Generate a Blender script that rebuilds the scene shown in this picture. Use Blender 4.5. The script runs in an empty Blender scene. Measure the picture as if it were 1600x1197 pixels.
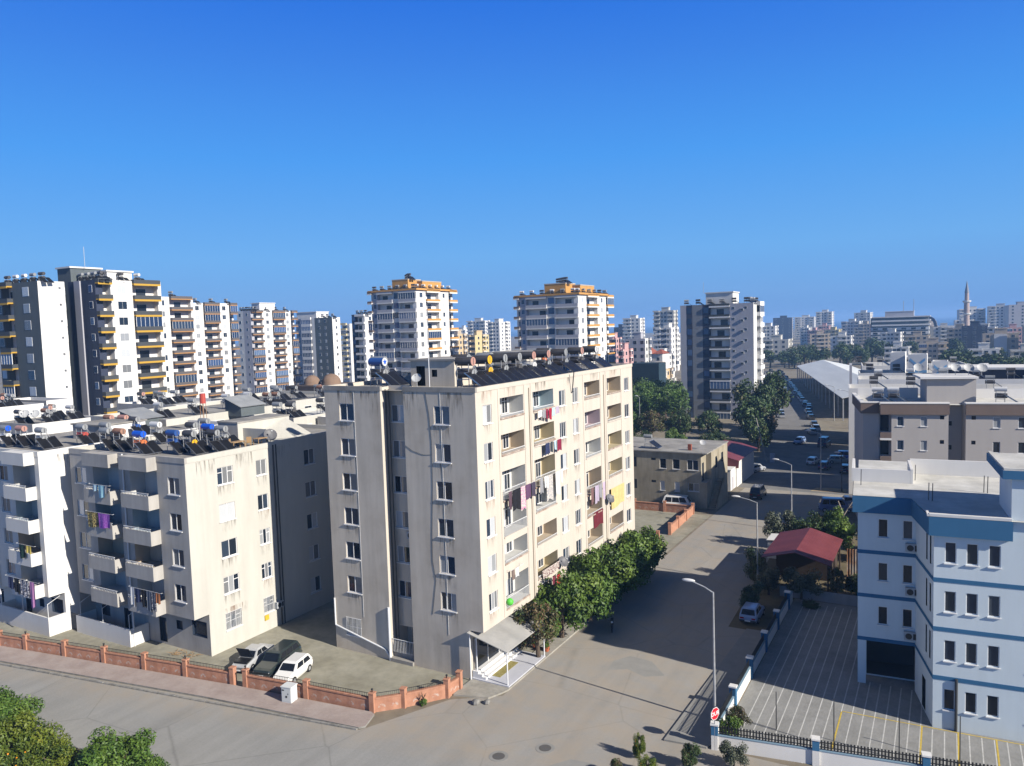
import bpy, bmesh, math, random
from mathutils import Vector, Matrix, noise as mnoise
random.seed(7)
rad = math.radians
S = bpy.context.scene
COL = S.collection

# ------------------------------------------------------------------ camera
F_PX, PITCH, ROLL, YAW, CAM_H = 1184.3, rad(4.118), rad(-1.8265), rad(29.887), 27.0
cam = bpy.data.cameras.new("camera")
cam.sensor_width = 36.0
cam.sensor_fit = 'HORIZONTAL'
cam.lens = 36.0 * F_PX / 1600.0
cam.clip_start = 0.5
cam.clip_end = 40000
co = bpy.data.objects.new("camera", cam)
COL.objects.link(co)
fw = Vector((0, math.cos(PITCH), -math.sin(PITCH)))
up = Vector((0, math.sin(PITCH), math.cos(PITCH)))
rx = Vector((1, 0, 0))
c_, s_ = math.cos(ROLL), math.sin(ROLL)
cx = c_ * rx + s_ * up
cu = -s_ * rx + c_ * up
Rz = Matrix.Rotation(YAW, 3, 'Z')
cx, cu, cf = Rz @ cx, Rz @ cu, Rz @ fw
M = Matrix((cx, cu, -cf)).transposed().to_4x4()
M.translation = (0, 0, CAM_H)
co.matrix_world = M
S.camera = co

# ------------------------------------------------------------------ sky, sun, exposure
SUN_EL, SUN_AZ = rad(29.0), rad(-7.6)          # azimuth measured from +X
w = bpy.data.worlds.new("World")
S.world = w
w.use_nodes = True
nt = w.node_tree
for n in list(nt.nodes):
    nt.nodes.remove(n)
wo = nt.nodes.new('ShaderNodeOutputWorld')
bg = nt.nodes.new('ShaderNodeBackground')
sky = nt.nodes.new('ShaderNodeTexSky')
sky.sky_type = 'NISHITA'
sky.sun_disc = False
sky.sun_elevation = SUN_EL
sky.sun_rotation = math.pi / 2 - SUN_AZ
sky.altitude = 0
sky.air_density = 1.0
sky.dust_density = 0.3
sky.ozone_density = 4.0
# sky blue by height, its unseen overhead stops dimmed and greyed to deepen shadows, blended with the physical sky
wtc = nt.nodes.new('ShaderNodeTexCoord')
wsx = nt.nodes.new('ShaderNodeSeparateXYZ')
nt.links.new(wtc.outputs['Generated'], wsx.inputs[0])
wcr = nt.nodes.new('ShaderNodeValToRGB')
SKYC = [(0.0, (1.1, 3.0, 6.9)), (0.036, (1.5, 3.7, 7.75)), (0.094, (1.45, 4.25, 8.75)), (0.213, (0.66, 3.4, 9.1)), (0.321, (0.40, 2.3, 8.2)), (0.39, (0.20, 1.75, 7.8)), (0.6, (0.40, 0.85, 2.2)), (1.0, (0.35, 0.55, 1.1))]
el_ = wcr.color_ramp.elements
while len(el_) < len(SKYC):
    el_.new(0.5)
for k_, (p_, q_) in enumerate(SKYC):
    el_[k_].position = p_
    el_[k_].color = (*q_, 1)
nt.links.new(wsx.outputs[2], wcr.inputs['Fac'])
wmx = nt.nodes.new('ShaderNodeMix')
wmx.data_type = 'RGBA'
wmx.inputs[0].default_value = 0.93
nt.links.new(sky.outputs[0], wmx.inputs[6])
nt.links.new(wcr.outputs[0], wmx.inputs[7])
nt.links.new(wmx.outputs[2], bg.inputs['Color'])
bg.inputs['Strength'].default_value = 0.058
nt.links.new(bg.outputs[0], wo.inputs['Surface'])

sl = bpy.data.lights.new("sun", 'SUN')
sl.energy = 5.0
sl.angle = rad(0.5)
sl.color = (1.0, 0.93, 0.82)
so = bpy.data.objects.new("sun", sl)
COL.objects.link(so)
sd = Vector((math.cos(SUN_EL) * math.cos(SUN_AZ), math.cos(SUN_EL) * math.sin(SUN_AZ), math.sin(SUN_EL)))
so.rotation_euler = sd.to_track_quat('Z', 'Y').to_euler()
so.location = (60, -10, 80)
vs = S.view_settings
vs.view_transform = 'Standard'
vs.look = 'None'
vs.exposure = 0.79
vs.gamma = 1.0
vs.use_curve_mapping = False

# ------------------------------------------------------------------ materials
MATS = {}
KC = 0.80        # common scale of the surface colours, set together with the exposure


def pm(name, col, rough=0.8, spec=0.3, metal=0.0, coat=0.0, emit=None):
    """plain principled material"""
    if name in MATS:
        return MATS[name]
    m = bpy.data.materials.new(name)
    m.use_nodes = True
    b = m.node_tree.nodes['Principled BSDF']
    b.inputs['Base Color'].default_value = (*[v * KC for v in col], 1)
    b.inputs['Roughness'].default_value = rough
    b.inputs['Specular IOR Level'].default_value = spec
    b.inputs['Metallic'].default_value = metal
    b.inputs['Coat Weight'].default_value = coat
    MATS[name] = m
    return m


def nm(name, stops, scale=1.0, rough=0.85, detail=6.0, sq=(1, 1, 1), dist=0.0, spec=0.25, bump=0.0, bscale=None, rnd=0.0, sec=None, coord='Object', metal=0.0):
    """noise driven colour ramp material; stops = [(pos, colour)...]; sec = (scale, squash, strength) second, darkening noise"""
    if name in MATS:
        return MATS[name]
    m = bpy.data.materials.new(name)
    m.use_nodes = True
    t = m.node_tree
    N, L = t.nodes, t.links
    b = N['Principled BSDF']
    b.inputs['Roughness'].default_value = rough
    b.inputs['Specular IOR Level'].default_value = spec
    b.inputs['Metallic'].default_value = metal
    tc = N.new('ShaderNodeTexCoord')
    mp = N.new('ShaderNodeMapping')
    mp.inputs['Scale'].default_value = sq
    L.new(tc.outputs[coord], mp.inputs['Vector'])
    nz = N.new('ShaderNodeTexNoise')
    nz.inputs['Scale'].default_value = scale
    nz.inputs['Detail'].default_value = detail
    nz.inputs['Roughness'].default_value = 0.6
    nz.inputs['Distortion'].default_value = dist
    L.new(mp.outputs[0], nz.inputs['Vector'])
    cr = N.new('ShaderNodeValToRGB')
    e = cr.color_ramp.elements
    while len(e) < len(stops):
        e.new(0.5)
    for k, (p, c) in enumerate(stops):
        e[k].position = p
        e[k].color = (*[v * KC for v in c], 1)
    L.new(nz.outputs['Fac'], cr.inputs['Fac'])
    out = cr.outputs['Color']
    if sec:
        mp2 = N.new('ShaderNodeMapping')
        mp2.inputs['Scale'].default_value = sec[1]
        L.new(tc.outputs[coord], mp2.inputs['Vector'])
        n2 = N.new('ShaderNodeTexNoise')
        n2.inputs['Scale'].default_value = sec[0]
        n2.inputs['Detail'].default_value = 5
        n2.inputs['Roughness'].default_value = 0.65
        L.new(mp2.outputs[0], n2.inputs['Vector'])
        r2 = N.new('ShaderNodeMapRange')
        r2.inputs['From Min'].default_value = 0.38
        r2.inputs['From Max'].default_value = 0.68
        r2.inputs['To Min'].default_value = 1.0
        r2.inputs['To Max'].default_value = 1.0 - sec[2]
        L.new(n2.outputs['Fac'], r2.inputs['Value'])
        mx = N.new('ShaderNodeMix')
        mx.data_type = 'RGBA'
        mx.blend_type = 'MULTIPLY'
        mx.inputs['Factor'].default_value = 1
        L.new(out, mx.inputs[6])
        L.new(r2.outputs[0], mx.inputs[7])
        out = mx.outputs[2]
    if rnd:
        oi = N.new('ShaderNodeObjectInfo')
        r3 = N.new('ShaderNodeMapRange')
        r3.inputs['To Min'].default_value = 1 - rnd
        r3.inputs['To Max'].default_value = 1 + rnd
        L.new(oi.outputs['Random'], r3.inputs['Value'])
        mx = N.new('ShaderNodeMix')
        mx.data_type = 'RGBA'
        mx.blend_type = 'MULTIPLY'
        mx.inputs['Factor'].default_value = 1
        L.new(out, mx.inputs[6])
        L.new(r3.outputs[0], mx.inputs[7])
        out = mx.outputs[2]
    L.new(out, b.inputs['Base Color'])
    if bump:
        nb = N.new('ShaderNodeTexNoise')
        nb.inputs['Scale'].default_value = bscale or scale * 6
        nb.inputs['Detail'].default_value = 4
        L.new(tc.outputs[coord], nb.inputs['Vector'])
        bp = N.new('ShaderNodeBump')
        bp.inputs['Strength'].default_value = bump
        bp.inputs['Distance'].default_value = 0.02
        L.new(nb.outputs['Fac'], bp.inputs['Height'])
        L.new(bp.outputs[0], b.inputs['Normal'])
    MATS[name] = m
    return m


def sc(c, k):
    return tuple(min(1, x * k) for x in c)


def plaster(name, c, var=0.06, streak=0.12):
    return nm(name, [(0.3, sc(c, 1 - var)), (0.5, c), (0.72, sc(c, 1 + var * 0.6))], scale=0.35, detail=7, rough=0.92, spec=0.15,
              sec=(1.2, (1, 1, 0.12), streak), bump=0.15, bscale=30)


def glass(name, lo, hi):
    m = bpy.data.materials.new(name)
    m.use_nodes = True
    t = m.node_tree
    b = t.nodes['Principled BSDF']
    b.inputs['Roughness'].default_value = 0.06
    b.inputs['Specular IOR Level'].default_value = 0.32 if 'dark' in name else 0.6
    oi = t.nodes.new('ShaderNodeObjectInfo')
    cr = t.nodes.new('ShaderNodeValToRGB')
    cr.color_ramp.interpolation = 'CONSTANT'
    e = cr.color_ramp.elements
    cols = [(0, lo), (0.3, sc(lo, 2.2)), (0.5, sc(hi, 0.35)), (0.68, sc(hi, 0.6)), (0.85, hi)]
    while len(e) < len(cols):
        e.new(0.5)
    for k, (p, c) in enumerate(cols):
        e[k].position = p
        e[k].color = (*c, 1)
    t.links.new(oi.outputs['Random'], cr.inputs['Fac'])
    t.links.new(cr.outputs[0], b.inputs['Base Color'])
    MATS[name] = m
    return m


GLASS = glass('window_glass', (0.012, 0.018, 0.028), (0.42, 0.44, 0.46))
GLASS_DK = glass('dark_glass', (0.010, 0.014, 0.022), (0.05, 0.06, 0.075))
GLASS_BL = glass('blue_glass', (0.015, 0.03, 0.07), (0.07, 0.12, 0.22))
CREAM = plaster('cream_plaster', (0.60, 0.545, 0.47), 0.04, 0.10)
GREYB = nm('weathered_plaster', [(0.28, (0.55, 0.475, 0.38)), (0.5, (0.66, 0.59, 0.49)), (0.75, (0.72, 0.655, 0.56))], scale=0.28, detail=9, rough=0.95, spec=0.1, sec=(1.1, (1, 1, 0.1), 0.17), bump=0.2, bscale=25)
CREAM2 = plaster('pale_cream_plaster', (0.555, 0.54, 0.49), 0.04, 0.10)
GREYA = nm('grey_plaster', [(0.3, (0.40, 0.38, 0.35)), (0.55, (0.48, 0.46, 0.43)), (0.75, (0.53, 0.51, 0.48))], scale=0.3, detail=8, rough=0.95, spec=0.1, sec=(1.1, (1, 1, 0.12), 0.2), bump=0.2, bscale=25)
WHITE = plaster('white_plaster', (0.70, 0.69, 0.66), 0.04, 0.07)
WHITEB = plaster('bright_white_plaster', (0.74, 0.73, 0.71), 0.03, 0.05)
DKGREY = plaster('dark_grey_plaster', (0.12, 0.14, 0.148), 0.08, 0.1)
NAVY = plaster('navy_plaster', (0.05, 0.06, 0.095), 0.08, 0.1)
LAV = plaster('pale_grey_plaster', (0.42, 0.42, 0.46), 0.05, 0.05)
ORANGE = plaster('ochre_plaster', (0.56, 0.30, 0.09), 0.06, 0.08)
YEL = pm('yellow_trim', (0.50, 0.30, 0.035), 0.7)
OCH = pm('ochre_trim', (0.42, 0.22, 0.08), 0.7)
DKTRIM = pm('charcoal_trim', (0.06, 0.065, 0.07), 0.7)
TANW = plaster('tan_plaster', (0.50, 0.42, 0.33), 0.05, 0.1)
PEACH = plaster('peach_plaster', (0.60, 0.46, 0.27), 0.05, 0.1)
PINK = plaster('pink_plaster', (0.56, 0.34, 0.33), 0.05, 0.1)
YELW = plaster('yellow_plaster', (0.62, 0.52, 0.27), 0.05, 0.1)
BEIGE = plaster('beige_plaster', (0.46, 0.432, 0.41), 0.03, 0.06)
TAUPE = plaster('taupe_band', (0.19, 0.145, 0.125), 0.05, 0.08)
LBLUE = plaster('light_blue_plaster', (0.66, 0.745, 0.79), 0.03, 0.06)
MBLUE = plaster('mid_blue_band', (0.05, 0.16, 0.30), 0.05, 0.06)
STONE = plaster('brown_stone', (0.11, 0.085, 0.075), 0.12, 0.15)
MIDB = nm('old_beige_plaster', [(0.3, (0.31, 0.27, 0.20)), (0.5, (0.40, 0.355, 0.265)), (0.72, (0.46, 0.41, 0.32))], scale=0.4, detail=8, rough=0.95, spec=0.1, sec=(1.0, (1, 1, 0.15), 0.25))
ROOFC = nm('roof_concrete', [(0.3, (0.26, 0.25, 0.23)), (0.55, (0.36, 0.345, 0.32)), (0.75, (0.45, 0.43, 0.40))], scale=0.5, detail=8, rough=0.95, sec=(0.4, (1, 1, 1), 0.25))
ROOFW = nm('roof_membrane', [(0.3, (0.55, 0.54, 0.50)), (0.6, (0.68, 0.67, 0.63)), (0.75, (0.72, 0.71, 0.68))], scale=0.6, detail=7, rough=0.85, sec=(0.5, (1, 1, 1), 0.22))
WHITEP = pm('white_pvc', (0.78, 0.78, 0.78), 0.45, 0.4)
WMET = pm('white_metal', (0.72, 0.73, 0.74), 0.45, 0.5)
BLACK = pm('black_metal', (0.015, 0.016, 0.018), 0.45, 0.5)
DKMET = pm('dark_steel', (0.07, 0.072, 0.075), 0.5, 0.5, 0.4)
GALV = nm('galvanised_steel', [(0.35, (0.36, 0.37, 0.38)), (0.65, (0.50, 0.51, 0.52))], scale=3, rough=0.45, spec=0.5, metal=0.3)
SHEET = nm('grey_roof_sheet', [(0.35, (0.27, 0.28, 0.28)), (0.65, (0.34, 0.35, 0.35))], scale=0.8, rough=0.5, spec=0.5)
PANEL = pm('collector_glass', (0.012, 0.012, 0.013), 0.4, 0.25)
TANKD = nm('tank_dark', [(0.35, (0.045, 0.043, 0.045)), (0.7, (0.10, 0.095, 0.095))], scale=2, rough=0.5, spec=0.4)
TANKS = {
    'dark': TANKD,
    'grey': nm('tank_grey', [(0.35, (0.20, 0.215, 0.225)), (0.7, (0.33, 0.34, 0.35))], scale=2, rough=0.45, spec=0.5),
    'blue': pm('tank_blue', (0.03, 0.09, 0.30), 0.4, 0.5),
    'bright blue': pm('tank_bright_blue', (0.01, 0.10, 0.62), 0.4, 0.5),
    'rust': nm('tank_rust', [(0.35, (0.22, 0.10, 0.06)), (0.7, (0.38, 0.22, 0.16))], scale=2, rough=0.8),
    'white': pm('tank_white', (0.66, 0.66, 0.65), 0.4, 0.5),
    'red': pm('tank_red', (0.45, 0.07, 0.05), 0.45, 0.5),
    'orange': pm('tank_orange', (0.62, 0.17, 0.05), 0.45, 0.5),
    'yellow': pm('tank_yellow', (0.75, 0.42, 0.01), 0.45, 0.5),
    'salmon': pm('tank_salmon', (0.46, 0.25, 0.20), 0.5, 0.5),
}
TERRA = nm('terracotta_paint', [(0.3, (0.42, 0.20, 0.125)), (0.6, (0.53, 0.27, 0.175)), (0.8, (0.58, 0.34, 0.24))], scale=2.0, detail=6, rough=0.9, sec=(1.5, (1, 1, 0.3), 0.2))
WORN = nm('worn_relief', [(0.4, (0.42, 0.20, 0.13)), (0.6, (0.52, 0.42, 0.36))], scale=5, rough=0.95)
REDROOF = nm('red_roof_sheet', [(0.35, (0.15, 0.032, 0.036)), (0.65, (0.20, 0.048, 0.052))], scale=0.7, rough=0.55, spec=0.4)
TILE = nm('roof_tile', [(0.35, (0.22, 0.06, 0.035)), (0.65, (0.34, 0.11, 0.07))], scale=1.5, rough=0.85)
BARK = nm('bark', [(0.35, (0.05, 0.035, 0.025)), (0.65, (0.12, 0.09, 0.065))], scale=6, rough=0.95, sq=(1, 1, 0.2))
RUST = nm('rusty_sheet', [(0.35, (0.20, 0.085, 0.035)), (0.5, (0.36, 0.20, 0.11)), (0.65, (0.50, 0.46, 0.40))], scale=1.2, detail=8, rough=0.85, sq=(1, 1, 0.4))
RUBBER = pm('rubber', (0.012, 0.012, 0.013), 0.8, 0.3)
CARGLASS = pm('car_glass', (0.012, 0.015, 0.02), 0.05, 0.6)
CHROME = pm('bright_metal', (0.55, 0.56, 0.58), 0.25, 0.5, 0.9)
LIGHTG = pm('headlight_lens', (0.70, 0.72, 0.74), 0.15, 0.6)
TAIL = pm('tail_lens', (0.35, 0.01, 0.01), 0.2, 0.5)


def paint(name, c):
    return pm(name, c, 0.28, 0.5, 0.0, 0.6)


# ------------------------------------------------------------------ mesh builder
class MB:
    def __init__(s):
        s.v, s.f, s.m = [], [], []

    def face(s, pts, m=0):
        i = len(s.v)
        s.v.extend([tuple(p) for p in pts])
        s.f.append(tuple(range(i, i + len(pts))))
        s.m.append(m)

    def box(s, x0, x1, y0, y1, z0, z1, m=0, top=None, skip=''):
        p = [(x0, y0, z0), (x1, y0, z0), (x1, y1, z0), (x0, y1, z0), (x0, y0, z1), (x1, y0, z1), (x1, y1, z1), (x0, y1, z1)]
        i = len(s.v)
        s.v.extend(p)
        for k, q in (('b', (3, 2, 1, 0)), ('t', (4, 5, 6, 7)), ('f', (0, 1, 5, 4)), ('r', (1, 2, 6, 5)), ('k', (2, 3, 7, 6)), ('l', (3, 0, 4, 7))):
            if k in skip:
                continue
            s.f.append(tuple(i + a for a in q))
            s.m.append(top if (k == 't' and top is not None) else m)

    def prism(s, poly, z0, z1, m=0, top=None):
        """poly counter-clockwise seen from above"""
        n = len(poly)
        i = len(s.v)
        s.v.extend([(x, y, z0) for x, y in poly] + [(x, y, z1) for x, y in poly])
        for k in range(n):
            j = (k + 1) % n
            s.f.append((i + k, i + j, i + n + j, i + n + k))
            s.m.append(m)
        s.f.append(tuple(i + n + k for k in range(n)))
        s.m.append(m if top is None else top)
        s.f.append(tuple(i + n - 1 - k for k in range(n)))
        s.m.append(m)

    def cyl(s, a, b, r0, r1=None, n=10, m=0, cap=None):
        a, b = Vector(a), Vector(b)
        r1 = r0 if r1 is None else r1
        d = (b - a).normalized()
        t = Vector((0, 0, 1)) if abs(d.z) < 0.9 else Vector((1, 0, 0))
        u = d.cross(t).normalized()
        v = d.cross(u)
        i = len(s.v)
        for k in range(n):
            g = 2 * math.pi * k / n
            o = u * math.cos(g) + v * math.sin(g)
            s.v.append(tuple(a + o * r0))
            s.v.append(tuple(b + o * r1))
        for k in range(n):
            j = (k + 1) % n
            s.f.append((i + 2 * k, i + 2 * k + 1, i + 2 * j + 1, i + 2 * j))
            s.m.append(m)
        cm = m if cap is None else cap
        if r0 > 1e-4:
            s.f.append(tuple(i + 2 * k for k in range(n)))
            s.m.append(cm)
        if r1 > 1e-4:
            s.f.append(tuple(i + 2 * k + 1 for k in reversed(range(n))))
            s.m.append(cm)

    def tube(s, pts, r, n=6, m=0):
        for a, b in zip(pts, pts[1:]):
            s.cyl(a, b, r, n=n, m=m)

    def sph(s, c, r, nu=10, nv=6, m=0, z0=-1.0, sz=1.0):
        """sphere (or the cap above z0*r)"""
        i = len(s.v)
        rows = []
        a0 = math.asin(max(-1, z0))
        for b in range(nv + 1):
            ph = a0 + (math.pi / 2 - a0) * b / nv
            row = []
            for a in range(nu):
                th = 2 * math.pi * a / nu
                row.append(len(s.v))
                s.v.append((c[0] + r * math.cos(ph) * math.cos(th), c[1] + r * math.cos(ph) * math.sin(th), c[2] + r * sz * math.sin(ph)))
            rows.append(row)
        for b in range(nv):
            for a in range(nu):
                j = (a + 1) % nu
                s.f.append((rows[b][a], rows[b][j], rows[b + 1][j], rows[b + 1][a]))
                s.m.append(m)

    def mesh(s, name, mats, smooth=False):
        me = bpy.data.meshes.new(name)
        me.from_pydata(s.v, [], s.f)
        for m in (mats if isinstance(mats, (list, tuple)) else [mats]):
            me.materials.append(m)
        me.polygons.foreach_set('material_index', s.m)
        if smooth:
            me.polygons.foreach_set('use_smooth', [True] * len(s.f))
        me.update()
        return me


def tag(o, label=None, cat=None, group=None, kind=None):
    for k, v in (('label', label), ('category', cat), ('group', group), ('kind', kind)):
        if v:
            o[k] = v
    return o


def obj(name, me, parent=None, loc=(0, 0, 0), rz=0.0, label=None, cat=None, group=None, kind=None, mats=None, smooth=False):
    if isinstance(me, MB):
        me = me.mesh(name, mats, smooth)
    o = bpy.data.objects.new(name, me)
    COL.objects.link(o)
    o.location = loc
    o.rotation_euler = (0, 0, rz)
    if parent:
        o.parent = parent
    return tag(o, label, cat, group, kind)


def empty(name, loc, rz, label, cat, group=None):
    o = bpy.data.objects.new(name, None)
    COL.objects.link(o)
    o.empty_display_size = 0.3
    o.location = loc
    o.rotation_euler = (0, 0, rz)
    return tag(o, label, cat, group)


def copy_tree(o, parent=None):
    c = o.copy()
    COL.objects.link(c)
    c.parent = parent
    for ch in o.children:
        copy_tree(ch, c)
    return c


MESH = {}


def cached(key, fn):
    if key not in MESH:
        MESH[key] = fn()
    return MESH[key]


# ------------------------------------------------------------------ wall with real openings
def wall(mb, p0, ang, width, z0, z1, ops, m=0):
    """ops: (u0,u1,za,zb,depth,back?,mat).  Outward normal is to the right of direction ang."""
    ux, uy = math.cos(ang), math.sin(ang)
    ix, iy = -uy, ux                       # inward

    def P(u, z, d=0.0):
        return (p0[0] + ux * u + ix * d, p0[1] + uy * u + iy * d, z)
    us = sorted({0.0, width, *[o[0] for o in ops], *[o[1] for o in ops]})
    zs = sorted({z0, z1, *[o[2] for o in ops], *[o[3] for o in ops]})
    for a, b in zip(us, us[1:]):
        run = None
        for c, d in zip(zs, zs[1:]):
            um, zm = (a + b) / 2, (c + d) / 2
            hole = any(o[0] < um < o[1] and o[2] < zm < o[3] for o in ops)
            if not hole:
                run = (run[0], d) if run else (c, d)
            if hole and run:
                mb.face([P(a, run[0]), P(b, run[0]), P(b, run[1]), P(a, run[1])], m)
                run = None
        if run:
            mb.face([P(a, run[0]), P(b, run[0]), P(b, run[1]), P(a, run[1])], m)
    for (a, b, c, d, dep, back, mm) in ops:
        mb.face([P(a, c), P(b, c), P(b, c, dep), P(a, c, dep)], mm)
        mb.face([P(a, d, dep), P(b, d, dep), P(b, d), P(a, d)], mm)
        mb.face([P(a, c), P(a, c, dep), P(a, d, dep), P(a, d)], mm)
        mb.face([P(b, c, dep), P(b, c), P(b, d), P(b, d, dep)], mm)
        if back:
            mb.face([P(a, c, dep), P(b, c, dep), P(b, d, dep), P(a, d, dep)], mm)


def win_frame(w_, h, n, style):
    mb = MB()
    t, y0, y1 = 0.055, 0.07, 0.13
    mb.box(-w_ / 2, w_ / 2, y0, y1, 0, t)
    mb.box(-w_ / 2, w_ / 2, y0, y1, h - t, h)
    for k in range(n + 1):
        x = -w_ / 2 + (w_ - t) * k / n
        mb.box(x, x + t, y0 - 0.004, y1 + 0.004, t, h - t)
    if style == 'transom':
        for k in range(n):
            if k != n // 2 or n == 2:
                x = -w_ / 2 + (w_ - t) * k / n + t
                mb.box(x, x + (w_ - t) / n - t, y0, y1, h * 0.68, h * 0.68 + t)
    return mb.mesh('window', WHITEP)


def win_pane(w_, h, g):
    mb = MB()
    mb.box(-w_ / 2, w_ / 2, 0, 0.02, 0, h)
    return mb.mesh('pane', g)


def sill_mesh(w_):
    mb = MB()
    mb.box(-w_ / 2 - 0.06, w_ / 2 + 0.06, -0.09, 0.07, -0.07, -0.002)
    return mb.mesh('sill', WHITEP)


def grille_mesh(w_, h):
    mb = MB()
    n = int(w_ / 0.13)
    for k in range(n + 1):
        x = -w_ / 2 + w_ * k / n
        mb.box(x - 0.012, x + 0.012, -0.07, -0.045, -0.05, h + 0.05)
    for z in (-0.02, h * 0.5, h):
        mb.box(-w_ / 2 - 0.03, w_ / 2 + 0.03, -0.044, -0.02, z, z + 0.03)
    return mb.mesh('grille', WMET)


def window(parent, p0, ang, u, z, w_, h, n=2, style='', g=None, sill=True, grille=False, name='window', open_sash=False):
    ux, uy = math.cos(ang), math.sin(ang)
    g = g or GLASS
    k = (round(w_, 2), round(h, 2), n, style)
    fr = obj(name, cached(('wf',) + k, lambda: win_frame(w_, h, n, style)), parent, (p0[0] + ux * u, p0[1] + uy * u, z), ang)
    pw = (w_ - 0.055) / n
    pm_ = cached(('wp', round(pw, 3), round(h, 2), g.name), lambda: win_pane(pw - 0.05, h - 0.1, g))
    for a in range(n):
        obj('pane', pm_, fr, (-w_ / 2 + 0.0275 + pw * (a + 0.5), 0.10, 0.05))
    if sill:
        obj('sill', cached(('ws', round(w_, 2)), lambda: sill_mesh(w_)), fr)
    if grille:
        obj('grille', cached(('wg', round(w_, 2), round(h, 2)), lambda: grille_mesh(w_, h)), fr)
    return fr


def stain_mat(name, c):
    m = bpy.data.materials.new(name)
    m.use_nodes = True
    t = m.node_tree
    N, L = t.nodes, t.links
    b = N['Principled BSDF']
    b.inputs['Base Color'].default_value = (*c, 1)
    b.inputs['Roughness'].default_value = 0.95
    b.inputs['Specular IOR Level'].default_value = 0.05
    tc = N.new('ShaderNodeTexCoord')
    oi = N.new('ShaderNodeObjectInfo')
    ad = N.new('ShaderNodeVectorMath')
    mp = N.new('ShaderNodeMapping')
    mp.inputs['Scale'].default_value = (7, 7, 0.7)
    L.new(tc.outputs['Object'], ad.inputs[0])
    L.new(oi.outputs['Location'], ad.inputs[1])
    L.new(ad.outputs[0], mp.inputs['Vector'])
    nz = N.new('ShaderNodeTexNoise')
    nz.inputs['Scale'].default_value = 1.0
    nz.inputs['Detail'].default_value = 5
    L.new(mp.outputs[0], nz.inputs['Vector'])
    r = N.new('ShaderNodeMapRange')
    r.inputs['From Min'].default_value = 0.45
    r.inputs['From Max'].default_value = 0.75
    r.inputs['To Max'].default_value = 0.75
    L.new(nz.outputs['Fac'], r.inputs['Value'])
    sx = N.new('ShaderNodeSeparateXYZ')
    L.new(tc.outputs['Generated'], sx.inputs[0])
    mu = N.new('ShaderNodeMath')
    mu.operation = 'MULTIPLY'
    L.new(r.outputs[0], mu.inputs[0])
    L.new(sx.outputs[2], mu.inputs[1])
    L.new(mu.outputs[0], b.inputs['Alpha'])
    return m


STAIN = stain_mat('sill_stain', (0.12, 0.10, 0.08))
RSTAIN = stain_mat('rust_stain', (0.20, 0.09, 0.04))


def stain(parent, x, y, z_, ang, w_, h, m=None):
    """dirt that has run down the wall below a sill or ledge"""
    m = m or STAIN

    def f():
        mb = MB()
        mb.face([(-w_ / 2, -0.004, -h), (w_ / 2, -0.004, -h), (w_ / 2, -0.004, 0), (-w_ / 2, -0.004, 0)])
        return mb.mesh('stain', m)
    obj('stain', cached(('stain', round(w_, 1), round(h, 1), m.name), f), parent, (x, y, z_), ang)


def rail_mesh(w_, h, style):
    mb = MB()
    mb.box(-w_ / 2, w_ / 2, -0.03, 0.03, h - 0.04, h)
    if style == 'scroll':
        n = max(2, int(w_ / 0.4))
        for k in range(n):
            x0 = -w_ / 2 + w_ * k / n
            d = w_ / n
            mb.tube([(x0 + d * 0.05, 0, 0.0), (x0 + d * 0.3, 0, h * 0.75), (x0 + d * 0.5, 0, h * 0.3), (x0 + d * 0.7, 0, h * 0.75), (x0 + d * 0.95, 0, 0)], 0.018, 4)
    else:
        n = max(2, int(w_ / 0.16))
        for k in range(n + 1):
            x = -w_ / 2 + 0.02 + (w_ - 0.04) * k / n
            mb.box(x - 0.012, x + 0.012, -0.012, 0.012, 0, h - 0.04)
    return mb


# ------------------------------------------------------------------ ground and roads
def flat(name, poly, z, m, **kw):
    mb = MB()
    mb.face([(x, y, z) for x, y in poly])
    return obj(name, mb, mats=[m], kind='structure', **kw)


GROUND = nm('town_ground', [(0.32, (0.20, 0.165, 0.12)), (0.5, (0.27, 0.235, 0.18)), (0.7, (0.30, 0.28, 0.22))], scale=0.05, detail=10, rough=0.97, sec=(0.6, (1, 1, 1), 0.3))
flat('ground', [(-2600, -60), (1800, -60), (1800, 2200), (-2600, 2200)], 0.0, GROUND)
SEAM = nm('sea_water', [(0.3, (0.010, 0.045, 0.11)), (0.7, (0.016, 0.06, 0.14))], scale=0.01, rough=0.35, spec=0.4)
flat('sea', [(-9000, 2100), (9000, 2100), (9000, 11000), (-9000, 11000)], -3.0, SEAM)


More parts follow.
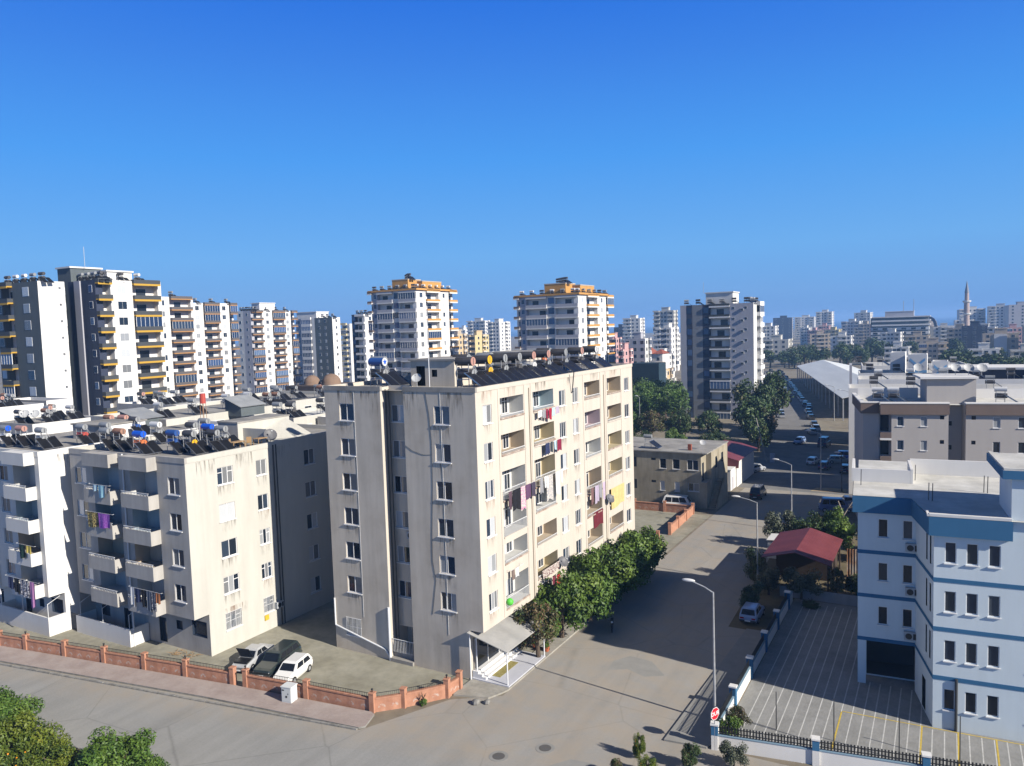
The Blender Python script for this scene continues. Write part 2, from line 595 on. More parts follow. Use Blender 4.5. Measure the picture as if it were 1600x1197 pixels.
def road_mat():
    m = bpy.data.materials.new('worn_road')
    m.use_nodes = True
    t = m.node_tree
    N, L = t.nodes, t.links
    b = N['Principled BSDF']
    b.inputs['Roughness'].default_value = 0.93
    b.inputs['Specular IOR Level'].default_value = 0.15
    tc = N.new('ShaderNodeTexCoord')

    def noise(scale, sq, detail=8, rot=0):
        mp = N.new('ShaderNodeMapping')
        mp.inputs['Scale'].default_value = sq
        mp.inputs['Rotation'].default_value = (0, 0, rot)
        L.new(tc.outputs['Object'], mp.inputs['Vector'])
        n = N.new('ShaderNodeTexNoise')
        n.inputs['Scale'].default_value = scale
        n.inputs['Detail'].default_value = detail
        n.inputs['Roughness'].default_value = 0.62
        L.new(mp.outputs[0], n.inputs['Vector'])
        return n.outputs['Fac']

    def mixc(f, a, bcol, mode='MIX'):
        x = N.new('ShaderNodeMix')
        x.data_type = 'RGBA'
        x.blend_type = mode
        for sock, val in ((0, f), (6, a), (7, bcol)):
            if isinstance(val, (tuple, float, int)):
                x.inputs[sock].default_value = val if not isinstance(val, tuple) else (*val, 1)
            else:
                L.new(val, x.inputs[sock])
        return x.outputs[2]

    def ramp(v, a, bq, lo=0.0, hi=1.0):
        r = N.new('ShaderNodeMapRange')
        r.inputs['From Min'].default_value = a
        r.inputs['From Max'].default_value = bq
        r.inputs['To Min'].default_value = lo
        r.inputs['To Max'].default_value = hi
        L.new(v, r.inputs['Value'])
        return r.outputs[0]

    def math_(op, a, bq):
        x = N.new('ShaderNodeMath')
        x.operation = op
        for k, val in enumerate((a, bq)):
            if isinstance(val, (int, float)):
                x.inputs[k].default_value = val
            else:
                L.new(val, x.inputs[k])
        return x.outputs[0]
    base = mixc(ramp(noise(0.16, (1, 1, 1)), 0.33, 0.70), (0.232, 0.231, 0.222), (0.272, 0.270, 0.258))
    streak = ramp(noise(0.7, (1.0, 0.05, 1), 5), 0.42, 0.72, 1.03, 0.86)
    base = mixc(1.0, base, streak, 'MULTIPLY')
    fine = ramp(noise(6.0, (1, 1, 1), 4), 0.3, 0.7, 0.93, 1.05)
    base = mixc(1.0, base, fine, 'MULTIPLY')
    # dust drifts lying along the kerbs
    sx = N.new('ShaderNodeSeparateXYZ')
    L.new(tc.outputs['Object'], sx.inputs[0])
    X, Y = sx.outputs[0], sx.outputs[1]
    big = noise(0.12, (1, 1, 1), 5)
    w1 = math_('ADD', math_('MULTIPLY', math_('SUBTRACT', big, 0.5), 7.0), 0.3)
    d1 = math_('ADD', math_('MULTIPLY', X, -0.1628), math_('MULTIPLY', Y, 0.9867))     # distance across the cross street
    k1 = math_('SUBTRACT', 43.4, d1)
    f1 = ramp(math_('SUBTRACT', k1, w1), 0.2, 3.2, 1.0, 0.0)
    k2 = math_('ADD', X, 28.2)
    f2 = ramp(math_('SUBTRACT', k2, w1), 0.2, 2.8, 1.0, 0.0)
    f2 = math_('MULTIPLY', f2, ramp(Y, 40, 46))
    # hairline cracks and sealed joints
    vo = N.new('ShaderNodeTexVoronoi')
    vo.feature = 'DISTANCE_TO_EDGE'
    vo.inputs['Scale'].default_value = 0.13
    wp = N.new('ShaderNodeMix')
    wp.data_type = 'RGBA'
    wp.inputs[0].default_value = 0.06
    nv = N.new('ShaderNodeTexNoise')
    nv.inputs['Scale'].default_value = 0.8
    L.new(tc.outputs['Object'], nv.inputs['Vector'])
    L.new(tc.outputs['Object'], wp.inputs[6])
    L.new(nv.outputs['Color'], wp.inputs[7])
    L.new(wp.outputs[2], vo.inputs['Vector'])
    base = mixc(1.0, base, ramp(vo.outputs['Distance'], 0.0, 0.009, 0.78, 1.0), 'MULTIPLY')
    ff = math_('MULTIPLY', math_('MAXIMUM', f1, f2), ramp(noise(0.5, (1, 1, 1), 6), 0.25, 0.65))
    base = mixc(math_('MULTIPLY', ff, 0.75), base, (0.30, 0.258, 0.205))
    L.new(base, b.inputs['Base Color'])
    MATS['worn_road'] = m
    return m


ROAD = road_mat()
mb = MB()
z = 0.004
mb.face([(-130, 8, z), (30, 8, z), (30, 45.0, z), (4, 46.5, z), (-12.9, 46.2, z), (-12.9, 124, z), (-28.2, 124, z), (-28.2, 46.2, z), (-31.4, 44.0, z), (-34.3, 38.2, z), (-34.6, 37.72, z), (-48.3, 35.95, z), (-69.95, 32.35, z), (-130, 22.2, z)])
obj('road', mb, mats=[ROAD], kind='structure')
ASPH = nm('old_asphalt', [(0.3, (0.17, 0.165, 0.16)), (0.6, (0.23, 0.225, 0.215)), (0.8, (0.27, 0.26, 0.245))], scale=0.3, detail=8, rough=0.92, sec=(2.5, (1, 1, 1), 0.15))
flat('cross_road', [(-140, 124), (60, 124), (60, 133), (-14, 133), (-14, 150), (-22, 170), (-26, 194), (-34, 236), (-76, 420), (-96, 420), (-45, 236), (-37, 194), (-32, 152), (-31, 133), (-140, 133)], 0.005, ASPH)
PATCH = nm('asphalt_patch', [(0.3, (0.255, 0.25, 0.235)), (0.7, (0.305, 0.30, 0.28))], scale=1.0, rough=0.95)
flat('road_patch', [(-22.9, 53.4), (-21.6, 54.3), (-19.9, 53.6), (-18.6, 54.5), (-20.3, 56.4), (-22.2, 56.6), (-23.1, 55.2)], 0.009, PATCH)
flat('road_repair', [(-20.6, 38.2), (-18.4, 38.4), (-17.2, 39.6), (-18.6, 41.2), (-20.2, 41.0), (-21.2, 39.6)], 0.009, PATCH)
YARDM = nm('yard_concrete', [(0.3, (0.25, 0.235, 0.18)), (0.55, (0.335, 0.32, 0.255)), (0.75, (0.38, 0.365, 0.30))], scale=0.25, detail=9, rough=0.95, sec=(1.2, (1, 1, 1), 0.22))
flat('yard_floor', [(-95, 30.1), (-48, 38.3), (-35.4, 39.95), (-31.6, 45.3), (-31.6, 47.41), (-45.5, 47.41), (-45.5, 80), (-54, 80), (-54, 60), (-100, 50)], 0.006, YARDM)
flat('side_yard', [(-31.6, 47), (-28.5, 47), (-28.5, 104), (-52, 104), (-52, 80.2), (-31.6, 80.2)], 0.006, YARDM)
PAVE = nm('pink_pavers', [(0.3, (0.33, 0.265, 0.24)), (0.55, (0.40, 0.335, 0.305)), (0.75, (0.44, 0.385, 0.355))], scale=0.6, detail=9, rough=0.95, sec=(5, (1, 1, 1), 0.12))
KERB = nm('kerb_stone', [(0.3, (0.16, 0.155, 0.14)), (0.6, (0.30, 0.29, 0.27))], scale=2, rough=0.95)
mb = MB()
mb.prism([(-130, 22.25), (-69.95, 32.4), (-48.3, 36.0), (-34.7, 37.8), (-34.4, 38.15), (-34.9, 39.7), (-35.3, 39.85), (-48, 38.25), (-73.6, 34.1), (-130, 24.6)], -0.02, 0.13, 1, 0)
obj('pavement', mb, mats=[PAVE, KERB], kind='structure')
mb = MB()
for k in range(44):
    a = (k + 0.02) / 44
    b_ = (k + 0.98) / 44
    p, q = Vector((-98, 27.65)), Vector((-34.7, 37.74))
    A, B = p.lerp(q, a), p.lerp(q, b_)
    n2 = Vector((0.16, -0.987)) * 0.16
    mb.prism([tuple(A + n2), tuple(B + n2), tuple(B), tuple(A)], -0.02, 0.11 + random.uniform(-0.02, 0.02))
obj('kerb', mb, mats=[KERB], kind='structure')
WALK = nm('walk_concrete', [(0.3, (0.29, 0.275, 0.24)), (0.6, (0.40, 0.38, 0.335)), (0.8, (0.45, 0.43, 0.39))], scale=0.8, detail=8, rough=0.95, sec=(3, (1, 1, 1), 0.18))
mb = MB()
mb.prism([(-31.5, 44.6), (-28.9, 45.3), (-28.4, 46.4), (-28.2, 47.0), (-28.2, 53.4), (-31.6, 53.4), (-31.6, 46)], -0.02, 0.12)
mb.prism([(-28.2, 53.41), (-28.2, 82.5), (-29.6, 82.5), (-29.6, 53.41)], -0.02, 0.12)
obj('footpath', mb, mats=[WALK], kind='structure')
SOIL = nm('orchard_soil', [(0.3, (0.10, 0.085, 0.05)), (0.6, (0.17, 0.14, 0.085)), (0.8, (0.12, 0.13, 0.05))], scale=0.5, detail=8, rough=1.0)
flat('orchard_soil', [(-110, 4), (-30, 4), (-31, 26.5), (-42, 28.2), (-60, 26.5), (-110, 18)], 0.010, SOIL)
flat('garden_soil', [(-16.6, 66), (-13, 66), (-13, 75.3), (-4.6, 76), (-4.6, 102), (-17.5, 102), (-17.2, 84)], 0.010, SOIL)

# parking lot: block paving with painted lines
LOT = nm('block_paving', [(0.3, (0.25, 0.25, 0.24)), (0.6, (0.315, 0.315, 0.305)), (0.8, (0.35, 0.35, 0.335))], scale=0.7, detail=7, rough=0.93, sec=(7, (1, 0.4, 1), 0.16))
flat('parking_lot', [(-12.5, 46.6), (14, 49.2), (14, 75.6), (-12.6, 75.6)], 0.012, LOT)
LINEW = nm('white_road_paint', [(0.35, (0.46, 0.46, 0.44)), (0.6, (0.60, 0.60, 0.58))], scale=3, rough=0.8)
LINEY = nm('yellow_road_paint', [(0.35, (0.50, 0.36, 0.06)), (0.6, (0.62, 0.46, 0.08))], scale=3, rough=0.8)
mb = MB()
for k in range(24):
    x = -11.55 + k * 0.685
    top = 74.8 if x < -5.4 else (60.0 if x < -0.9 else 55.0 + 0.0875 * (x + 0.6) - 0.35)
    mb.face([(x - 0.035, 46.9, 0.016), (x + 0.035, 46.9, 0.016), (x + 0.035, top, 0.016), (x - 0.035, top, 0.016)])
obj('parking_lines', mb, mats=[LINEW], kind='structure')
mb = MB()


def stripe(mb, a, b, w_, z, m=0):
    a, b = Vector(a), Vector(b)
    d = (b - a).normalized()
    n = Vector((-d.y, d.x)) * w_ / 2
    mb.face([(*(a - n), z), (*(b - n), z), (*(b + n), z), (*(a + n), z)], m)


for x in (-6.05, -1.2, 0.86, 2.95):
    stripe(mb, (x, 47.3), (x, 54.55 + 0.06 * (x + 6)), 0.10, 0.020)
stripe(mb, (-6.0, 54.6), (4.6, 55.1), 0.09, 0.023)
obj('bay_lines', mb, mats=[LINEY], kind='structure')

# ------------------------------------------------------------------ cream apartment block (centre)
H2 = math.pi / 2
ROOT = empty('apartment_block', (-30.46, 47.41, 0), 0, 'seven storey cream apartment block with grey weathered end wall beside the street', 'building')
FZ = 2.93
WL, WD, WT = 15.09, 32.5, 22.62
NB = [plaster('niche_beige', (0.50, 0.42, 0.32)), plaster('niche_pale', (0.60, 0.60, 0.58)), plaster('niche_blue', (0.42, 0.50, 0.53)), plaster('niche_tan', (0.52, 0.45, 0.30)), plaster('niche_pink', (0.52, 0.43, 0.46))]
mb = MB()
MM = [CREAM, GREYB, ROOFC, *NB]
fo_l, fo_r, lo = [], [], []
for k in range(6):
    z0 = 19.8 - FZ * k
    fo_l.append((1.6, 3.12, z0, z0 + 1.43, 0.16, False, 1))
    fo_r.append((2.9, 4.35, z0, z0 + 1.43, 0.16, False, 1))
    lo += [(0.99, 2.29, z0, z0 + 1.43, 0.16, False, 0), (14.05, 15.35, z0, z0 + 1.43, 0.16, False, 0), (16.9, 18.13, z0, z0 + 1.43, 0.16, False, 0), (30.08, 31.4, z0, z0 + 1.43, 0.16, False, 0)]
nich = []
rr = random.Random(3)
for k in range(6):
    for c, (a, b_) in enumerate(((3.55, 7.35), (9.0, 12.9), (19.55, 23.3), (25.2, 29.0))):
        z0 = 19.98 - FZ * k
        low = (k, c) in ((3, 0), (5, 0), (2, 1), (3, 2), (2, 0))
        zb = z0 - (0.75 if low else 0.0)
        mi = 3 + ((1, 2, 0, 0), (0, 3, 4, 0), (1, 3, 1, 3), (1, 1, 0, 3), (1, 0, 0, 3), (1, 3, 0, 0))[k][c]
        lo.append((a, b_, zb, z0 + 1.57, 1.35, True, mi))
        nich.append((k, c, a, b_, zb, z0 + 1.57, low))
fo_l.append((1.3, 2.9, 1.40, 2.9, 0.16, False, 1))
# end wall: two flush piers with the stair recess between them
wall(mb, (-WL, 0), 0, 6.02, 0, WT, fo_l, 1)
wall(mb, (-6.74, 0), 0, 6.74, 3.9, WT, fo_r, 1)
wall(mb, (-6.74, 0), 0, 5.54, 0, 3.9, [], 1)
rec = []
for k in range(6):
    rec.append((0.12, 1.42, 19.7 - FZ * k, 21.1 - FZ * k, 0.14, False, 1))
wall(mb, (-9.07, 1.15), 0, 2.33, 2.6, WT, rec, 1)
wall(mb, (-9.07, 0), H2, 1.15, 0, WT, [], 0)
mb.face([(-6.74, 1.15, 0), (-6.74, 0, 0), (-6.74, 0, WT), (-6.74, 1.15, WT)], 1)
wall(mb, (-9.07, 2.2), 0, 2.33, 0, 2.6, [(0.5, 1.7, 0.75, 2.5, 0.2, True, 1)], 1)
mb.face([(-9.07, 1.15, 2.6), (-9.07, 2.2, 2.6), (-6.74, 2.2, 2.6), (-6.74, 1.15, 2.6)], 1)
mb.face([(-9.07, 1.15, 0), (-9.07, 2.2, 0), (-9.07, 2.2, 2.6), (-9.07, 1.15, 2.6)], 1)
mb.face([(-6.74, 2.2, 0), (-6.74, 1.15, 0), (-6.74, 1.15, 2.6), (-6.74, 2.2, 2.6)], 1)
# street side
wall(mb, (0, 0), H2, WD, 3.9, WT, lo, 0)
wall(mb, (-1.2, 0), H2, WD, 0, 3.9, [(6.0, 7.2, 0.6, 2.7, 0.2, True, 0), (8.4, 10.2, 1.2, 2.7, 0.2, True, 0), (13, 14.5, 1.2, 2.7, 0.2, True, 0)], 0)
mb.face([(-1.2, 0, 3.9), (-1.2, WD, 3.9), (0, WD, 3.9), (0, 0, 3.9)], 0)
mb.face([(-1.2, 0, 0), (-1.2, 0, 3.9), (0, 0, 3.9)], 1) if False else None
wall(mb, (0, WD), math.pi, WL, 0, WT, [], 0)
wall(mb, (-WL, WD), -H2, WD, 0, WT, [], 1)
# shallow projecting bays on the street side
for a, b_ in ((3.2, 3.5), (7.45, 7.8), (8.6, 8.95), (19.2, 19.5), (23.4, 23.7), (24.8, 25.15), (29.05, 29.35)):
    mb.box(0.0, 0.035, a, b_, 4.0, WT - 0.3, 0, skip='l')
# roof with a low parapet
mb.face([(-WL + 0.2, 0.2, WT - 0.28), (-0.2, 0.2, WT - 0.28), (-0.2, WD - 0.2, WT - 0.28), (-WL + 0.2, WD - 0.2, WT - 0.28)], 2)
for x0, x1, y0, y1 in ((-WL - 0.05, -9.02, -0.05, 0.2), (-6.79, 0.05, -0.05, 0.2), (-9.07, -6.74, 1.1, 1.3), (-WL - 0.05, 0.05, WD - 0.2, WD + 0.05), (-WL - 0.05, -WL + 0.2, 0.2, WD - 0.2), (-0.2, 0.05, 0.2, WD - 0.2)):
    mb.box(x0, x1, y0, y1, WT - 0.3, WT + 0.06, 2 if y0 < 0 else 0, 2)
obj('wall', mb, ROOT, mats=MM)
for k in range(6):
    z0 = 19.8 - FZ * k
    window(ROOT, (-WL, 0), 0, 2.36, z0, 1.52, 1.43, 2, sill=True)
    window(ROOT, (-6.74, 0), 0, 3.625, z0, 1.45, 1.43, 2 if k != 5 else 3)
    window(ROOT, (-9.07, 1.15), 0, 0.77, 19.7 - FZ * k, 1.3, 1.4, 2)
    for u, w_ in ((1.64, 1.3), (14.7, 1.3), (17.515, 1.23), (30.74, 1.32)):
        window(ROOT, (0, 0), H2, u, z0, w_, 1.43, 2 if (k + int(u)) % 3 else 3)
rs = random.Random(8)
for k in range(6):
    z0 = 19.73 - FZ * k
    stain(ROOT, -WL + 2.36, 0, z0, 0, 1.6, 1.2)
    stain(ROOT, -6.74 + 3.625, 0, z0, 0, 1.6, 1.2)
    for u in (1.64, 14.7, 17.515, 30.74):
        if rs.random() < 0.6:
            stain(ROOT, 0, u, z0, H2, 1.3, 0.9, RSTAIN if rs.random() < 0.4 else STAIN)
for u in (2.4, 4.9, 8.2, 12.2):
    stain(ROOT, -WL + u if u < 6 else -6.74 + u - 7.5, 0, WT - 0.32, 0, 1.9, 2.2)
for u in (1.5, 5.2, 10.5, 16.5, 22.0, 27.0):
    stain(ROOT, 0, u, WT - 0.32, H2, 1.9, 1.0, RSTAIN if int(u) % 2 else STAIN)
window(ROOT, (-WL, 0), 0, 2.1, 1.40, 1.6, 1.5, 3, grille=True)
LEDGE = nm('stained_ledge', [(0.35, (0.30, 0.20, 0.15)), (0.65, (0.52, 0.46, 0.40))], scale=1.5, rough=0.9)
for k, c, a, b_, zb, zt, low in nich:
    w_ = b_ - a
    d = obj('balcony_door', cached(('wf', 0.85, 2, 'd', round(zt - zb, 2)), lambda: win_frame(0.95, zt - zb - 0.1, 2, 'transom')), ROOT, (-1.22, b_ - 0.85, zb + 0.0), H2)
    for q in range(2):
        obj('pane', cached(('wp', 'bd', round(zt - zb, 2)), lambda: win_pane(0.36, zt - zb - 0.2, GLASS_DK)), d, (-0.475 + 0.0275 + 0.4475 * (q + 0.5), 0.10, 0.05))
    hh = 0.22 if not low else 0.85
    if c != 3 or k % 2:
        obj('balcony_railing', cached(('rail', round(w_, 2), low), lambda: rail_mesh(w_ - 0.1, hh, 'bars').mesh('balcony_railing', WMET)), ROOT, (0.04, (a + b_) / 2, zb), H2)
    m2 = MB()
    m2.box(0.002, 0.11, a - 0.05, b_ + 0.05, zb - 0.12, zb - 0.003)
    obj('balcony_ledge', m2, ROOT, mats=[LEDGE if rr.random() < 0.7 else CREAM])
mb = MB()
mb.tube([(-9.0, 0.6, 22.4), (-9.0, 0.6, 0.3)], 0.06, 8)
mb.tube([(-8.8, 0.75, 22.4), (-8.8, 0.75, 0.3)], 0.045, 8)
obj('drain_pipe', mb, ROOT, mats=[DKMET])
for y in (8.3, 24.3):
    mb = MB()
    mb.tube([(0.06, y, 22.0), (0.06, y, 3.9)], 0.045, 8)
    obj('drain_pipe', mb, ROOT, mats=[pm('pipe_cream', (0.5, 0.43, 0.34), 0.6)])
for x in (-11.85, -3.2):
    mb = MB()
    mb.tube([(x, -0.016, 22.5), (x + 0.03, -0.016, 14.0), (x, -0.016, 3.2)], 0.011, 5)
    obj('cable', mb, ROOT, mats=[WMET])
mb = MB()
pts = [(-4.6, -0.014, 22.4), (-4.3, -0.014, 20.6), (-4.15, -0.014, 18.5), (-4.2, -0.014, 15.0), (-4.45, -0.014, 11.0), (-4.5, -0.014, 9.0), (-4.25, -0.014, 7.4), (-4.7, -0.014, 4.6)]
mb.tube(pts, 0.012, 5)
obj('cable', mb, ROOT, mats=[BLACK])
mb = MB()
pts = [(-6.7, -0.014, 18.0), (-6.0, -0.014, 17.6), (-5.0, -0.014, 17.35), (-4.2, -0.014, 17.4)]
mb.tube(pts, 0.011, 5)
obj('cable', mb, ROOT, mats=[BLACK])
mb = MB()
mb.tube([(-15.0, -0.08, 4.4), (-15.0, -0.08, 2.05), (-9.6, -0.08, 0.85), (-9.15, -0.08, 0.25)], 0.07, 8)
obj('drain_pipe', mb, ROOT, mats=[WMET])
mb = MB()
mb.tube([(-9.1, -0.1, 4.5), (-9.1, -0.1, 0.0)], 0.1, 10)
obj('drain_pipe', mb, ROOT, mats=[WMET])
# plinth and entry gate in the recess
mb = MB()
mb.box(-9.06, -6.75, 0.3, 2.15, 0, 0.75)
mb.box(-9.06, -6.75, -0.2, 0.29, 0, 0.3)
obj('entry_steps', mb, ROOT, mats=[ROOFC])
obj('entry_gate', rail_mesh(2.25, 1.1, 'bars').mesh('entry_gate', WMET), ROOT, (-7.9, 0.12, 0.75))
# roof huts
def hut(parent, x0, x1, y0, y1, z0, z1, m, front=None, door=None, win=None, roofm=ROOFC, over=0.15):
    mb = MB()
    mb.box(x0, x1, y0, y1, z0, z1, 0, skip='bf' + ('r'))
    fo = []
    if door:
        fo.append((door[0], door[1], z0 + 0.02, z0 + door[2], 0.6, True, 2))
    if win:
        fo.append((win[0], win[1], z0 + win[2], z0 + win[3], 0.25, True, 2))
    wall(mb, (x0, y0), 0, x1 - x0, z0, z1, fo, 1)
    wall(mb, (x1, y0), H2, y1 - y0, z0, z1, [], 0)
    o = obj('roof_hut', mb, parent, mats=[m, front or m, BLACK])
    mb = MB()
    mb.box(x0 - over, x1 + over, y0 - over, y1 + over, z1, z1 + 0.14)
    obj('roof_slab', mb, o, mats=[roofm])
    return o
hut(ROOT, -9.4, -4.9, 4.6, 9.6, WT - 0.28, 24.5, CREAM, GREYB, (0.6, 1.5, 1.7), (2.2, 2.75, 0.8, 1.4))
hut(ROOT, -8.6, -4.3, 16.0, 20.0, WT - 0.28, 24.6, CREAM, GREYB, None, (2.6, 3.1, 1.0, 1.6))
mb = MB()
mb.face([(-13.0, 8.0, 22.9), (-9.5, 8.0, 24.0), (-9.5, 13, 24.0), (-13.0, 13, 22.9)])
mb.face([(-13.0, 8.0, 22.35), (-9.5, 8.0, 22.35), (-9.5, 8.0, 24.0), (-13.0, 8.0, 22.9)])
obj('lean_to', mb, ROOT, mats=[SHEET])
mb = MB()
mb.cyl((-5.0, 1.2, 22.3), (-5.0, 1.2, 29.0), 0.035, 0.025, 6)
for z_ in (28.2, 28.6, 28.9):
    mb.cyl((-5.5, 1.2, z_), (-4.5, 1.2, z_), 0.012, n=4)
obj('antenna', mb, label='tall thin white aerial mast on the front roof edge of the cream block', cat='antenna', loc=(-30.46, 47.41, 0), mats=[WMET])
# chimney flue bracket on the street side
mb = MB()
mb.tube([(0.5, 16.2, 22.75), (0.55, 16.2, 22.8), (0.12, 16.6, 20.9), (0.1, 16.9, 20.9)], 0.05, 8)
obj('flue_pipe', mb, ROOT, mats=[DKMET])

# porch at the street corner
PR = empty('porch', (-31.6, 47.3, 0), 0, 'white floored entrance porch under a grey sheet canopy at the cream block corner', 'porch')
mb = MB()
mb.box(0.0, 3.3, 0.0, 6.0, 0.12, 0.2)
obj('floor', mb, PR, mats=[nm('white_tile_floor', [(0.3, (0.52, 0.53, 0.58)), (0.7, (0.60, 0.61, 0.66))], scale=1, rough=0.5)])
for k in range(3):
    mb = MB()
    mb.box(0.0, 1.2 - k * 0.35, 0.15 + 0.0, 5.8, 0.2 + 0.17 * k, 0.2 + 0.17 * (k + 1))
    obj('step', mb, PR, mats=[WHITEP])
mb = MB()
mb.box(1.22, 1.95, 1.0, 3.9, 0.202, 0.215)
obj('door_mat', mb, PR, mats=[nm('mat_olive', [(0.4, (0.26, 0.22, 0.07)), (0.6, (0.34, 0.30, 0.12))], scale=6, rough=1)])
mb = MB()
cA = [(-0.15, -0.25, 3.85), (3.15, 0.15, 2.75), (3.15, 6.6, 2.75), (-0.15, 6.6, 3.85)]
mb.face(cA)
mb.face([(x, y, z_ - 0.06) for x, y, z_ in reversed(cA)])
for a, b_ in zip(cA, cA[1:] + cA[:1]):
    mb.face([(a[0], a[1], a[2] - 0.06), (b_[0], b_[1], b_[2] - 0.06), b_, a])
obj('canopy', mb, PR, mats=[nm('canopy_sheet', [(0.3, (0.33, 0.33, 0.32)), (0.7, (0.44, 0.43, 0.41))], scale=0.6, rough=0.7, sec=(0.5, (1, 1, 1), 0.2))])
for x, y, h in ((3.1, 0.2, 2.7), (3.2, 6.0, 2.7), (0.0, -0.1, 3.8), (0.3, 0.35, 3.6)):
    mb = MB()
    mb.cyl((x, y, 0.1), (x, y, h), 0.055, n=8)
    obj('post', mb, PR, mats=[WMET])
mb = MB()
mb.box(0.06, 0.12, 0.5, 5.8, 0.72, 3.0)
sc_ = obj('glazed_screen', mb, PR, mats=[GLASS_DK])
mb = MB()
for y in (0.5, 2.2, 3.9, 5.6):
    mb.box(0.02, 0.16, y, y + 0.07, 0.71, 3.05)
mb.box(0.03, 0.15, 0.5, 5.7, 3.05, 3.12)
obj('screen_frame', mb, sc_, mats=[WHITEP])

# ------------------------------------------------------------------ white and grey blocks on the left
def block_left(X1, Y0, wid, dep, ztop, lab, gfloor, sidewall, name='apartment_block', cols=None):
    """front faces -Y; upper floors overhang the ground floor; X1 right wall, Y0 upper front plane"""
    R = empty(name, (X1, Y0, 0), 0, lab, 'building')
    mb = MB()
    fz, zo = 3.2, 3.68
    fo, so_ = [], []
    # columns measured from the left end of a 16.3 m front
    cols = cols or [('w', 0.7, 2.4), ('b', 3.5, 7.3), ('b', 8.9, 12.6), ('w', 14.0, 15.45)]
    for k in range(4):
        zt = 15.57 - 3.03 * k
        for t, a, b_ in cols:
            a2, b2 = a * wid / 16.3, b_ * wid / 16.3
            if t == 'w':
                fo.append((a2, b2, zt - 1.45, zt, 0.16, False, 0))
            else:
                fo.append((a2, b2, zt - 2.0, zt + 0.35, 1.4, True, 3 + k % 3))
    for k in range(5):
        zt = 15.9 - 3.19 * k
        so_ += [(3.1, 4.75, zt - 1.5, zt, 0.14, False, 1), (7.3, 8.5, zt - 1.45, zt - 0.05, 0.14, False, 1)]
        if dep > 16:
            so_.append((13.2, 14.6, zt - 1.5, zt, 0.14, False, 1))
    wall(mb, (-wid, 0), 0, wid, zo, ztop, fo, 0)
    wall(mb, (0, 0), H2, dep, zo, ztop, [o for o in so_ if o[2] > zo], 1)
    wall(mb, (0, 1.45), H2, dep - 1.45, 0, zo, [(a - 1.45, b_ - 1.45, c, d, e, f, g_) for a, b_, c, d, e, f, g_ in so_ if c < zo], 1)
    wall(mb, (-wid, 1.45), 0, wid, 0, zo, [(1.0, 2.2, 1.2, 2.5, 0.2, True, 2), (4.4, 5.4, 0.2, 2.4, 0.3, True, 2), (9.5, 10.5, 0.2, 2.4, 0.3, True, 2), (11.9, 12.7, 1.7, 2.5, 0.2, True, 2), (14.0, 15.9, 1.5, 2.9, 0.2, True, 2)] if wid > 16 else [], 0)
    mb.face([(-wid, 0, zo), (-wid, 1.45, zo), (0, 1.45, zo), (0, 0, zo)], 0)
    wall(mb, (0, dep), math.pi, wid, 0, ztop, [], 1)
    wall(mb, (-wid, dep), -H2, dep, 0, ztop, [], 0)
    zr = ztop - 0.35
    mb.face([(-wid + 0.2, 0.2, zr), (-0.2, 0.2, zr), (-0.2, dep - 0.2, zr), (-wid + 0.2, dep - 0.2, zr)], 6)
    for x0, x1, y0, y1 in ((-wid - 0.04, 0.04, -0.04, 0.2), (-wid - 0.04, 0.04, dep - 0.2, dep + 0.04), (-wid - 0.04, -wid + 0.2, 0.2, dep - 0.2), (-0.2, 0.04, 0.2, dep - 0.2)):
        mb.box(x0, x1, y0, y1, zr - 0.05, ztop + 0.06, 0 if y0 < 0 else 1)
    obj('wall', mb, R, mats=[gfloor, sidewall, GLASS_DK, NB[1], NB[2], NB[0], ROOFC])
    for k in range(4):
        zt = 15.57 - 3.03 * k
        for t, a, b_ in cols:
            a2, b2 = a * wid / 16.3, b_ * wid / 16.3
            if t == 'w':
                window(R, (-wid, 0), 0, (a2 + b2) / 2, zt - 1.45, b2 - a2, 1.45, 2)
            else:
                w_ = b2 - a2
                bm_ = MB()
                bm_.box(-w_ / 2 - 0.05, w_ / 2 + 0.05, -0.95, -0.85, -0.25, 0.95)
                bm_.box(-w_ / 2 - 0.05, -w_ / 2 + 0.05, -0.85, 0.02, -0.25, 0.95)
                bm_.box(w_ / 2 - 0.05, w_ / 2 + 0.05, -0.85, 0.02, -0.25, 0.95)
                bm_.box(-w_ / 2 + 0.05, w_ / 2 - 0.05, -0.85, 0.05, -0.25, -0.1)
                bo = obj('balcony', cached(('blb', round(w_, 2), gfloor.name), lambda: bm_.mesh('balcony', gfloor)), R, (-wid + (a2 + b2) / 2, 0, zt - 2.55))
                rl = obj('balcony_railing', cached(('blr', round(w_, 2)), lambda: rail_mesh(w_, 0.24, 'scroll').mesh('balcony_railing', WMET)), bo, (0, -0.9, 0.95))
                d = obj('balcony_door', cached(('bld',), lambda: win_frame(0.95, 2.1, 2, 'transom')), R, (-wid + b2 - 0.8, 1.22, zt - 2.0))
                for q in range(2):
                    obj('pane', cached(('blp',), lambda: win_pane(0.36, 2.0, GLASS_DK)), d, (-0.475 + 0.0275 + 0.4475 * (q + 0.5), 0.10, 0.05))
    # blank box over the top balconies, as deep as the balconies
    for t, a, b_ in cols:
        if t == 'b':
            a2, b2 = a * wid / 16.3, b_ * wid / 16.3
            mb = MB()
            mb.box(-wid + a2 - 0.05, -wid + b2 + 0.05, -0.95, 0.0, ztop - 1.15, ztop - 0.0, 0, skip='k')
            obj('balcony_hood', mb, R, mats=[gfloor])
    st = ('transom', '', '', 'transom', 'transom')
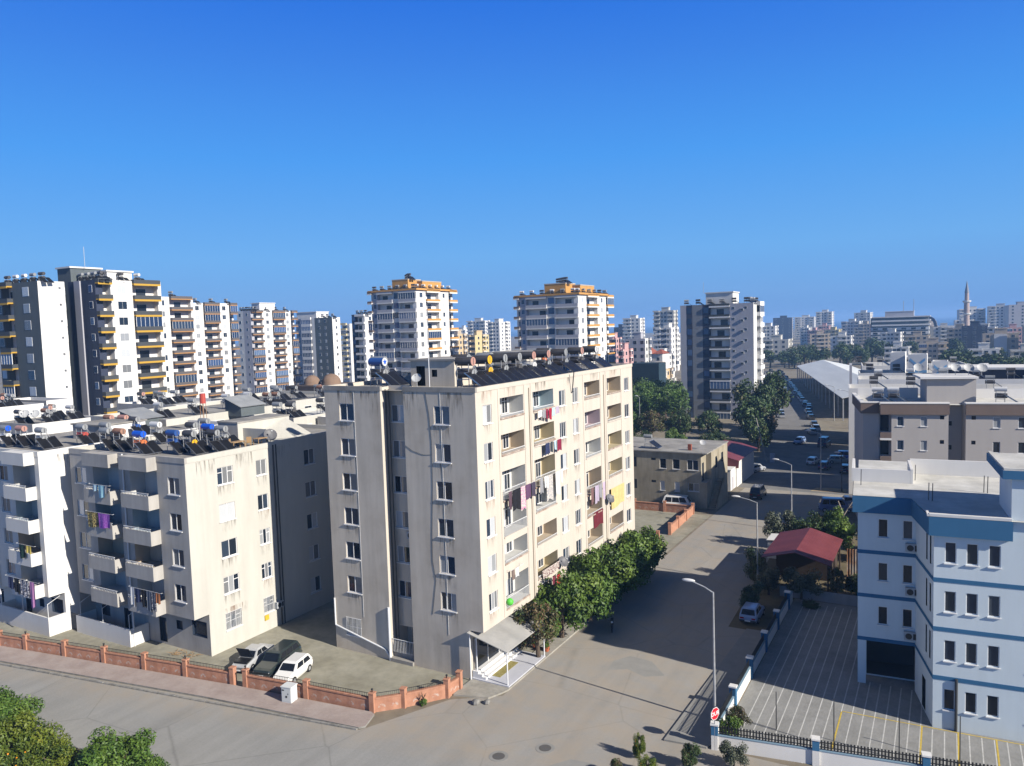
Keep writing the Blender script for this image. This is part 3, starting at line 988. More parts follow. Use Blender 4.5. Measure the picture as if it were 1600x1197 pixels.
    for k in range(5):
        zt = 15.9 - 3.19 * k
        y0 = 0 if k < 4 else 0
        window(R, (0, 0), H2, 3.925, zt - 1.5, 1.65, 1.5, 3 if st[k] else 2, st[k], grille=(k == 4))
        window(R, (0, 0), H2, 7.9, zt - 1.45, 1.2, 1.4, 3 if st[(k + 1) % 5] else 2, st[(k + 1) % 5], grille=(k == 4))
        if dep > 16:
            window(R, (0, 0), H2, 13.9, zt - 1.5, 1.4, 1.5, 2)
    for k in range(4):
        zt = 15.9 - 3.19 * k
        stain(R, 0, 3.925, zt - 1.57, H2, 1.7, 1.0)
        stain(R, 0, 7.9, zt - 1.52, H2, 1.3, 1.0, RSTAIN if k % 2 else STAIN)
    for u in (2.0, 6.0, 10.5):
        stain(R, 0, u, ztop - 0.45, H2, 1.9, 1.4)
    stain(R, 0, 4.3, 3.6, H2, 2.4, 0.9, RSTAIN)
    mb = MB()
    mb.tube([(-wid + 8.1, -0.1, ztop), (-wid + 8.1, -0.1, 0.0)], 0.07, 8)
    obj('drain_pipe', mb, R, mats=[WMET])
    return R


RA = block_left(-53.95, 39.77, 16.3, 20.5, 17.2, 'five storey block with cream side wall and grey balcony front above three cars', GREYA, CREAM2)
mb = MB()
for dx, r in ((0.1, 0.06), (0.1, 0.045)):
    pass
mb.tube([(0.09, 9.3, 17.0), (0.09, 9.3, 0.0)], 0.07, 8)
mb.tube([(0.09, 9.65, 17.0), (0.09, 9.65, 0.0)], 0.05, 8)
obj('drain_pipe', mb, RA, mats=[DKMET])
hut(RA, -8.0, -5.2, 9.9, 16.5, 16.85, 18.7, CREAM2, GREYA, None, None, over=0.05)
mb = MB()
mb.face([(-5.18, 10.4, 16.9), (-1.2, 10.4, 16.9), (-1.2, 16.0, 16.9), (-5.18, 16.0, 18.6)])
mb.box(-5.18, -2.0, 10.5, 10.7, 16.85, 18.2)
obj('roof_upstand', mb, RA, mats=[CREAM2])
RBk = block_left(-71.44, 37.6, 16.3, 22.0, 17.15, 'white five storey block with balconies at the left edge of the view', WHITE, WHITEB, cols=[('w', 0.7, 2.4), ('b', 3.5, 7.3), ('w', 9.4, 10.9), ('b', 11.9, 15.6)])
hut(RBk, -9, -4.0, 8.5, 13.5, 16.8, 18.3, WHITEB, GREYA, None, None)


def terrace(x0, x1, y0, y1, h, lab):
    R = empty('terrace', (x0, y0, 0), 0, lab, 'terrace wall')
    mb = MB()
    t = 0.16
    X, Y = x1 - x0, y1 - y0
    mb.box(0, X, 0, t, 0, h)
    mb.box(X - t, X, t, Y, 0, h)
    mb.box(0, t, t, Y, 0, h)
    obj('parapet', mb, R, mats=[WHITEB])
    mb = MB()
    mb.box(t, X - t, t, Y, 0, 0.25)
    obj('floor', mb, R, mats=[ROOFC])
    for x in (0.6, X * 0.5, X - 0.15):
        mb = MB()
        mb.cyl((x, 0.1, h), (x, 0.1, h + 1.3), 0.03, n=6)
        mb.cyl((x, 0.1, h + 1.25), (x - 0.05, 1.3, h + 1.7), 0.025, n=6)
        obj('post', mb, R, mats=[WMET])
    return R


terrace(-80.3, -71.5, 37.45, 39.15, 1.75, 'white terrace wall at the foot of the leftmost white block')
terrace(-70.3, -62.2, 39.3, 41.15, 1.6, 'white terrace wall with posts under the grey balcony front')
g_ = obj('yard_gate', rail_mesh(1.25, 1.6, 'bars').mesh('yard_gate', DKMET), None, (-70.9, 39.5, 0), 0, 'narrow dark barred gate between the two white terrace walls', 'gate')


# ------------------------------------------------------------------ plain blocks with white roofs behind
def plain_block(X1, Y0, wid, dep, ztop, lab, fm, sm, wins=True, rot=0, roof=None, par=0.5, nwin=None, cat='building', name='apartment_block', zwin=3.0):
    R = empty(name, (X1, Y0, 0), rad(rot), lab, cat)
    mb = MB()
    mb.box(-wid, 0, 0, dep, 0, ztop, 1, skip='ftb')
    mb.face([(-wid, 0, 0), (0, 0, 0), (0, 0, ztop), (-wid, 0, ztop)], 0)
    t = 0.2
    zr = ztop - par
    mb.face([(-wid + t, t, zr), (-t, t, zr), (-t, dep - t, zr), (-wid + t, dep - t, zr)], 2)
    for a in (((-wid, 0), (0, 0), (-t, t), (-wid + t, t), 0), ((0, 0), (0, dep), (-t, dep - t), (-t, t), 1), ((0, dep), (-wid, dep), (-wid + t, dep - t), (-t, dep - t), 1), ((-wid, dep), (-wid, 0), (-wid + t, t), (-wid + t, dep - t), 1)):
        mb.face([(*a[0], ztop), (*a[1], ztop), (*a[2], ztop), (*a[3], ztop)], a[4])
        mb.face([(*a[3], zr), (*a[2], zr), (*a[2], ztop), (*a[3], ztop)], a[4])
    obj('wall', mb, R, mats=[fm, sm, roof or ROOFC])
    if wins:
        n = int((ztop - 1) / zwin)
        for k in range(n):
            z_ = ztop - 1.9 - zwin * k - 0.5
            nx = max(1, int(wid / 3.4))
            for q in range(nx):
                small_window(R, -wid + wid * (q + 0.5) / nx, 0, z_, 0)
            ny = max(1, int(dep / 4.2))
            for q in range(ny):
                small_window(R, 0, dep * (q + 0.5) / ny, z_, H2)
    return R


def sw_mesh(w_, h, g, fr):
    mb = MB()
    mb.box(-w_ / 2 - 0.06, w_ / 2 + 0.06, -0.03, 0.05, -0.06, h + 0.06, 0)
    mb.box(-w_ / 2, -0.02, -0.045, 0.0, 0, h, 1)
    mb.box(0.02, w_ / 2, -0.045, 0.0, 0, h, 1)
    return mb.mesh('window', [fr, g])


def small_window(R, x, y, z_, ang, w_=1.3, h=1.4, g=None, fr=None):
    g = g or GLASS
    fr = fr or WHITEP
    return obj('window', cached(('sw', w_, h, g.name, fr.name), lambda: sw_mesh(w_, h, g, fr)), R, (x, y, z_), ang)


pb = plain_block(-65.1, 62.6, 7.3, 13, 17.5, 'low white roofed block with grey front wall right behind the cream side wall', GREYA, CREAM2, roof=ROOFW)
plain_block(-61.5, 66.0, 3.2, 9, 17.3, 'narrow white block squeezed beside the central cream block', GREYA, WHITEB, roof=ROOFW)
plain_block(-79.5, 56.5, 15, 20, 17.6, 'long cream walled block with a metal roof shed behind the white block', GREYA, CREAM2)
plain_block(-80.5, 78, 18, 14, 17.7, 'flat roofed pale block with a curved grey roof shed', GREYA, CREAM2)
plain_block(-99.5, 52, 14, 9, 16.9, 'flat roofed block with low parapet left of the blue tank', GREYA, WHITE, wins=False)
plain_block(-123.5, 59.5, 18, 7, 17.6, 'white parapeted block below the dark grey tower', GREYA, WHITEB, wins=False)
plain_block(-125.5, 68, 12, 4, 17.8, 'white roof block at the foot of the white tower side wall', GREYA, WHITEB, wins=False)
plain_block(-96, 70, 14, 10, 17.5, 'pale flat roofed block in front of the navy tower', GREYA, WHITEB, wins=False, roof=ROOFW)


def shed(x0, y0, w_, d, z0, zl, zh, lab):
    R = empty('roof_shed', (x0, y0, z0), 0, lab, 'roof shed')
    mb = MB()
    mb.face([(0, 0, zh - z0), (w_, 0, zl - z0), (w_, d, zl - z0), (0, d, zh - z0)])
    mb.face([(0, d, zh - z0 - 0.05), (w_, d, zl - z0 - 0.05), (w_, 0, zl - z0 - 0.05), (0, 0, zh - z0 - 0.05)])
    obj('roof', mb, R, mats=[SHEET])
    mb = MB()
    mb.face([(0.2, 0.2, 0), (w_ - 0.2, 0.2, 0), (w_ - 0.2, 0.2, zl - z0 - 0.05), (0.2, 0.2, zh - z0 - 0.07)])
    mb.face([(w_ - 0.2, 0.2, 0), (w_ - 0.2, d - 0.2, 0), (w_ - 0.2, d - 0.2, zl - z0 - 0.05), (w_ - 0.2, 0.2, zl - z0 - 0.05)])
    obj('wall', mb, R, mats=[DKGREY])


shed(-84.6, 53.8, 4.0, 3.4, 17.0, 17.9, 18.9, 'grey lean-to roof shed on the pale roofs left of the blue tank')
shed(-80.2, 65.2, 3.3, 4.2, 17.0, 18.2, 19.4, 'grey lean-to roof shed beside the red tank in the pale roofs')

# ------------------------------------------------------------------ light blue school-like block (right)
BL = empty('office_block', (-0.6, 55.03, 0), rad(5), 'light blue four storey block with mid blue roof band beside the parking lot', 'building')
mb = MB()
bm = [LBLUE, MBLUE, ROOFW, GLASS_DK, WHITEB, pm('undercroft_shade', (0.07, 0.072, 0.08), 0.9)]
rows = (11.07, 7.85, 4.6, 1.33)
fo = []
for z_ in rows:
    for u in (0.62, 1.82, 3.03, 5.4, 6.6, 7.8, 10.0, 11.2):
        fo.append((u, u + 0.65, z_, z_ + 1.38, 0.18, False, 0))
wall(mb, (0, 0), 0, 14, 0, 14.1, fo, 0)
wo_ = []
for z_ in rows[:3]:
    for u in (1.34, 2.93):
        wo_.append((u, u + 0.65, z_, z_ + 1.36, 0.18, False, 0))
wall(mb, (-4.5, 5.05), 0, 3.75, 3.45, 14.1, wo_, 0)
ca = math.atan2(-5.05, 0.75)
cl_ = math.hypot(5.05, 0.75)
wall(mb, (-0.75, 5.05), ca, cl_, 3.45, 14.1, [(3.1, 3.45, z_, z_ + 1.9, 0.15, True, 3) for z_ in (10.7, 7.5, 4.3)] + [(4.1, 4.45, z_, z_ + 1.9, 0.15, True, 3) for z_ in (10.7, 7.5, 4.3)], 0)
wall(mb, (-0.75, 5.05), ca, cl_, 0, 3.45, [(2.2, 3.2, 0.1, 2.3, 0.2, True, 3)], 0)
wall(mb, (-4.5, 14.7), -H2, 9.65, 3.45, 14.1, [(1.2, 1.9, z_, z_ + 1.4, 0.2, True, 3) for z_ in rows[:3]] + [(6.2, 6.9, z_, z_ + 1.4, 0.2, True, 3) for z_ in rows[:3]], 0)
wall(mb, (-3.95, 6.6), 0, 3.4, 0, 3.45, [(0.05, 3.3, 0.12, 3.3, 2.5, True, 5)], 0)  # undercroft recess coloured dark, its deep shade put into the material
wall(mb, (-4.5, 11.0), 0, 4.5, 0, 3.45, [], 0)
wall(mb, (-4.5, 14.7), -H2, 3.7, 0, 3.45, [], 0)
mb.face([(-4.5, 5.05, 3.45), (-4.5, 11, 3.45), (0, 11, 3.45), (0, 0, 3.45), (-0.75, 5.05, 3.45)], 0)
wall(mb, (14, 20), math.pi, 18.5, 0, 14.1, [], 0)
wall(mb, (14, 0), H2, 20, 0, 14.1, [], 0)
mb.box(-4.5, -3.95, 5.05, 5.55, 0.0, 3.44, 0)
mb.box(-4.5, -4.1, 10.4, 10.98, 0.0, 3.44, 0)
mb.face([(-4.5, 14.7, 0), (-4.5, 20, 0), (-4.5, 20, 14.1), (-4.5, 14.7, 14.1)], 0)
mb.face([(-4.82, 4.75, 14.12), (-1.05, 4.75, 14.12), (-0.28, -0.28, 14.12), (14, -0.28, 14.12), (14, 20, 14.12), (-4.5, 20, 14.12), (-4.5, 14.7, 14.12), (-4.82, 14.7, 14.12)], 2)
obj('wall', mb, BL, mats=bm)
mb = MB()
BAND = [(-4.85, 14.7), (-4.85, 4.72), (-1.05, 4.72), (-0.32, -0.32), (4.25, -0.32), (4.25, -0.003)]


def band(mb, line, z0, z1, t, m=0):
    for (x0, y0), (x1, y1) in zip(line, line[1:]):
        mb.face([(x0, y0, z0), (x1, y1, z0), (x1, y1, z1), (x0, y0, z1)], m)


band(mb, BAND, 12.88, 14.11, 0.3)
mb.face([(-4.85, 4.72, 12.88), (-4.5, 5.05, 12.88), (-0.75, 5.05, 12.88), (-1.05, 4.72, 12.88)])
mb.face([(-1.05, 4.72, 12.88), (-0.75, 5.05, 12.88), (0, 0, 12.88), (-0.32, -0.32, 12.88)])
mb.face([(-0.32, -0.32, 12.88), (0, 0, 12.88), (4.25, 0, 12.88), (4.25, -0.32, 12.88)])
mb.face([(-4.85, 14.7, 12.88), (-4.5, 14.7, 12.88), (-4.5, 5.05, 12.88), (-4.85, 4.72, 12.88)])
obj('roof_band', mb, BL, mats=[MBLUE])
for z_ in (9.8, 6.55, 3.29):
    mb = MB()
    o = 0.025
    ln = [(-4.5 - o, 14.7), (-4.5 - o, 5.05 - o), (-0.75 - o, 5.05 - o), (-o, -o), (14, -o)]
    if z_ < 4:
        ln = [(-4.5 - o, 14.7), (-4.5 - o, 5.05 - o), (-0.75 - o, 5.05 - o), (-o, -o), (14, -o)]
    band(mb, ln, z_, z_ + 0.27, o)
    for (x0, y0), (x1, y1) in zip(ln[1:], ln[2:]):
        mb.face([(x0, y0, z_ + 0.27), (x1, y1, z_ + 0.27), (x1, y1 + o, z_ + 0.27), (x0, y0 + o, z_ + 0.27)])
    obj('storey_band', mb, BL, mats=[MBLUE])
mb = MB()
mb.box(-0.3, 4.18, -0.3, -0.05, 14.125, 14.30)
mb.box(-0.42, -0.28, -0.3, 1.0, 14.125, 14.26)
obj('roof_kerb', mb, BL, mats=[WHITEB])
mb = MB()
mb.box(-4.95, -0.86, 10.0, 10.2, 14.125, 15.15)
mb.box(-4.95, -4.75, 10.2, 14.6, 14.125, 15.15)
obj('roof_parapet', mb, BL, mats=[WHITEB])
mb = MB()
mb.box(-0.85, -0.68, 10.0, 14.4, 14.125, 15.25)
mb.box(-0.68, 14, 14.2, 14.4, 14.125, 15.35)
obj('roof_parapet', mb, BL, mats=[WHITEB])
mb = MB()
mb.box(4.2, 9.0, 0.0, 4.6, 14.13, 16.75, 0)
obj('roof_tower', mb, BL, mats=[LBLUE])
mb = MB()
mb.box(3.68, 9.5, -0.25, 6.6, 16.75, 17.3, 0, 1)
mb.box(3.75, 3.95, -0.2, 6.5, 17.3, 17.42, 1)
mb.box(3.95, 9.4, -0.2, 0.0, 17.3, 17.42, 1)
obj('tower_eave', mb, BL, mats=[MBLUE, ROOFW])
for x, y in ((0.0, 4.6), (0.22, 4.4), (3.75, 8.2), (3.95, 8.0), (-4.3, 8.6), (-0.45, 11.5)):
    mb = MB()
    mb.cyl((x, y, 14.12), (x + 0.02, y, 15.35), 0.03, n=5)
    obj('rebar', mb, BL, mats=[DKMET])
AW = pm('air_con_body', (0.42, 0.44, 0.46), 0.5)


def aircon_mesh():
    mb = MB()
    mb.box(-0.42, 0.42, -0.3, 0.0, 0, 0.58, 0)
    mb.cyl((-0.12, -0.305, 0.29), (-0.12, -0.315, 0.29), 0.22, n=14, m=1)
    mb.box(0.16, 0.36, -0.312, -0.3, 0.08, 0.5, 1)
    return mb.mesh('air_conditioner', [AW, BLACK])


for x, z_ in ((-0.98, 10.25), (-0.98, 7.05), (-1.05, 3.8)):
    obj('air_conditioner', cached('ac', aircon_mesh), BL, (x, 5.05, z_), 0)
for z_ in rows:
    for u in (0.62, 1.82, 3.03, 5.4, 6.6, 7.8, 10.0, 11.2):
        window(BL, (0, 0), 0, u + 0.325, z_, 0.65, 1.38, 1, g=GLASS_DK)
for z_ in rows[:3]:
    for u in (1.34, 2.93):
        window(BL, (-4.5, 5.05), 0, u + 0.325, z_, 0.65, 1.36, 1, g=GLASS_DK)
mb = MB()
mb.tube([(1.33, -0.09, 3.5), (1.33, -0.09, 0.0)], 0.085, 8)
obj('drain_pipe', mb, BL, mats=[DKMET])
obj('air_conditioner', cached('ac', aircon_mesh), RA, (0.02, 9.0, 0.75 + 1.0), H2)
obj('air_conditioner', cached('ac', aircon_mesh), ROOT, (-7.2, 1.15, 19.7 - FZ * 3 - 0.75), 0)
mb = MB()
mb.box(0.0, 0.12, 7.3, 7.75, 1.05, 1.5)
obj('meter_box', mb, RA, mats=[pm('meter_yellow', (0.6, 0.42, 0.04), 0.6)])

# wall, pillars and railings of the parking lot
LW = empty('picket_wall', (-12.45, 46.2, 0), rad(9.6), 'white wall with dark pickets and blue pillars along the parking lot near side', 'fence')
mb = MB()
mb.box(0, 26, -0.08, 0.08, 0, 0.92, 0)
mb.box(-0.02, 26, -0.11, 0.11, 0.92, 0.98, 1)
obj('wall', mb, LW, mats=[WHITEB, pm('coping_blue', (0.22, 0.33, 0.42), 0.7)])
for k in range(4):
    mb = MB()
    x = -0.1 + k * 5.95
    mb.box(x - 0.2, x + 0.2, -0.2, 0.2, 0, 0.95, 1)
    mb.box(x - 0.2, x + 0.2, -0.2, 0.2, 0.95, 1.6, 0)
    mb.box(x - 0.25, x + 0.25, -0.25, 0.25, 1.6, 1.7, 1)
    obj('pillar', mb, LW, mats=[MBLUE, WHITEB])
for k in range(4):
    mb = MB()
    x0, x1 = -0.1 + k * 5.95 + 0.22, -0.1 + (k + 1) * 5.95 - 0.22
    n = 30
    for q in range(n):
        x = x0 + (x1 - x0) * (q + 0.5) / n
        mb.box(x - 0.045, x + 0.045, -0.015, 0.015, 1.0, 1.58)
    mb.box(x0, x1, 0.016, 0.045, 1.12, 1.17)
    mb.box(x0, x1, 0.016, 0.045, 1.40, 1.45)
    obj('picket_panel', mb, LW, mats=[BLACK])
LF = empty('picket_wall', (-12.72, 46.3, 0), 0, 'white wall with dark pickets and blue pillars between street footpath and parking lot', 'fence')
mb = MB()
mb.box(-0.1, 0.1, 0.3, 28.5, 0, 0.95, 0)
mb.box(-0.13, 0.13, 0.3, 28.5, 0.95, 1.02, 1)
obj('wall', mb, LF, mats=[WHITEB, pm('coping_blue', (0.22, 0.33, 0.42), 0.7)])
PY = (5.4, 10.6, 15.9, 21.0, 26.2)
for y in PY:
    mb = MB()
    mb.box(-0.22, 0.22, y - 0.2, y + 0.2, 0, 1.6, 0)
    mb.box(-0.26, 0.26, y - 0.25, y + 0.25, 1.6, 1.7, 1)
    obj('pillar', mb, LF, mats=[MBLUE, WHITEB])
for y0, y1 in zip((0.15,) + PY, PY):
    mb = MB()
    n = 28
    for q in range(n):
        y = y0 + 0.22 + (y1 - y0 - 0.44) * (q + 0.5) / n
        mb.box(-0.015, 0.015, y - 0.035, y + 0.035, 1.03, 1.58)
    for z_ in (1.12, 1.42):
        mb.box(-0.045, -0.016, y0 + 0.2, y1 - 0.2, z_, z_ + 0.05)
    obj('picket_panel', mb, LF, mats=[BLACK])
mb = MB()
mb.prism([(-15.7, 45.6), (-13.0, 45.9), (-12.85, 46.4), (-12.85, 66), (-15.0, 66)], -0.02, 0.12)
obj('side_footpath', mb, mats=[PATCH], kind='structure')
mb = MB()
mb.box(-14.0, 14.5, 75.7, 75.85, 0, 1.0)
obj('rear_wall', mb, label='low dark rear wall closing the far side of the parking lot', cat='wall', mats=[plaster('shaded_wall', (0.35, 0.35, 0.36))], name=None) if False else obj('boundary_wall', mb, label='low grey wall closing the far side of the parking lot', cat='wall', mats=[plaster('rear_wall_grey', (0.34, 0.34, 0.35))])
for k, (x, y, h, d) in enumerate(((-9.55, 50.2, 2.6, 'nearest the red sign'), (-5.95, 49.6, 3.2, 'at the first yellow line'), (-2.3, 49.9, 2.7, 'left of the blue block corner'), (0.9, 51.0, 3.0, 'in front of the blue block windows'))):
    mb = MB()
    mb.cyl((x, y, 0.01), (x, y, h), 0.04, 0.03, 6)
    obj('thin_pole', mb, label='thin dark pole in the parking lot ' + d, cat='pole', mats=[DKMET])

# ------------------------------------------------------------------ beige block behind it
BE = empty('apartment_block', (-5.72, 102.1, 0), rad(10.18), 'beige flat block with brown roof band behind the light blue block', 'building')
mb = MB()
bm = [BEIGE, TAUPE, ROOFW, GLASS_DK]
zr = [14.92 - 2.93 * k for k in range(5)]
fo, f2 = [], []
for z_ in zr:
    fo += [(0.59, 1.34, z_ - 1.2, z_, 0.16, False, 0), (3.16, 3.84, z_ - 1.2, z_, 0.16, False, 0), (5.2, 5.65, z_ - 0.35, z_ + 0.1, 0.16, True, 3)]
    f2 += [(0.58, 1.02, z_ - 0.35, z_ + 0.1, 0.16, True, 3), (2.78, 3.53, z_ - 1.3, z_, 0.16, False, 0), (5.3, 6.05, z_ - 1.3, z_, 0.16, False, 0), (8.0, 8.75, z_ - 1.3, z_, 0.16, False, 0)]
wall(mb, (0, 0), 0, 6.1, 0, 16.4, fo, 0)
wall(mb, (6.1, 2.2), 0, 1.8, 0, 16.4, [(0.25, 0.75, z_ - 1.35, z_ - 0.8, 0.16, True, 3) for z_ in zr], 0)
mb.face([(6.1, 0, 0), (6.1, 2.2, 0), (6.1, 2.2, 16.4), (6.1, 0, 16.4)], 0)
mb.face([(7.9, 2.2, 0), (7.9, 0, 0), (7.9, 0, 16.4), (7.9, 2.2, 16.4)], 0)
wall(mb, (7.9, 0), 0, 12, 0, 16.4, f2, 0)
wall(mb, (-1.25, 1.3), 0, 1.25, 0, 16.4, [(0.15, 1.1, z_ - 2.0, z_, 0.1, True, 3) for z_ in zr], 0)
mb.face([(0, 1.3, 0), (0, 0, 0), (0, 0, 16.4), (0, 1.3, 16.4)], 0)
wall(mb, (-3.05, 1.0), 0, 1.8, 0, 16.4, [], 0)
mb.face([(-1.25, 1.0, 0), (-1.25, 1.3, 0), (-1.25, 1.3, 16.4), (-1.25, 1.0, 16.4)], 0)
wall(mb, (-3.05, 13), -H2, 12, 0, 16.4, [], 0)
wall(mb, (19.9, 13), math.pi, 22.95, 0, 16.4, [], 0)
wall(mb, (19.9, 0), H2, 13, 0, 16.4, [], 0)
mb.face([(-3.05, 1.0, 16.2), (19.9, 1.0, 16.2), (19.9, 13, 16.2), (-3.05, 13, 16.2)], 2)
obj('wall', mb, BE, mats=bm)
mb = MB()
for x0, x1 in ((-1.25, 6.15), (7.85, 20.2)):
    mb.box(x0, x1, -0.3, -0.003, 15.15, 16.45, 0)
    mb.box(x0 - 0.05, x1 + 0.05, -0.36, 0.6, 16.45, 16.6, 1)
mb.box(-3.35, -1.26, 0.7, 0.997, 15.15, 16.45, 0)
mb.box(-3.35, -3.06, 1.0, 13, 15.15, 16.45, 0)
mb.box(-3.4, -1.3, 0.64, 1.2, 16.45, 16.6, 1)
mb.box(-3.4, -2.9, 1.2, 13, 16.45, 16.6, 1)
obj('roof_band', mb, BE, mats=[TAUPE, WHITEB])
mb = MB()
mb.box(4.3, 9.6, 3.2, 8, 16.2, 19.2, 0)
t_ = obj('stair_tower', mb, BE, mats=[BEIGE])
mb = MB()
mb.box(3.5, 9.75, 2.7, 8.6, 19.2, 19.45)
obj('roof_slab', mb, t_, mats=[WHITEB])
mb = MB()
mb.box(-3.0, 4.2, 9.0, 9.2, 16.2, 17.6)
obj('roof_parapet', mb, BE, mats=[WHITEB])
mb = MB()
mb.box(9.7, 19.5, 9.0, 9.2, 16.2, 17.4)
obj('roof_parapet', mb, BE, mats=[WHITEB])
for z_ in zr:
    for u in (0.965, 3.5):
        window(BE, (0, 0), 0, u, z_ - 1.2, 0.72, 1.2, 1)
    for u in (3.155, 5.675, 8.375):
        window(BE, (7.9, 0), 0, u, z_ - 1.3, 0.75, 1.3, 1)
    mb = MB()
    mb.box(-1.25, -0.003, -0.05, 1.29, z_ - 2.95, z_ - 2.7, 1)
    mb.box(-1.25, -0.003, -0.05, 0.05, z_ - 2.7, z_ - 2.0, 0)
    obj('balcony', cached('beb%.2f' % z_, lambda: mb.mesh('balcony', [TAUPE, WHITEB])), BE)

# ------------------------------------------------------------------ two storey beige house by the street
MI = empty('two_storey_house', (-29.86, 107.38, 0), 0, 'old beige two storey flat roofed house behind the white minibus', 'building')
mb = MB()
fo = [(9.0, 10.0, 5.6, 7.1, 0.25, False, 0), (10.97, 12.05, 5.6, 7.1, 0.25, False, 0), (13.15, 14.8, 5.6, 7.1, 0.25, False, 0), (7.7, 8.4, 6.75, 7.1, 0.25, True, 2), (9.03, 9.75, 2.3, 3.72, 0.25, False, 0), (11.24, 12.0, 2.3, 3.72, 0.25, False, 0), (13.26, 14.9, 2.5, 3.7, 0.25, False, 0), (7.7, 8.4, 3.4, 3.75, 0.25, True, 2), (4.0, 5.4, 5.6, 7.1, 0.25, True, 2), (4.0, 5.4, 2.3, 3.7, 0.25, True, 2)]
wall(mb, (-16, 0), 0, 15.2, 0, 8.05, fo, 0)
wall(mb, (-0.8, 0), 0, 0.8, 0, 3.9, [], 0)
wall(mb, (-0.8, 0), H2, 2.6, 3.9, 8.05, [(0.5, 1.5, 3.95, 6.6, 0.2, True, 2)], 0)
mb.face([(-0.8, 0, 3.9), (0, 0, 3.9), (0, 2.6, 3.9), (-0.8, 2.6, 3.9)], 1)
mb.face([(-0.8, 2.6, 3.9), (0, 2.6, 3.9), (0, 2.6, 8.05), (-0.8, 2.6, 8.05)], 0)
wall(mb, (0, 0), H2, 2.6, 0, 3.9, [], 0)
wall(mb, (0, 2.6), H2, 9.4, 0, 8.05, [(2.2, 3.2, 5.2, 6.9, 0.2, True, 2), (5.6, 6.8, 5.6, 7.0, 0.2, True, 2), (2.2, 3.2, 1.0, 3.1, 0.2, True, 2)], 0)
wall(mb, (0, 12), math.pi, 16, 0, 8.05, [], 0)
wall(mb, (-16, 12), -H2, 12, 0, 8.05, [], 0)
obj('wall', mb, MI, mats=[MIDB, ROOFC, GLASS_DK])
mb = MB()
mb.box(-16.2, 0.15, -0.25, 12.2, 8.06, 8.22, 0)
obj('roof', mb, MI, mats=[ROOFC])
for u, z_, w_, h in ((9.5, 5.6, 1.0, 1.5), (11.51, 5.6, 1.08, 1.5), (13.975, 5.6, 1.65, 1.5), (9.39, 2.3, 0.72, 1.42), (11.62, 2.3, 0.76, 1.42), (14.08, 2.5, 1.64, 1.2)):
    window(MI, (-16, 0), 0, u, z_, w_, h, 2 if w_ > 1.2 else 1, g=GLASS_DK if z_ > 3 else GLASS)
mb = MB()
for k in range(14):
    mb.box(0.02, 1.2, 0.5 + k * 0.32, 6.5, 0.24 * k, 0.24 * (k + 1) - 0.003)
mb.face([(1.22, 0.3, 0), (1.22, 6.5, 0), (1.22, 6.5, 4.4), (1.22, 4.9, 4.3), (1.22, 0.3, 1.0)])
mb.box(1.23, 1.36, 0.3, 6.5, 0, 0.95)
mb.face([(1.36, 0.3, 0.95), (1.36, 6.5, 0.95), (1.36, 6.5, 4.4), (1.36, 4.9, 4.3), (1.36, 0.3, 1.0)])
obj('outside_stair', mb, MI, mats=[MIDB])
mb = MB()
mb.box(-3.2, -2.7, 1.6, 2.1, 8.2, 9.1, 0)
obj('chimney', mb, MI, mats=[TILE])
RH = empty('red_roof_house', (-34.5, 123.5, 0), 0, 'small white house with dark red sheet roof behind the beige house', 'building')
mb = MB()
mb.box(0, 5.0, 0.4, 13, 0, 4.4)
obj('wall', mb, RH, mats=[WHITE])
mb = MB()
mb.face([(-0.3, 0, 5.6), (2.6, 0, 5.2), (2.6, 14, 5.2), (-0.3, 14, 5.6)])
mb.face([(2.6, 0, 5.2), (5.5, 0, 4.4), (5.5, 14, 4.4), (2.6, 14, 5.2)])
mb.face([(-0.3, 0, 3.2), (5.4, 0, 3.2), (5.5, 0, 4.4), (2.6, 0, 5.2), (-0.3, 0, 5.6)])
obj('roof', mb, RH, mats=[REDROOF])
mb = MB()
mb.box(0, 2.3, 0, 3.4, 0, 3.3)
mb.box(-0.12, 2.42, -0.12, 3.52, 3.3, 3.45)
o = obj('kiosk', mb, loc=(-32.0, 120.6, 0), label='small white cube kiosk between the beige house and the street', cat='kiosk', mats=[WHITEB])
mb = MB()
mb.box(2.305, 2.33, 1.0, 1.9, 0.05, 2.1)
obj('door', mb, o, mats=[LAV])

# red roofed garden hut right of the street
HU = empty('garden_hut', (-16.0, 77.0, 0), 0, 'open garden hut with maroon gable roof among trees beside the parking lot', 'hut')
mb = MB()
for a, b_ in (((0, 3.3), (3.2, 4.15)), ((3.2, 4.15), (6.5, 3.2))):
    mb.face([(a[0], 0, a[1]), (b_[0], 0, b_[1]), (b_[0], 10, b_[1]), (a[0], 10, a[1])])
    mb.face([(a[0], 10, a[1] - 0.07), (b_[0], 10, b_[1] - 0.07), (b_[0], 0, b_[1] - 0.07), (a[0], 0, a[1] - 0.07)])
    mb.face([(a[0], 0, a[1] - 0.07), (b_[0], 0, b_[1] - 0.07), (b_[0], 0, b_[1]), (a[0], 0, a[1])])
mb.face([(6.5, 0, 3.13), (6.5, 10, 3.13), (6.5, 10, 3.2), (6.5, 0, 3.2)])
for k in range(1, 24):
    y = 10 * k / 24
    mb.face([(0, y, 3.305), (3.2, y, 4.155), (3.2, y + 0.04, 4.175), (0, y + 0.04, 3.325)])
    mb.face([(3.2, y, 4.155), (6.5, y, 3.205), (6.5, y + 0.04, 3.225), (3.2, y + 0.04, 4.175)])
obj('roof', mb, HU, mats=[REDROOF])
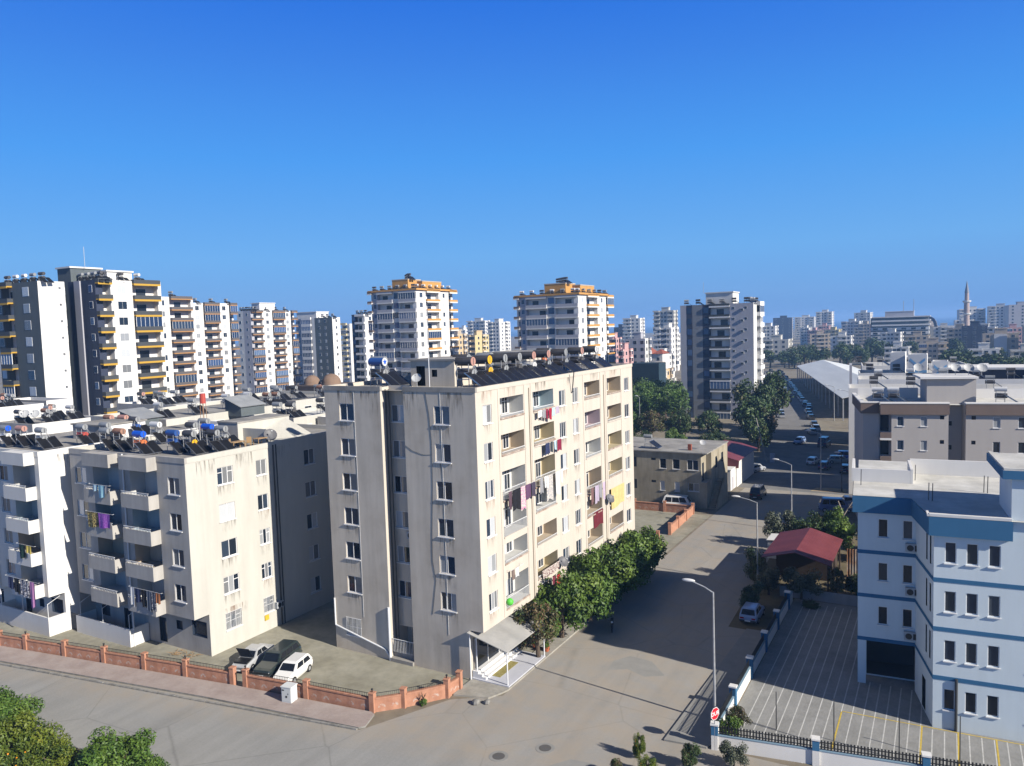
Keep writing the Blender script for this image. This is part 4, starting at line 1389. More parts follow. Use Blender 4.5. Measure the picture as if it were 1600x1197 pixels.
for x, y in ((0.3, 0.4), (6.2, 0.4), (0.3, 9.6), (6.2, 9.6), (6.2, 5)):
    mb = MB()
    mb.box(x - 0.07, x + 0.07, y - 0.07, y + 0.07, 0, 3.1)
    obj('post', mb, HU, mats=[BARK])
mb = MB()
mb.box(0.5, 6.0, 5.0, 9.4, 0, 2.7)
obj('wall', mb, HU, mats=[pm('hut_interior_shade', (0.055, 0.04, 0.03), 0.9)])  # wall painted dark to stand for the shaded inside of the hut
mb = MB()
mb.face([(-17.6, 87.5, 2.1), (-14.6, 87.5, 2.3), (-14.6, 90.5, 2.3), (-17.6, 90.5, 2.1)])
mb.face([(-17.6, 90.5, 2.04), (-14.6, 90.5, 2.24), (-14.6, 87.5, 2.24), (-17.6, 87.5, 2.04)])
mb.box(-17.5, -14.7, 87.6, 90.4, 0.0, 1.9)
obj('white_shed', mb, label='small white topped shed behind the maroon hut roof', cat='shed', mats=[WHITEB])
mb = MB()
n = 24
for k in range(n):
    x0, x1 = -8.8 + 3.2 * k / n, -8.8 + 3.2 * (k + 1) / n
    mb.face([(x0, 84 + 0.05 * (k % 2), 0), (x1, 84 + 0.05 * ((k + 1) % 2), 0), (x1, 84 + 0.05 * ((k + 1) % 2), 3.1), (x0, 84 + 0.05 * (k % 2), 3.1)])
mb.box(-8.8, -5.6, 84.1, 84.16, 0, 3.05)
obj('sheet_screen', mb, label='rusty corrugated sheet screen between the maroon hut and the blue block', cat='screen', mats=[RUST])

# ------------------------------------------------------------------ orange garden walls
def garden_wall(pts, lab, h=0.95, rail=True, ph=1.5):
    R = empty('garden_wall', (*pts[0], 0), 0, lab, 'wall')
    ox, oy = pts[0]
    for (x0, y0), (x1, y1) in zip(pts, pts[1:]):
        L = math.hypot(x1 - x0, y1 - y0)
        a = math.atan2(y1 - y0, x1 - x0)
        mb = MB()
        mb.box(0.18, L - 0.18, -0.09, 0.09, 0, h, 0)
        mb.box(0.18, L - 0.18, -0.14, 0.14, h, h + 0.1, 0)
        n = max(2, int(L / 1.1))
        for k in range(n):
            xc = 0.18 + (L - 0.36) * (k + 0.5) / n
            for q in range(7):
                g0, g1 = math.pi * q / 7, math.pi * (q + 1) / 7
                r0, r1 = 0.12, 0.27
                mb.face([(xc - r0 * math.cos(g0), -0.094, 0.3 + r0 * math.sin(g0)), (xc - r0 * math.cos(g1), -0.094, 0.3 + r0 * math.sin(g1)), (xc - r1 * math.cos(g1), -0.094, 0.3 + r1 * math.sin(g1)), (xc - r1 * math.cos(g0), -0.094, 0.3 + r1 * math.sin(g0))], 1)
        obj('panel', mb, R, (x0 - ox, y0 - oy, 0), a, mats=[TERRA, WORN])
        if rail:
            mb = MB()
            m_ = int(L / 0.16)
            for k in range(m_):
                x = 0.2 + (L - 0.4) * k / m_
                mb.box(x - 0.009, x + 0.009, -0.009, 0.009, h + 0.1, h + 0.44)
            mb.box(0.18, L - 0.18, 0.01, 0.03, h + 0.38, h + 0.41)
            obj('railing', mb, R, (x0 - ox, y0 - oy, 0), a, mats=[BLACK])
    for k, (x, y) in enumerate(pts):
        mb = MB()
        mb.box(-0.19, 0.19, -0.19, 0.19, 0, ph - 0.14)
        mb.box(-0.22, 0.22, -0.22, 0.22, ph - 0.12, ph - 0.03)
        o = obj('pillar', cached(('gp', ph), lambda: mb.mesh('pillar', TERRA)), R, (x - ox, y - oy, 0), 0.15)
        if rail and k % 2 == 0:
            mb = MB()
            mb.cyl((0, 0, ph - 0.02), (0, 0, ph + 0.1), 0.04, n=6)
            mb.sph((0, 0, ph + 0.18), 0.09, 8, 5)
            obj('finial', cached(('gf', ph), lambda: mb.mesh('finial', BLACK)), o)
    return R


garden_wall([(-88, 31.9), (-81, 32.95), (-77.5, 33.5), (-73.52, 34.2), (-70.28, 34.8), (-65.69, 35.58), (-61.22, 36.33), (-56.86, 37.05), (-52.63, 37.75), (-47.96, 38.45)], 'long terracotta garden wall along the pink pavement left of the car gap')
garden_wall([(-46.73, 38.64), (-41.1, 39.42), (-35.32, 40.05), (-33.75, 41.6), (-31.75, 44.2), (-31.6, 45.6)], 'terracotta corner garden wall in front of the white car')
garden_wall([(-39.5, 103.7), (-35.0, 103.85), (-30.95, 104.0), (-30.8, 100.2), (-30.65, 96.2), (-30.55, 92.5)], 'plain orange wall corner around the side yard by the white minibus', 1.1, False, 1.6)
garden_wall([(-30.7, 88.3), (-30.7, 84.6)], 'short orange wall stub behind the street trees', 1.1, False, 1.6)

# ------------------------------------------------------------------ towers
def balc_mesh(w_, pr, ph, slab, mats, rec=1.3, ends=True):
    """local: x centred, y=0 wall plane, outward -y; z=0 floor level"""
    mb = MB()
    mb.box(-w_ / 2, w_ / 2, -pr, rec - 0.02, -slab, 0.0, 1)
    mb.box(-w_ / 2 - 0.02, w_ / 2 + 0.02, -pr - 0.1, -pr, -slab * 0.2, ph, 0)
    mb.box(-w_ / 2 - 0.02, w_ / 2 + 0.02, -pr - 0.1, -pr, -slab * 1.6, -slab * 0.2 - 0.002, 1)
    if pr > 0.05:
        mb.box(-w_ / 2 - 0.02, -w_ / 2 + 0.08, -pr, 0.05, 0.0, ph, 0)
        mb.box(w_ / 2 - 0.08, w_ / 2 + 0.02, -pr, 0.05, 0.0, ph, 0)
    return mb.mesh('balcony', mats)


def glazed_mesh(w_, pr, h, mats):
    mb = MB()
    mb.box(-w_ / 2 + 0.05, w_ / 2 - 0.05, -pr - 0.02, -pr + 0.04, 0, h, 0)
    n = max(2, int(w_ / 0.9))
    for k in range(n + 1):
        x = -w_ / 2 + 0.05 + (w_ - 0.1) * k / n
        mb.box(x - 0.03, x + 0.03, -pr - 0.05, -pr + 0.05, 0, h, 1)
    return mb.mesh('balcony_glazing', mats)


def door_mesh(w_, h):
    mb = MB()
    mb.box(-w_ / 2, w_ / 2, -0.05, 0.0, 0, h, 0)
    mb.box(-w_ / 2 + 0.1, w_ / 2 - 0.1, -0.07, -0.05, 0.1, h - 0.1, 1)
    return mb.mesh('balcony_door', [WHITEP, GLASS_DK])


def tower(lab, X1, Y0, wf, ds, ztop, front, side, fh=2.95, nfl=12, rot=0, body=WHITEB, fr_body=None, name='apartment_tower', seed=1, roofbits=6, cat='building', plinth=False):
    """front faces -Y (spec left to right), side faces +X (spec near to far).
    spec items: (kind, width, opts)   kind w wall, b balcony, n navy strip of windows"""
    rg = random.Random(seed)
    R = empty(name, (X1, Y0, 0), rad(rot), lab, cat)
    fr_body = fr_body or body
    rec = 1.3
    mats, idx = [], {}

    def mi(m):
        if m.name not in idx:
            idx[m.name] = len(mats)
            mats.append(m)
        return idx[m.name]
    mb = MB()
    mb.box(-wf, -rec, rec, ds, 0, ztop - 0.4, mi(body), top=mi(ROOFC))
    base = max(0, ztop - nfl * fh - 0.8)
    for spec, ang, org, L in ((front, 0.0, (-wf, 0.0), wf), (side, H2, (0.0, 0.0), ds)):
        tot = sum(c[1] for c in spec)
        ux, uy = math.cos(ang), math.sin(ang)
        u = 0.0
        for c in spec:
            cw = c[1] * L / tot
            o = c[2] if len(c) > 2 else {}
            a, b_ = u, u + cw
            uc = (a + b_) / 2
            m = o.get('m', fr_body if ang == 0 else body)
            px, py = org[0] + ux * uc, org[1] + uy * uc
            if c[0] in 'wn':
                pr = o.get('out', 0.0)
                P = lambda uu, d: (org[0] + ux * uu - uy * d, org[1] + uy * uu + ux * d)
                a1, b1 = (max(a, 0.03), min(b_, L - 0.02)) if ang else (max(a, 0.02), min(b_, L - 0.03))
                q = [P(a1, -pr), P(b1, -pr), P(b1, rec + 0.05), P(a1, rec + 0.05)]
                mb.prism(q, 0, ztop, mi(m))
                if c[0] == 'n':
                    for k in range(nfl):
                        z_ = ztop - 0.9 - fh * k - 1.5
                        obj('window', cached(('tw', round(cw * 0.7, 1), 1.6, GLASS_BL.name), lambda: sw_mesh(round(cw * 0.7, 1), 1.6, GLASS_BL, NAVY)), R, (px + uy * pr, py - ux * pr, z_), ang)
                elif o.get('win', 1):
                    ww, wh = o.get('size', (1.3, 1.35))
                    for k in range(nfl):
                        z_ = ztop - 0.95 - fh * k - wh
                        for t in o.get('at', (0.5,)):
                            uu = a + cw * t
                            obj('window', cached(('sw', ww, wh, o.get('g', GLASS).name, 'p'), lambda: sw_mesh(ww, wh, o.get('g', GLASS), WHITEP)), R, (org[0] + ux * uu + uy * pr, org[1] + uy * uu - ux * pr, z_), ang)
            else:
                pm_, ac = o.get('p', WHITEB), o.get('a', WHITEB)
                pr = o.get('out', 0.9)
                ph, sl_ = o.get('ph', 0.85), o.get('slab', 0.22)
                dw = min(2.2, cw * 0.5)
                for k in range(nfl + 1):
                    zf = ztop - 0.45 - fh * k
                    key = ('tb', round(cw, 1), pr, ph, sl_, pm_.name, ac.name)
                    obj('balcony', cached(key, lambda: balc_mesh(round(cw, 1) - 0.02, pr, ph, sl_, [pm_, ac])), R, (px, py, zf), ang)
                    if k:
                        obj('balcony_door', cached(('td', round(dw, 1)), lambda: door_mesh(round(dw, 1), 2.1)), R, (px - uy * rec + ux * cw * rg.uniform(-0.2, 0.2), py + ux * rec, zf + 0.02), ang)
                        if rg.random() < o.get('glz', 0.15):
                            obj('balcony_glazing', cached(('tg', round(cw, 1), pr), lambda: glazed_mesh(round(cw, 1), pr, fh - ph - 0.25, [GLASS_BL, WHITEP])), R, (px + 0, py, zf + ph), ang)
            u = b_
    obj('wall', mb, R, mats=mats)
    # roof-top stair core
    return R


def tcore(R, x0, x1, y0, y1, z0, z1, m, m2=None, ov=0.25):
    mb = MB()
    mb.box(x0, x1, y0, y1, z0 - 0.5, z1, 0)
    o = obj('roof_core', mb, R, mats=[m])
    mb = MB()
    mb.box(x0 - ov, x1 + ov, y0 - ov, y1 + ov, z1, z1 + 0.3)
    obj('roof_slab', mb, o, mats=[m2 or m])
    return o


YB = dict(p=DKTRIM, a=YEL, slab=0.26, ph=0.7, out=0.9, glz=0.08)
YO = dict(p=pm('brown_trim', (0.11, 0.10, 0.10), 0.8), a=OCH, slab=0.2, ph=0.65, out=0.8, glz=0.18)
T1 = tower('dark grey tower with white side wall at the left edge of the view', -137.5, 74.5, 14, 4.7, 37.9, [('w', 2.2, dict(m=DKGREY)), ('b', 3.6, YB), ('w', 8.2, dict(m=DKGREY, at=(0.52,), size=(1.9, 1.5)))], [('w', 4.7, dict(at=(0.8,), size=(0.35, 0.4), g=GLASS_DK))], body=WHITEB, fr_body=DKGREY, seed=1)
T2 = tower('tall navy and white tower with yellow trimmed balconies on its sunny side', -133.7, 82.5, 11.8, 13.3, 38.2, [('w', 3.3, dict(m=DKGREY, win=1, size=(1.1, 1.2))), ('w', 2.2, dict(m=NAVY, win=0)), ('w', 1.8, dict(m=LAV, win=0, out=0.25)), ('w', 4.3, dict(m=NAVY, size=(1.0, 1.2), g=GLASS_BL, at=(0.65,)))],
           [('b', 2.6, YB), ('w', 4.2, dict(size=(1.7, 1.4), out=0.3)), ('b', 5.3, YB), ('w', 0.8, dict(win=0))], body=WHITEB, fr_body=NAVY, seed=2)
tcore(T2, -11.7, -7.5, 0.1, 6, 38.2, 40.8, DKGREY, WHITE)
tcore(T2, -7.2, -2.5, 4.0, 9, 38.2, 40.0, WHITE)
T3 = tower('white tower with yellow trimmed balconies just behind the navy tower', -180, 118, 14, 20.5, 38.3, [('w', 14, dict(m=NAVY))], [('w', 8, dict(size=(1.3, 1.4))), ('w', 4, {}), ('b', 6, YO), ('w', 0.7, dict(win=0))], fh=2.9, fr_body=NAVY, seed=3)
T4 = tower('white tower with two stacks of charcoal balconies, third in the left row', -206, 150, 14, 25, 38.2, [('w', 14, dict(m=NAVY))], [('w', 6, {}), ('w', 5.5, dict(at=(0.6,))), ('b', 5.5, YO), ('w', 4.0, dict(at=(0.5,))), ('b', 2.6, YO)], fh=2.9, fr_body=NAVY, seed=4)
T5 = tower('white tower with pale blue shaded end, fourth in the left row', -236.8, 208.2, 7.8, 24, 37.2, [('w', 3.5, dict(m=WHITE, size=(1.0, 1.2))), ('w', 4.3, dict(m=LAV, size=(0.8, 1.0)))], [('b', 5.5, dict(YO, glz=0.4)), ('w', 5.0, {}), ('b', 6.0, dict(YO, glz=0.4)), ('w', 3.5, {}), ('b', 3, YO)], fr_body=WHITE, seed=5)
tcore(T5, -6, -1.5, 6, 14, 37.2, 40.2, WHITEB)
T6 = tower('charcoal and white tower with dark balconies, last of the left row', -233.6, 250.2, 22, 5, 34.4, [('w', 3.5, dict(m=LAV)), ('b', 5.5, dict(p=WHITEB, a=WHITEB, out=0.4, glz=0.9)), ('w', 2, dict(win=0)), ('w', 10, dict(m=DKGREY, at=(0.25, 0.6), size=(1.0, 1.2)))], [('w', 5, dict(size=(0.9, 1.2)))], fr_body=WHITEB, seed=6, nfl=11)
tcore(T6, -21.5, -9.5, 0.3, 8, 34.4, 37.0, WHITEB)
T7 = tower('pale far tower seen between the charcoal tower and the dark narrow tower', -287, 321, 7, 8, 32.5, [('b', 5, dict(p=YELW, a=WHITEB)), ('w', 2, {})], [('w', 8, {})], seed=7, nfl=10)
T8 = tower('narrow dark glazed tower with white slabs left of the first ochre topped tower', -192.6, 224, 6.5, 6, 34.2, [('n', 1.8, dict(m=NAVY)), ('b', 4.4, dict(p=WHITEB, a=WHITEB, out=0.5, ph=0.5))], [('w', 6, {})], seed=8, nfl=11)
OB = dict(p=ORANGE, a=WHITE, slab=0.28, ph=0.55, out=0.55)
WB = dict(p=LAV, a=WHITE, slab=0.28, ph=0.75, out=0.45, glz=0.12)
FRONT9 = [('b', 1.6, dict(OB, p=TAUPE)), ('w', 2.0, dict(m=LAV, size=(1.0, 1.3), g=GLASS_BL)), ('b', 6.2, WB), ('n', 2.4, dict(m=WHITE)), ('b', 6.6, WB)]
SIDE9 = [('w', 4.5, dict(size=(1.4, 1.4))), ('b', 6.5, OB), ('w', 5.2, dict(size=(1.0, 1.3))), ('b', 4, OB)]
T9 = tower('white tower with ochre roof storey, left one of the pair', -136.8, 182.6, 18.3, 21, 39.5, FRONT9, SIDE9, seed=9, nfl=12, fr_body=WHITE)
T10 = tower('white tower with ochre roof storey, right one of the pair', -90.4, 196.3, 20.7, 25, 36.2, FRONT9, SIDE9, seed=10, nfl=11, fr_body=WHITE)
for R, z_, wf in ((T9, 39.5, 18.3), (T10, 36.2, 20.7)):
    mb = MB()
    for x0, x1, y0, y1 in ((-wf + 0.2, 0.65, -0.65, 0.2), (-0.2, 0.65, 0.2, 20.8)):
        mb.box(x0, x1, y0, y1, z_ - 0.2, z_ + 0.35)
    obj('roof_band', mb, R, mats=[ORANGE])
    tcore(R, -wf * 0.55, -wf * 0.22, 1.5, 8, z_, z_ + 3.1, ORANGE, TANW, 0.08)
    tcore(R, -wf * 0.22, -2.0, 6.0, 16, z_, z_ + 2.6, ORANGE, TANW, 0.08)
T11 = tower('grey and navy striped tower with white balconies beside the street trees', -45.4, 211.4, 20.3, 12, 31.9, [('w', 2.2, dict(m=LAV, win=0)), ('n', 2.1, dict(m=NAVY)), ('w', 3.6, dict(m=pm('mid_grey_wall', (0.22, 0.23, 0.25), 0.9), win=0)), ('n', 2.4, dict(m=NAVY)), ('b', 7.0, dict(p=DKTRIM, a=WHITEB, slab=0.3, ph=0.5, out=0.4, glz=0.15)), ('w', 7.9, dict(m=LAV, at=(0.16, 0.68), size=(0.6, 0.6), g=GLASS_DK, out=0.15))],
            [('w', 3.4, dict(m=WHITE, win=0)), ('b', 4.5, dict(p=WHITEB, a=WHITEB)), ('w', 2.5, {})], fh=2.94, nfl=11, fr_body=LAV, seed=11)
tcore(T11, -13.5, -6, 2, 9, 31.9, 35.0, WHITE)
for k in range(11):
    obj('air_conditioner', cached('ac', aircon_mesh), T11, (-3.0, -0.16, 31.9 - 2.0 - 2.94 * k), 0)

# domed stone building between the towers
DM = empty('domed_hall', (-125.3, 130, 0), 0, 'dark brown stone hall with two domes in front of the far towers', 'building')
mb = MB()
wall(mb, (-12, 0), 0, 12, 0, 15.0, [(0.8 + 2.8 * k, 2.8 + 2.8 * k, 9.4, 12.6, 0.8, True, 1) for k in range(4)], 0)
wall(mb, (0, 0), H2, 12, 0, 15.0, [], 0)
wall(mb, (-12, 12), -H2, 12, 0, 15.0, [], 0)
mb.face([(-12, 0, 15), (0, 0, 15), (0, 12, 15), (-12, 12, 15)], 0)
obj('wall', mb, DM, mats=[STONE, BLACK])
for x, y, r in ((-7.2, 4, 2.0), (-2.4, 5.5, 2.3)):
    mb = MB()
    mb.cyl((x, y, 14.9), (x, y, 15.3), r, n=20)
    mb.sph((x, y, 15.3), r, 20, 8, z0=0.0)
    obj('dome', mb, DM, mats=[plaster('dome_brown', (0.25, 0.17, 0.12), 0.1, 0.1)], smooth=True)

# ------------------------------------------------------------------ far skyline
SKYL = [
    ('white', -369.9, 597.5, 20.4, 9, 35.0, 'far white tower left of the gap between the ochre topped towers'),
    ('white', -317.6, 534.9, 12.0, 18, 32.7, 'far white tower right of the gap between the ochre topped towers'),
    ('tan', -234.8, 350.5, 7.0, 9, 24.8, 'small tan block just right of the left ochre topped tower'),
    ('peach', -232.2, 363.5, 5.5, 15, 23.8, 'peach yellow block with brown roof between the ochre topped towers'),
    ('white', -496.6, 755.5, 9, 9, 29.7, 'farthest white tower in the gap between the ochre topped towers'),
    ('white', -228.3, 620.9, 15.7, 12, 32.4, 'white tower on the skyline right of the second ochre topped tower'),
    ('dark', -258.6, 660.7, 10, 9, 25.0, 'dark blue far block touching the second ochre topped tower'),
    ('cream', -175.0, 547.8, 16, 9, 36.5, 'cream balconied tower on the skyline left of the striped tower'),
    ('white', -132.4, 409.4, 9, 14, 24.6, 'white block half in shade left of the striped tower'),
    ('grey', -113.9, 315.6, 9.4, 8, 20.8, 'pale grey block with rows of small windows left of the striped tower'),
    ('pink', -151.5, 374.9, 5, 9, 20.3, 'pale pink block behind the end of the cream block roof'),
    ('pink', -118.0, 300.9, 3, 11, 16.6, 'small pink block with white balconies behind the cream block roof end'),
    ('dark', -176.7, 1053.3, 24, 16, 29.8, 'leftmost grey far slab right of the striped tower'),
    ('white', -151.1, 1068.0, 25, 16, 29.7, 'white far slab with red brown stripe right of the striped tower'),
    ('white', -118.3, 973.4, 18, 20, 34.8, 'tallest white far tower in the middle of the right skyline'),
    ('white', -78.7, 996.0, 18, 16, 32.6, 'far white tower left of the long banded hotel'),
    ('cream', -86.9, 504.1, 18, 14, 14.6, 'low cream institution block with flat roof behind the market cars'),
    ('pink', -112.0, 813.5, 10, 14, 15.5, 'small rose pink far house left of the yellow one'),
    ('pink', -104.7, 841.0, 11, 14, 19.5, 'taller rose pink far house above the yellow one'),
    ('yellow', -88.7, 780.7, 13, 12, 16.0, 'small yellow far house among the pink ones'),
    ('white', -126.1, 851.9, 9, 14, 17.8, 'small white far house beside the rose pink one'),
    ('white', -75.9, 834.9, 17, 16, 23.1, 'white far block with balconies right of the yellow house'),
    ('tan', -64.6, 818.0, 11, 14, 20.4, 'tan far block in the middle of the right skyline'),
    ('pink2', -42.0, 727.0, 16, 16, 20.6, 'far block with rows of pink balconies beside the hotel'),
    ('white', 4.8, 695.8, 14, 16, 17.5, 'low white far block right of the hotel'),
    ('tan', 14.0, 608.6, 14, 14, 17.5, 'tan far block with white balconies under the minaret'),
    ('dark', 22.4, 567.3, 14, 14, 19.5, 'navy far block under the minaret'),
    ('white', 35.5, 945.9, 24, 18, 32.1, 'white far block left behind the minaret'),
    ('white', 58.6, 931.6, 22, 18, 34.0, 'white far block right behind the minaret'),
    ('grey', 72.0, 849.1, 22, 18, 34.2, 'grey far block at the right edge of the skyline'),
    ('tan3', 34.7, 504.7, 17, 14, 15.7, 'tan block with a white window panel near the right edge'),
    ('beige', 52.1, 489.1, 16, 14, 20.1, 'plain beige block at the right edge beyond the trees'),
    ('white', -420, 640, 16, 14, 27, 'low white far block behind the gap of the ochre topped towers'),
    ('tan', -200, 470, 14, 12, 20, 'tan far block low behind the right ochre topped tower'),
    ('white', -190, 430, 15, 12, 18.5, 'white low block behind the solar tanks of the cream block'),
    ('white', -150, 470, 14, 12, 20, 'white low balconied block under the white skyline tower'),
    ('tan', -10, 560, 14, 12, 14, 'low tan block at the foot of the hotel'),
    ('white', -30, 640, 14, 12, 15, 'low white block left of the hotel foot'),
    ('white', 70, 600, 16, 12, 15, 'low white block right of the navy block'),
]
SM = dict(white=(WHITE, WHITEB), tan=(TANW, PEACH), peach=(PEACH, YELW), dark=(NAVY, LAV), cream=(CREAM2, CREAM2), grey=(LAV, WHITE), pink=(PINK, PINK), pink2=(TANW, PINK), yellow=(YELW, YELW), tan3=(TANW, BEIGE), beige=(BEIGE, CREAM))
FILL = [('white', -18, 470, 12, 12, 10, 'low white house left among the trees below the hotel'), ('tan', 0, 500, 14, 12, 11, 'low tan house in the middle of the trees below the hotel'), ('white', 22, 430, 13, 12, 10, 'low white house right among the trees below the navy block'), ('cream', 40, 440, 13, 12, 9, 'low cream house near the right edge below the tan block'), ('white', 58, 420, 14, 12, 9, 'low white house at the right edge beyond the white roofs'), ('white', -60, 600, 14, 12, 14, 'white mid height block left below the pink balconied block'), ('tan', -80, 640, 14, 12, 15, 'tan mid height block below the yellow far house'), ('white', 30, 640, 14, 12, 17, 'white mid height block left of the navy block'), ('pink', 48, 660, 12, 12, 16, 'pinkish mid height block right of the navy block'), ('white', 20, 760, 14, 12, 22, 'white far block just left of the minaret foot'), ('white', -30, 860, 16, 12, 25, 'white far block showing above the hotel left end'), ('tan', -150, 620, 14, 12, 19, 'tan far block left behind the cream institution'), ('white', -128, 680, 14, 12, 22, 'white far block behind the cream institution'), ('white', -250, 560, 14, 12, 22, 'white far block low behind the right ochre topped tower left side'), ('white', -118, 360, 10, 9, 12, 'low white house before the tiled house'), ('tan', -96, 290, 9, 8, 9, 'low tan house below the dark teal block'), ('cream', -86, 262, 8, 8, 7, 'small cream house at the back of the pine grove')]
for i, (st, x, y, w_, d, z_, lab) in enumerate(SKYL + FILL):
    fm, sm = SM[st]
    rg = random.Random(100 + i)
    nf = max(3, int((z_ - 1) / 3.0))
    g = dict(size=(1.5, 1.5), g=GLASS_DK)
    bal = dict(p=PINK if st == 'pink2' else fm, a=WHITE, slab=0.25, ph=0.7, out=0.8, glz=0.1)
    k = rg.randrange(3)
    if st in ('dark', 'tan3', 'beige', 'grey'):
        fs = [('w', w_, dict(g, at=(0.15, 0.5, 0.85), m=fm))]
    elif k == 0:
        fs = [('b', w_ * 0.3, bal), ('w', w_ * 0.4, dict(g, at=(0.3, 0.7), m=fm)), ('b', w_ * 0.3, bal)]
    elif k == 1:
        fs = [('w', w_ * 0.35, dict(g, m=fm)), ('b', w_ * 0.4, bal), ('w', w_ * 0.25, dict(g, m=fm))]
    else:
        fs = [('b', w_ * 0.45, bal), ('w', w_ * 0.55, dict(g, at=(0.25, 0.7), m=fm))]
    R = tower(lab, x, y, w_, d, z_, fs, [('w', d * 0.5, dict(g, m=sm)), ('b', d * 0.25, bal), ('w', d * 0.25, dict(g, m=sm))], fh=3.0, nfl=nf, body=sm, fr_body=fm, seed=200 + i, rot=(rg.uniform(-8, 8) if y > 600 and x > -200 else 0), name='apartment_block')
    tcore(R, -w_ * 0.65, -w_ * 0.3, d * 0.3, d * 0.7, z_, z_ + 2.4, fm)
    if st == 'tan3':
        mb = MB()
        mb.box(-w_ * 0.68, -w_ * 0.32, -0.25, 0.0, 2, z_ - 0.5)
        obj('white_panel', mb, R, mats=[WHITEB])
# house with tiled roof, green-black screen block
TR = empty('tiled_house', (-110.6, 328.7, 0), 0, 'white house with dark red tiled roofs left of the striped tower', 'building')
mb = MB()
mb.box(-10, 0, 0, 9, 0, 13.5)
obj('wall', mb, TR, mats=[WHITE])
mb = MB()
for x0, x1, z0, z1 in ((-10.5, -4.5, 13.5, 17), (-4.5, 0.5, 13.5, 15.5)):
    xm = (x0 + x1) / 2
    mb.face([(x0, -0.5, z0), (x1, -0.5, z0), (xm, 4.5, z1)])
    mb.face([(x1, -0.5, z0), (x1, 9.5, z0), (xm, 4.5, z1)])
    mb.face([(x1, 9.5, z0), (x0, 9.5, z0), (xm, 4.5, z1)])
    mb.face([(x0, 9.5, z0), (x0, -0.5, z0), (xm, 4.5, z1)])
obj('roof', mb, TR, mats=[TILE])
for k in range(3):
    for x in (-8, -5, -2):
        small_window(TR, x, 0, 10.5 - 3.4 * k, 0)
mb = MB()
mb.box(0, 9.5, 0, 7, 0, 14.5)
obj('warehouse', mb, loc=(-88.5, 231, 0), label='plain dark teal windowless block left of the striped tower', cat='building', mats=[plaster('dark_teal', (0.03, 0.055, 0.075), 0.1, 0.1)])
# long banded hotel
HO = empty('hotel', (-12, 660, 0), 0, 'long white hotel with dark window bands and stepped terrace roof', 'building')
mb = MB()
mb.box(-40, 0, 0, 16, 0, 26.0, 0)
obj('wall', mb, HO, mats=[DKGREY])
for k in range(7):
    mb = MB()
    z_ = 3.0 + 3.3 * k
    mb.box(-39.8 if k < 5 else -39.0, 0.4 + (1.0 if k >= 5 else 0), -0.6 if k < 5 else -1.6, 15, z_, z_ + (2.1 if k < 5 else 1.2))
    obj('white_band', mb, HO, mats=[WHITEB])
    if k < 5:
        for q in range(6):
            obj('window', cached(('hw',), lambda: sw_mesh(3.2, 1.5, GLASS_DK, WHITEB)), HO, (-36.5 + 6.6 * q, -0.6, z_ + 0.25), 0)
tcore(HO, -30, -10, 3, 12, 26, 30.5, LAV, WHITE)
mb = MB()
mb.box(-39, 1.2, -2, 15, 26.0, 26.8)
obj('roof', mb, HO, mats=[WHITEB])
# mosque: minaret and dome
MN = empty('mosque', (12, 720, 0), 0, 'mosque with tall pencil minaret and brown dome on the right skyline', 'mosque')
mb = MB()
mb.cyl((2, 0, 0), (2, 0, 36), 2.3, 2.0, 14)
mb.cyl((2, 0, 36), (2, 0, 44), 1.7, 1.5, 14)
obj('minaret', mb, MN, mats=[plaster('minaret_stone', (0.45, 0.36, 0.33))])
for z_ in (26, 36):
    mb = MB()
    mb.cyl((2, 0, z_), (2, 0, z_ + 0.8), 2.2, 3.1, 14)
    mb.cyl((2, 0, z_ + 0.8), (2, 0, z_ + 1.8), 3.1, 3.1, 14)
    obj('gallery', mb, MN, mats=[WHITE])
mb = MB()
mb.cyl((2, 0, 44), (2, 0, 54), 1.75, 0.05, 14)
obj('spire', mb, MN, mats=[pm('lead_cone', (0.22, 0.23, 0.26), 0.6)])
mb = MB()
mb.box(-36, -18, -2, 16, 0, 17)
obj('hall', mb, MN, mats=[CREAM2])
mb = MB()
mb.cyl((-27, 7, 17), (-27, 7, 18.5), 8.4, n=24)
mb.sph((-27, 7, 18.5), 8.2, 24, 8, z0=0.0)
obj('dome', mb, MN, mats=[pm('dome_lead', (0.16, 0.145, 0.15), 0.6)], smooth=True)

# market hall with pitched white roof
MK = empty('market_hall', (-23.65, 214.9, 0), math.atan2(0.234, 0.972), 'long open market hall with white pitched sheet roof beside the street', 'hall')
mb = MB()
for a, b_ in (((0, 6.0), (11, 8.6)), ((11, 8.6), (22, 6.0))):
    mb.face([(a[0], 0, a[1]), (b_[0], 0, b_[1]), (b_[0], 150, b_[1]), (a[0], 150, a[1])])
    mb.face([(a[0], 150, a[1] - 0.15), (b_[0], 150, b_[1] - 0.15), (b_[0], 0, b_[1] - 0.15), (a[0], 0, a[1] - 0.15)])
    mb.face([(a[0], 0, a[1] - 0.15), (b_[0], 0, b_[1] - 0.15), (b_[0], 0, b_[1]), (a[0], 0, a[1])])
mb.face([(0, 0, 5.85), (0, 0, 6), (0, 150, 6), (0, 150, 5.85)])
obj('roof', mb, MK, mats=[nm('white_roof_sheet', [(0.35, (0.66, 0.68, 0.67)), (0.65, (0.76, 0.78, 0.76))], scale=0.3, rough=0.6, sq=(1, 0.1, 1))])
for k in range(16):
    for x in (0.3, 21.7):
        obj('post', cached('mkp', lambda: (lambda b: (b.box(-0.15, 0.15, -0.15, 0.15, 0, 5.9), b.mesh('post', GALV))[1])(MB())), MK, (x, 0.5 + k * 9.9, 0))

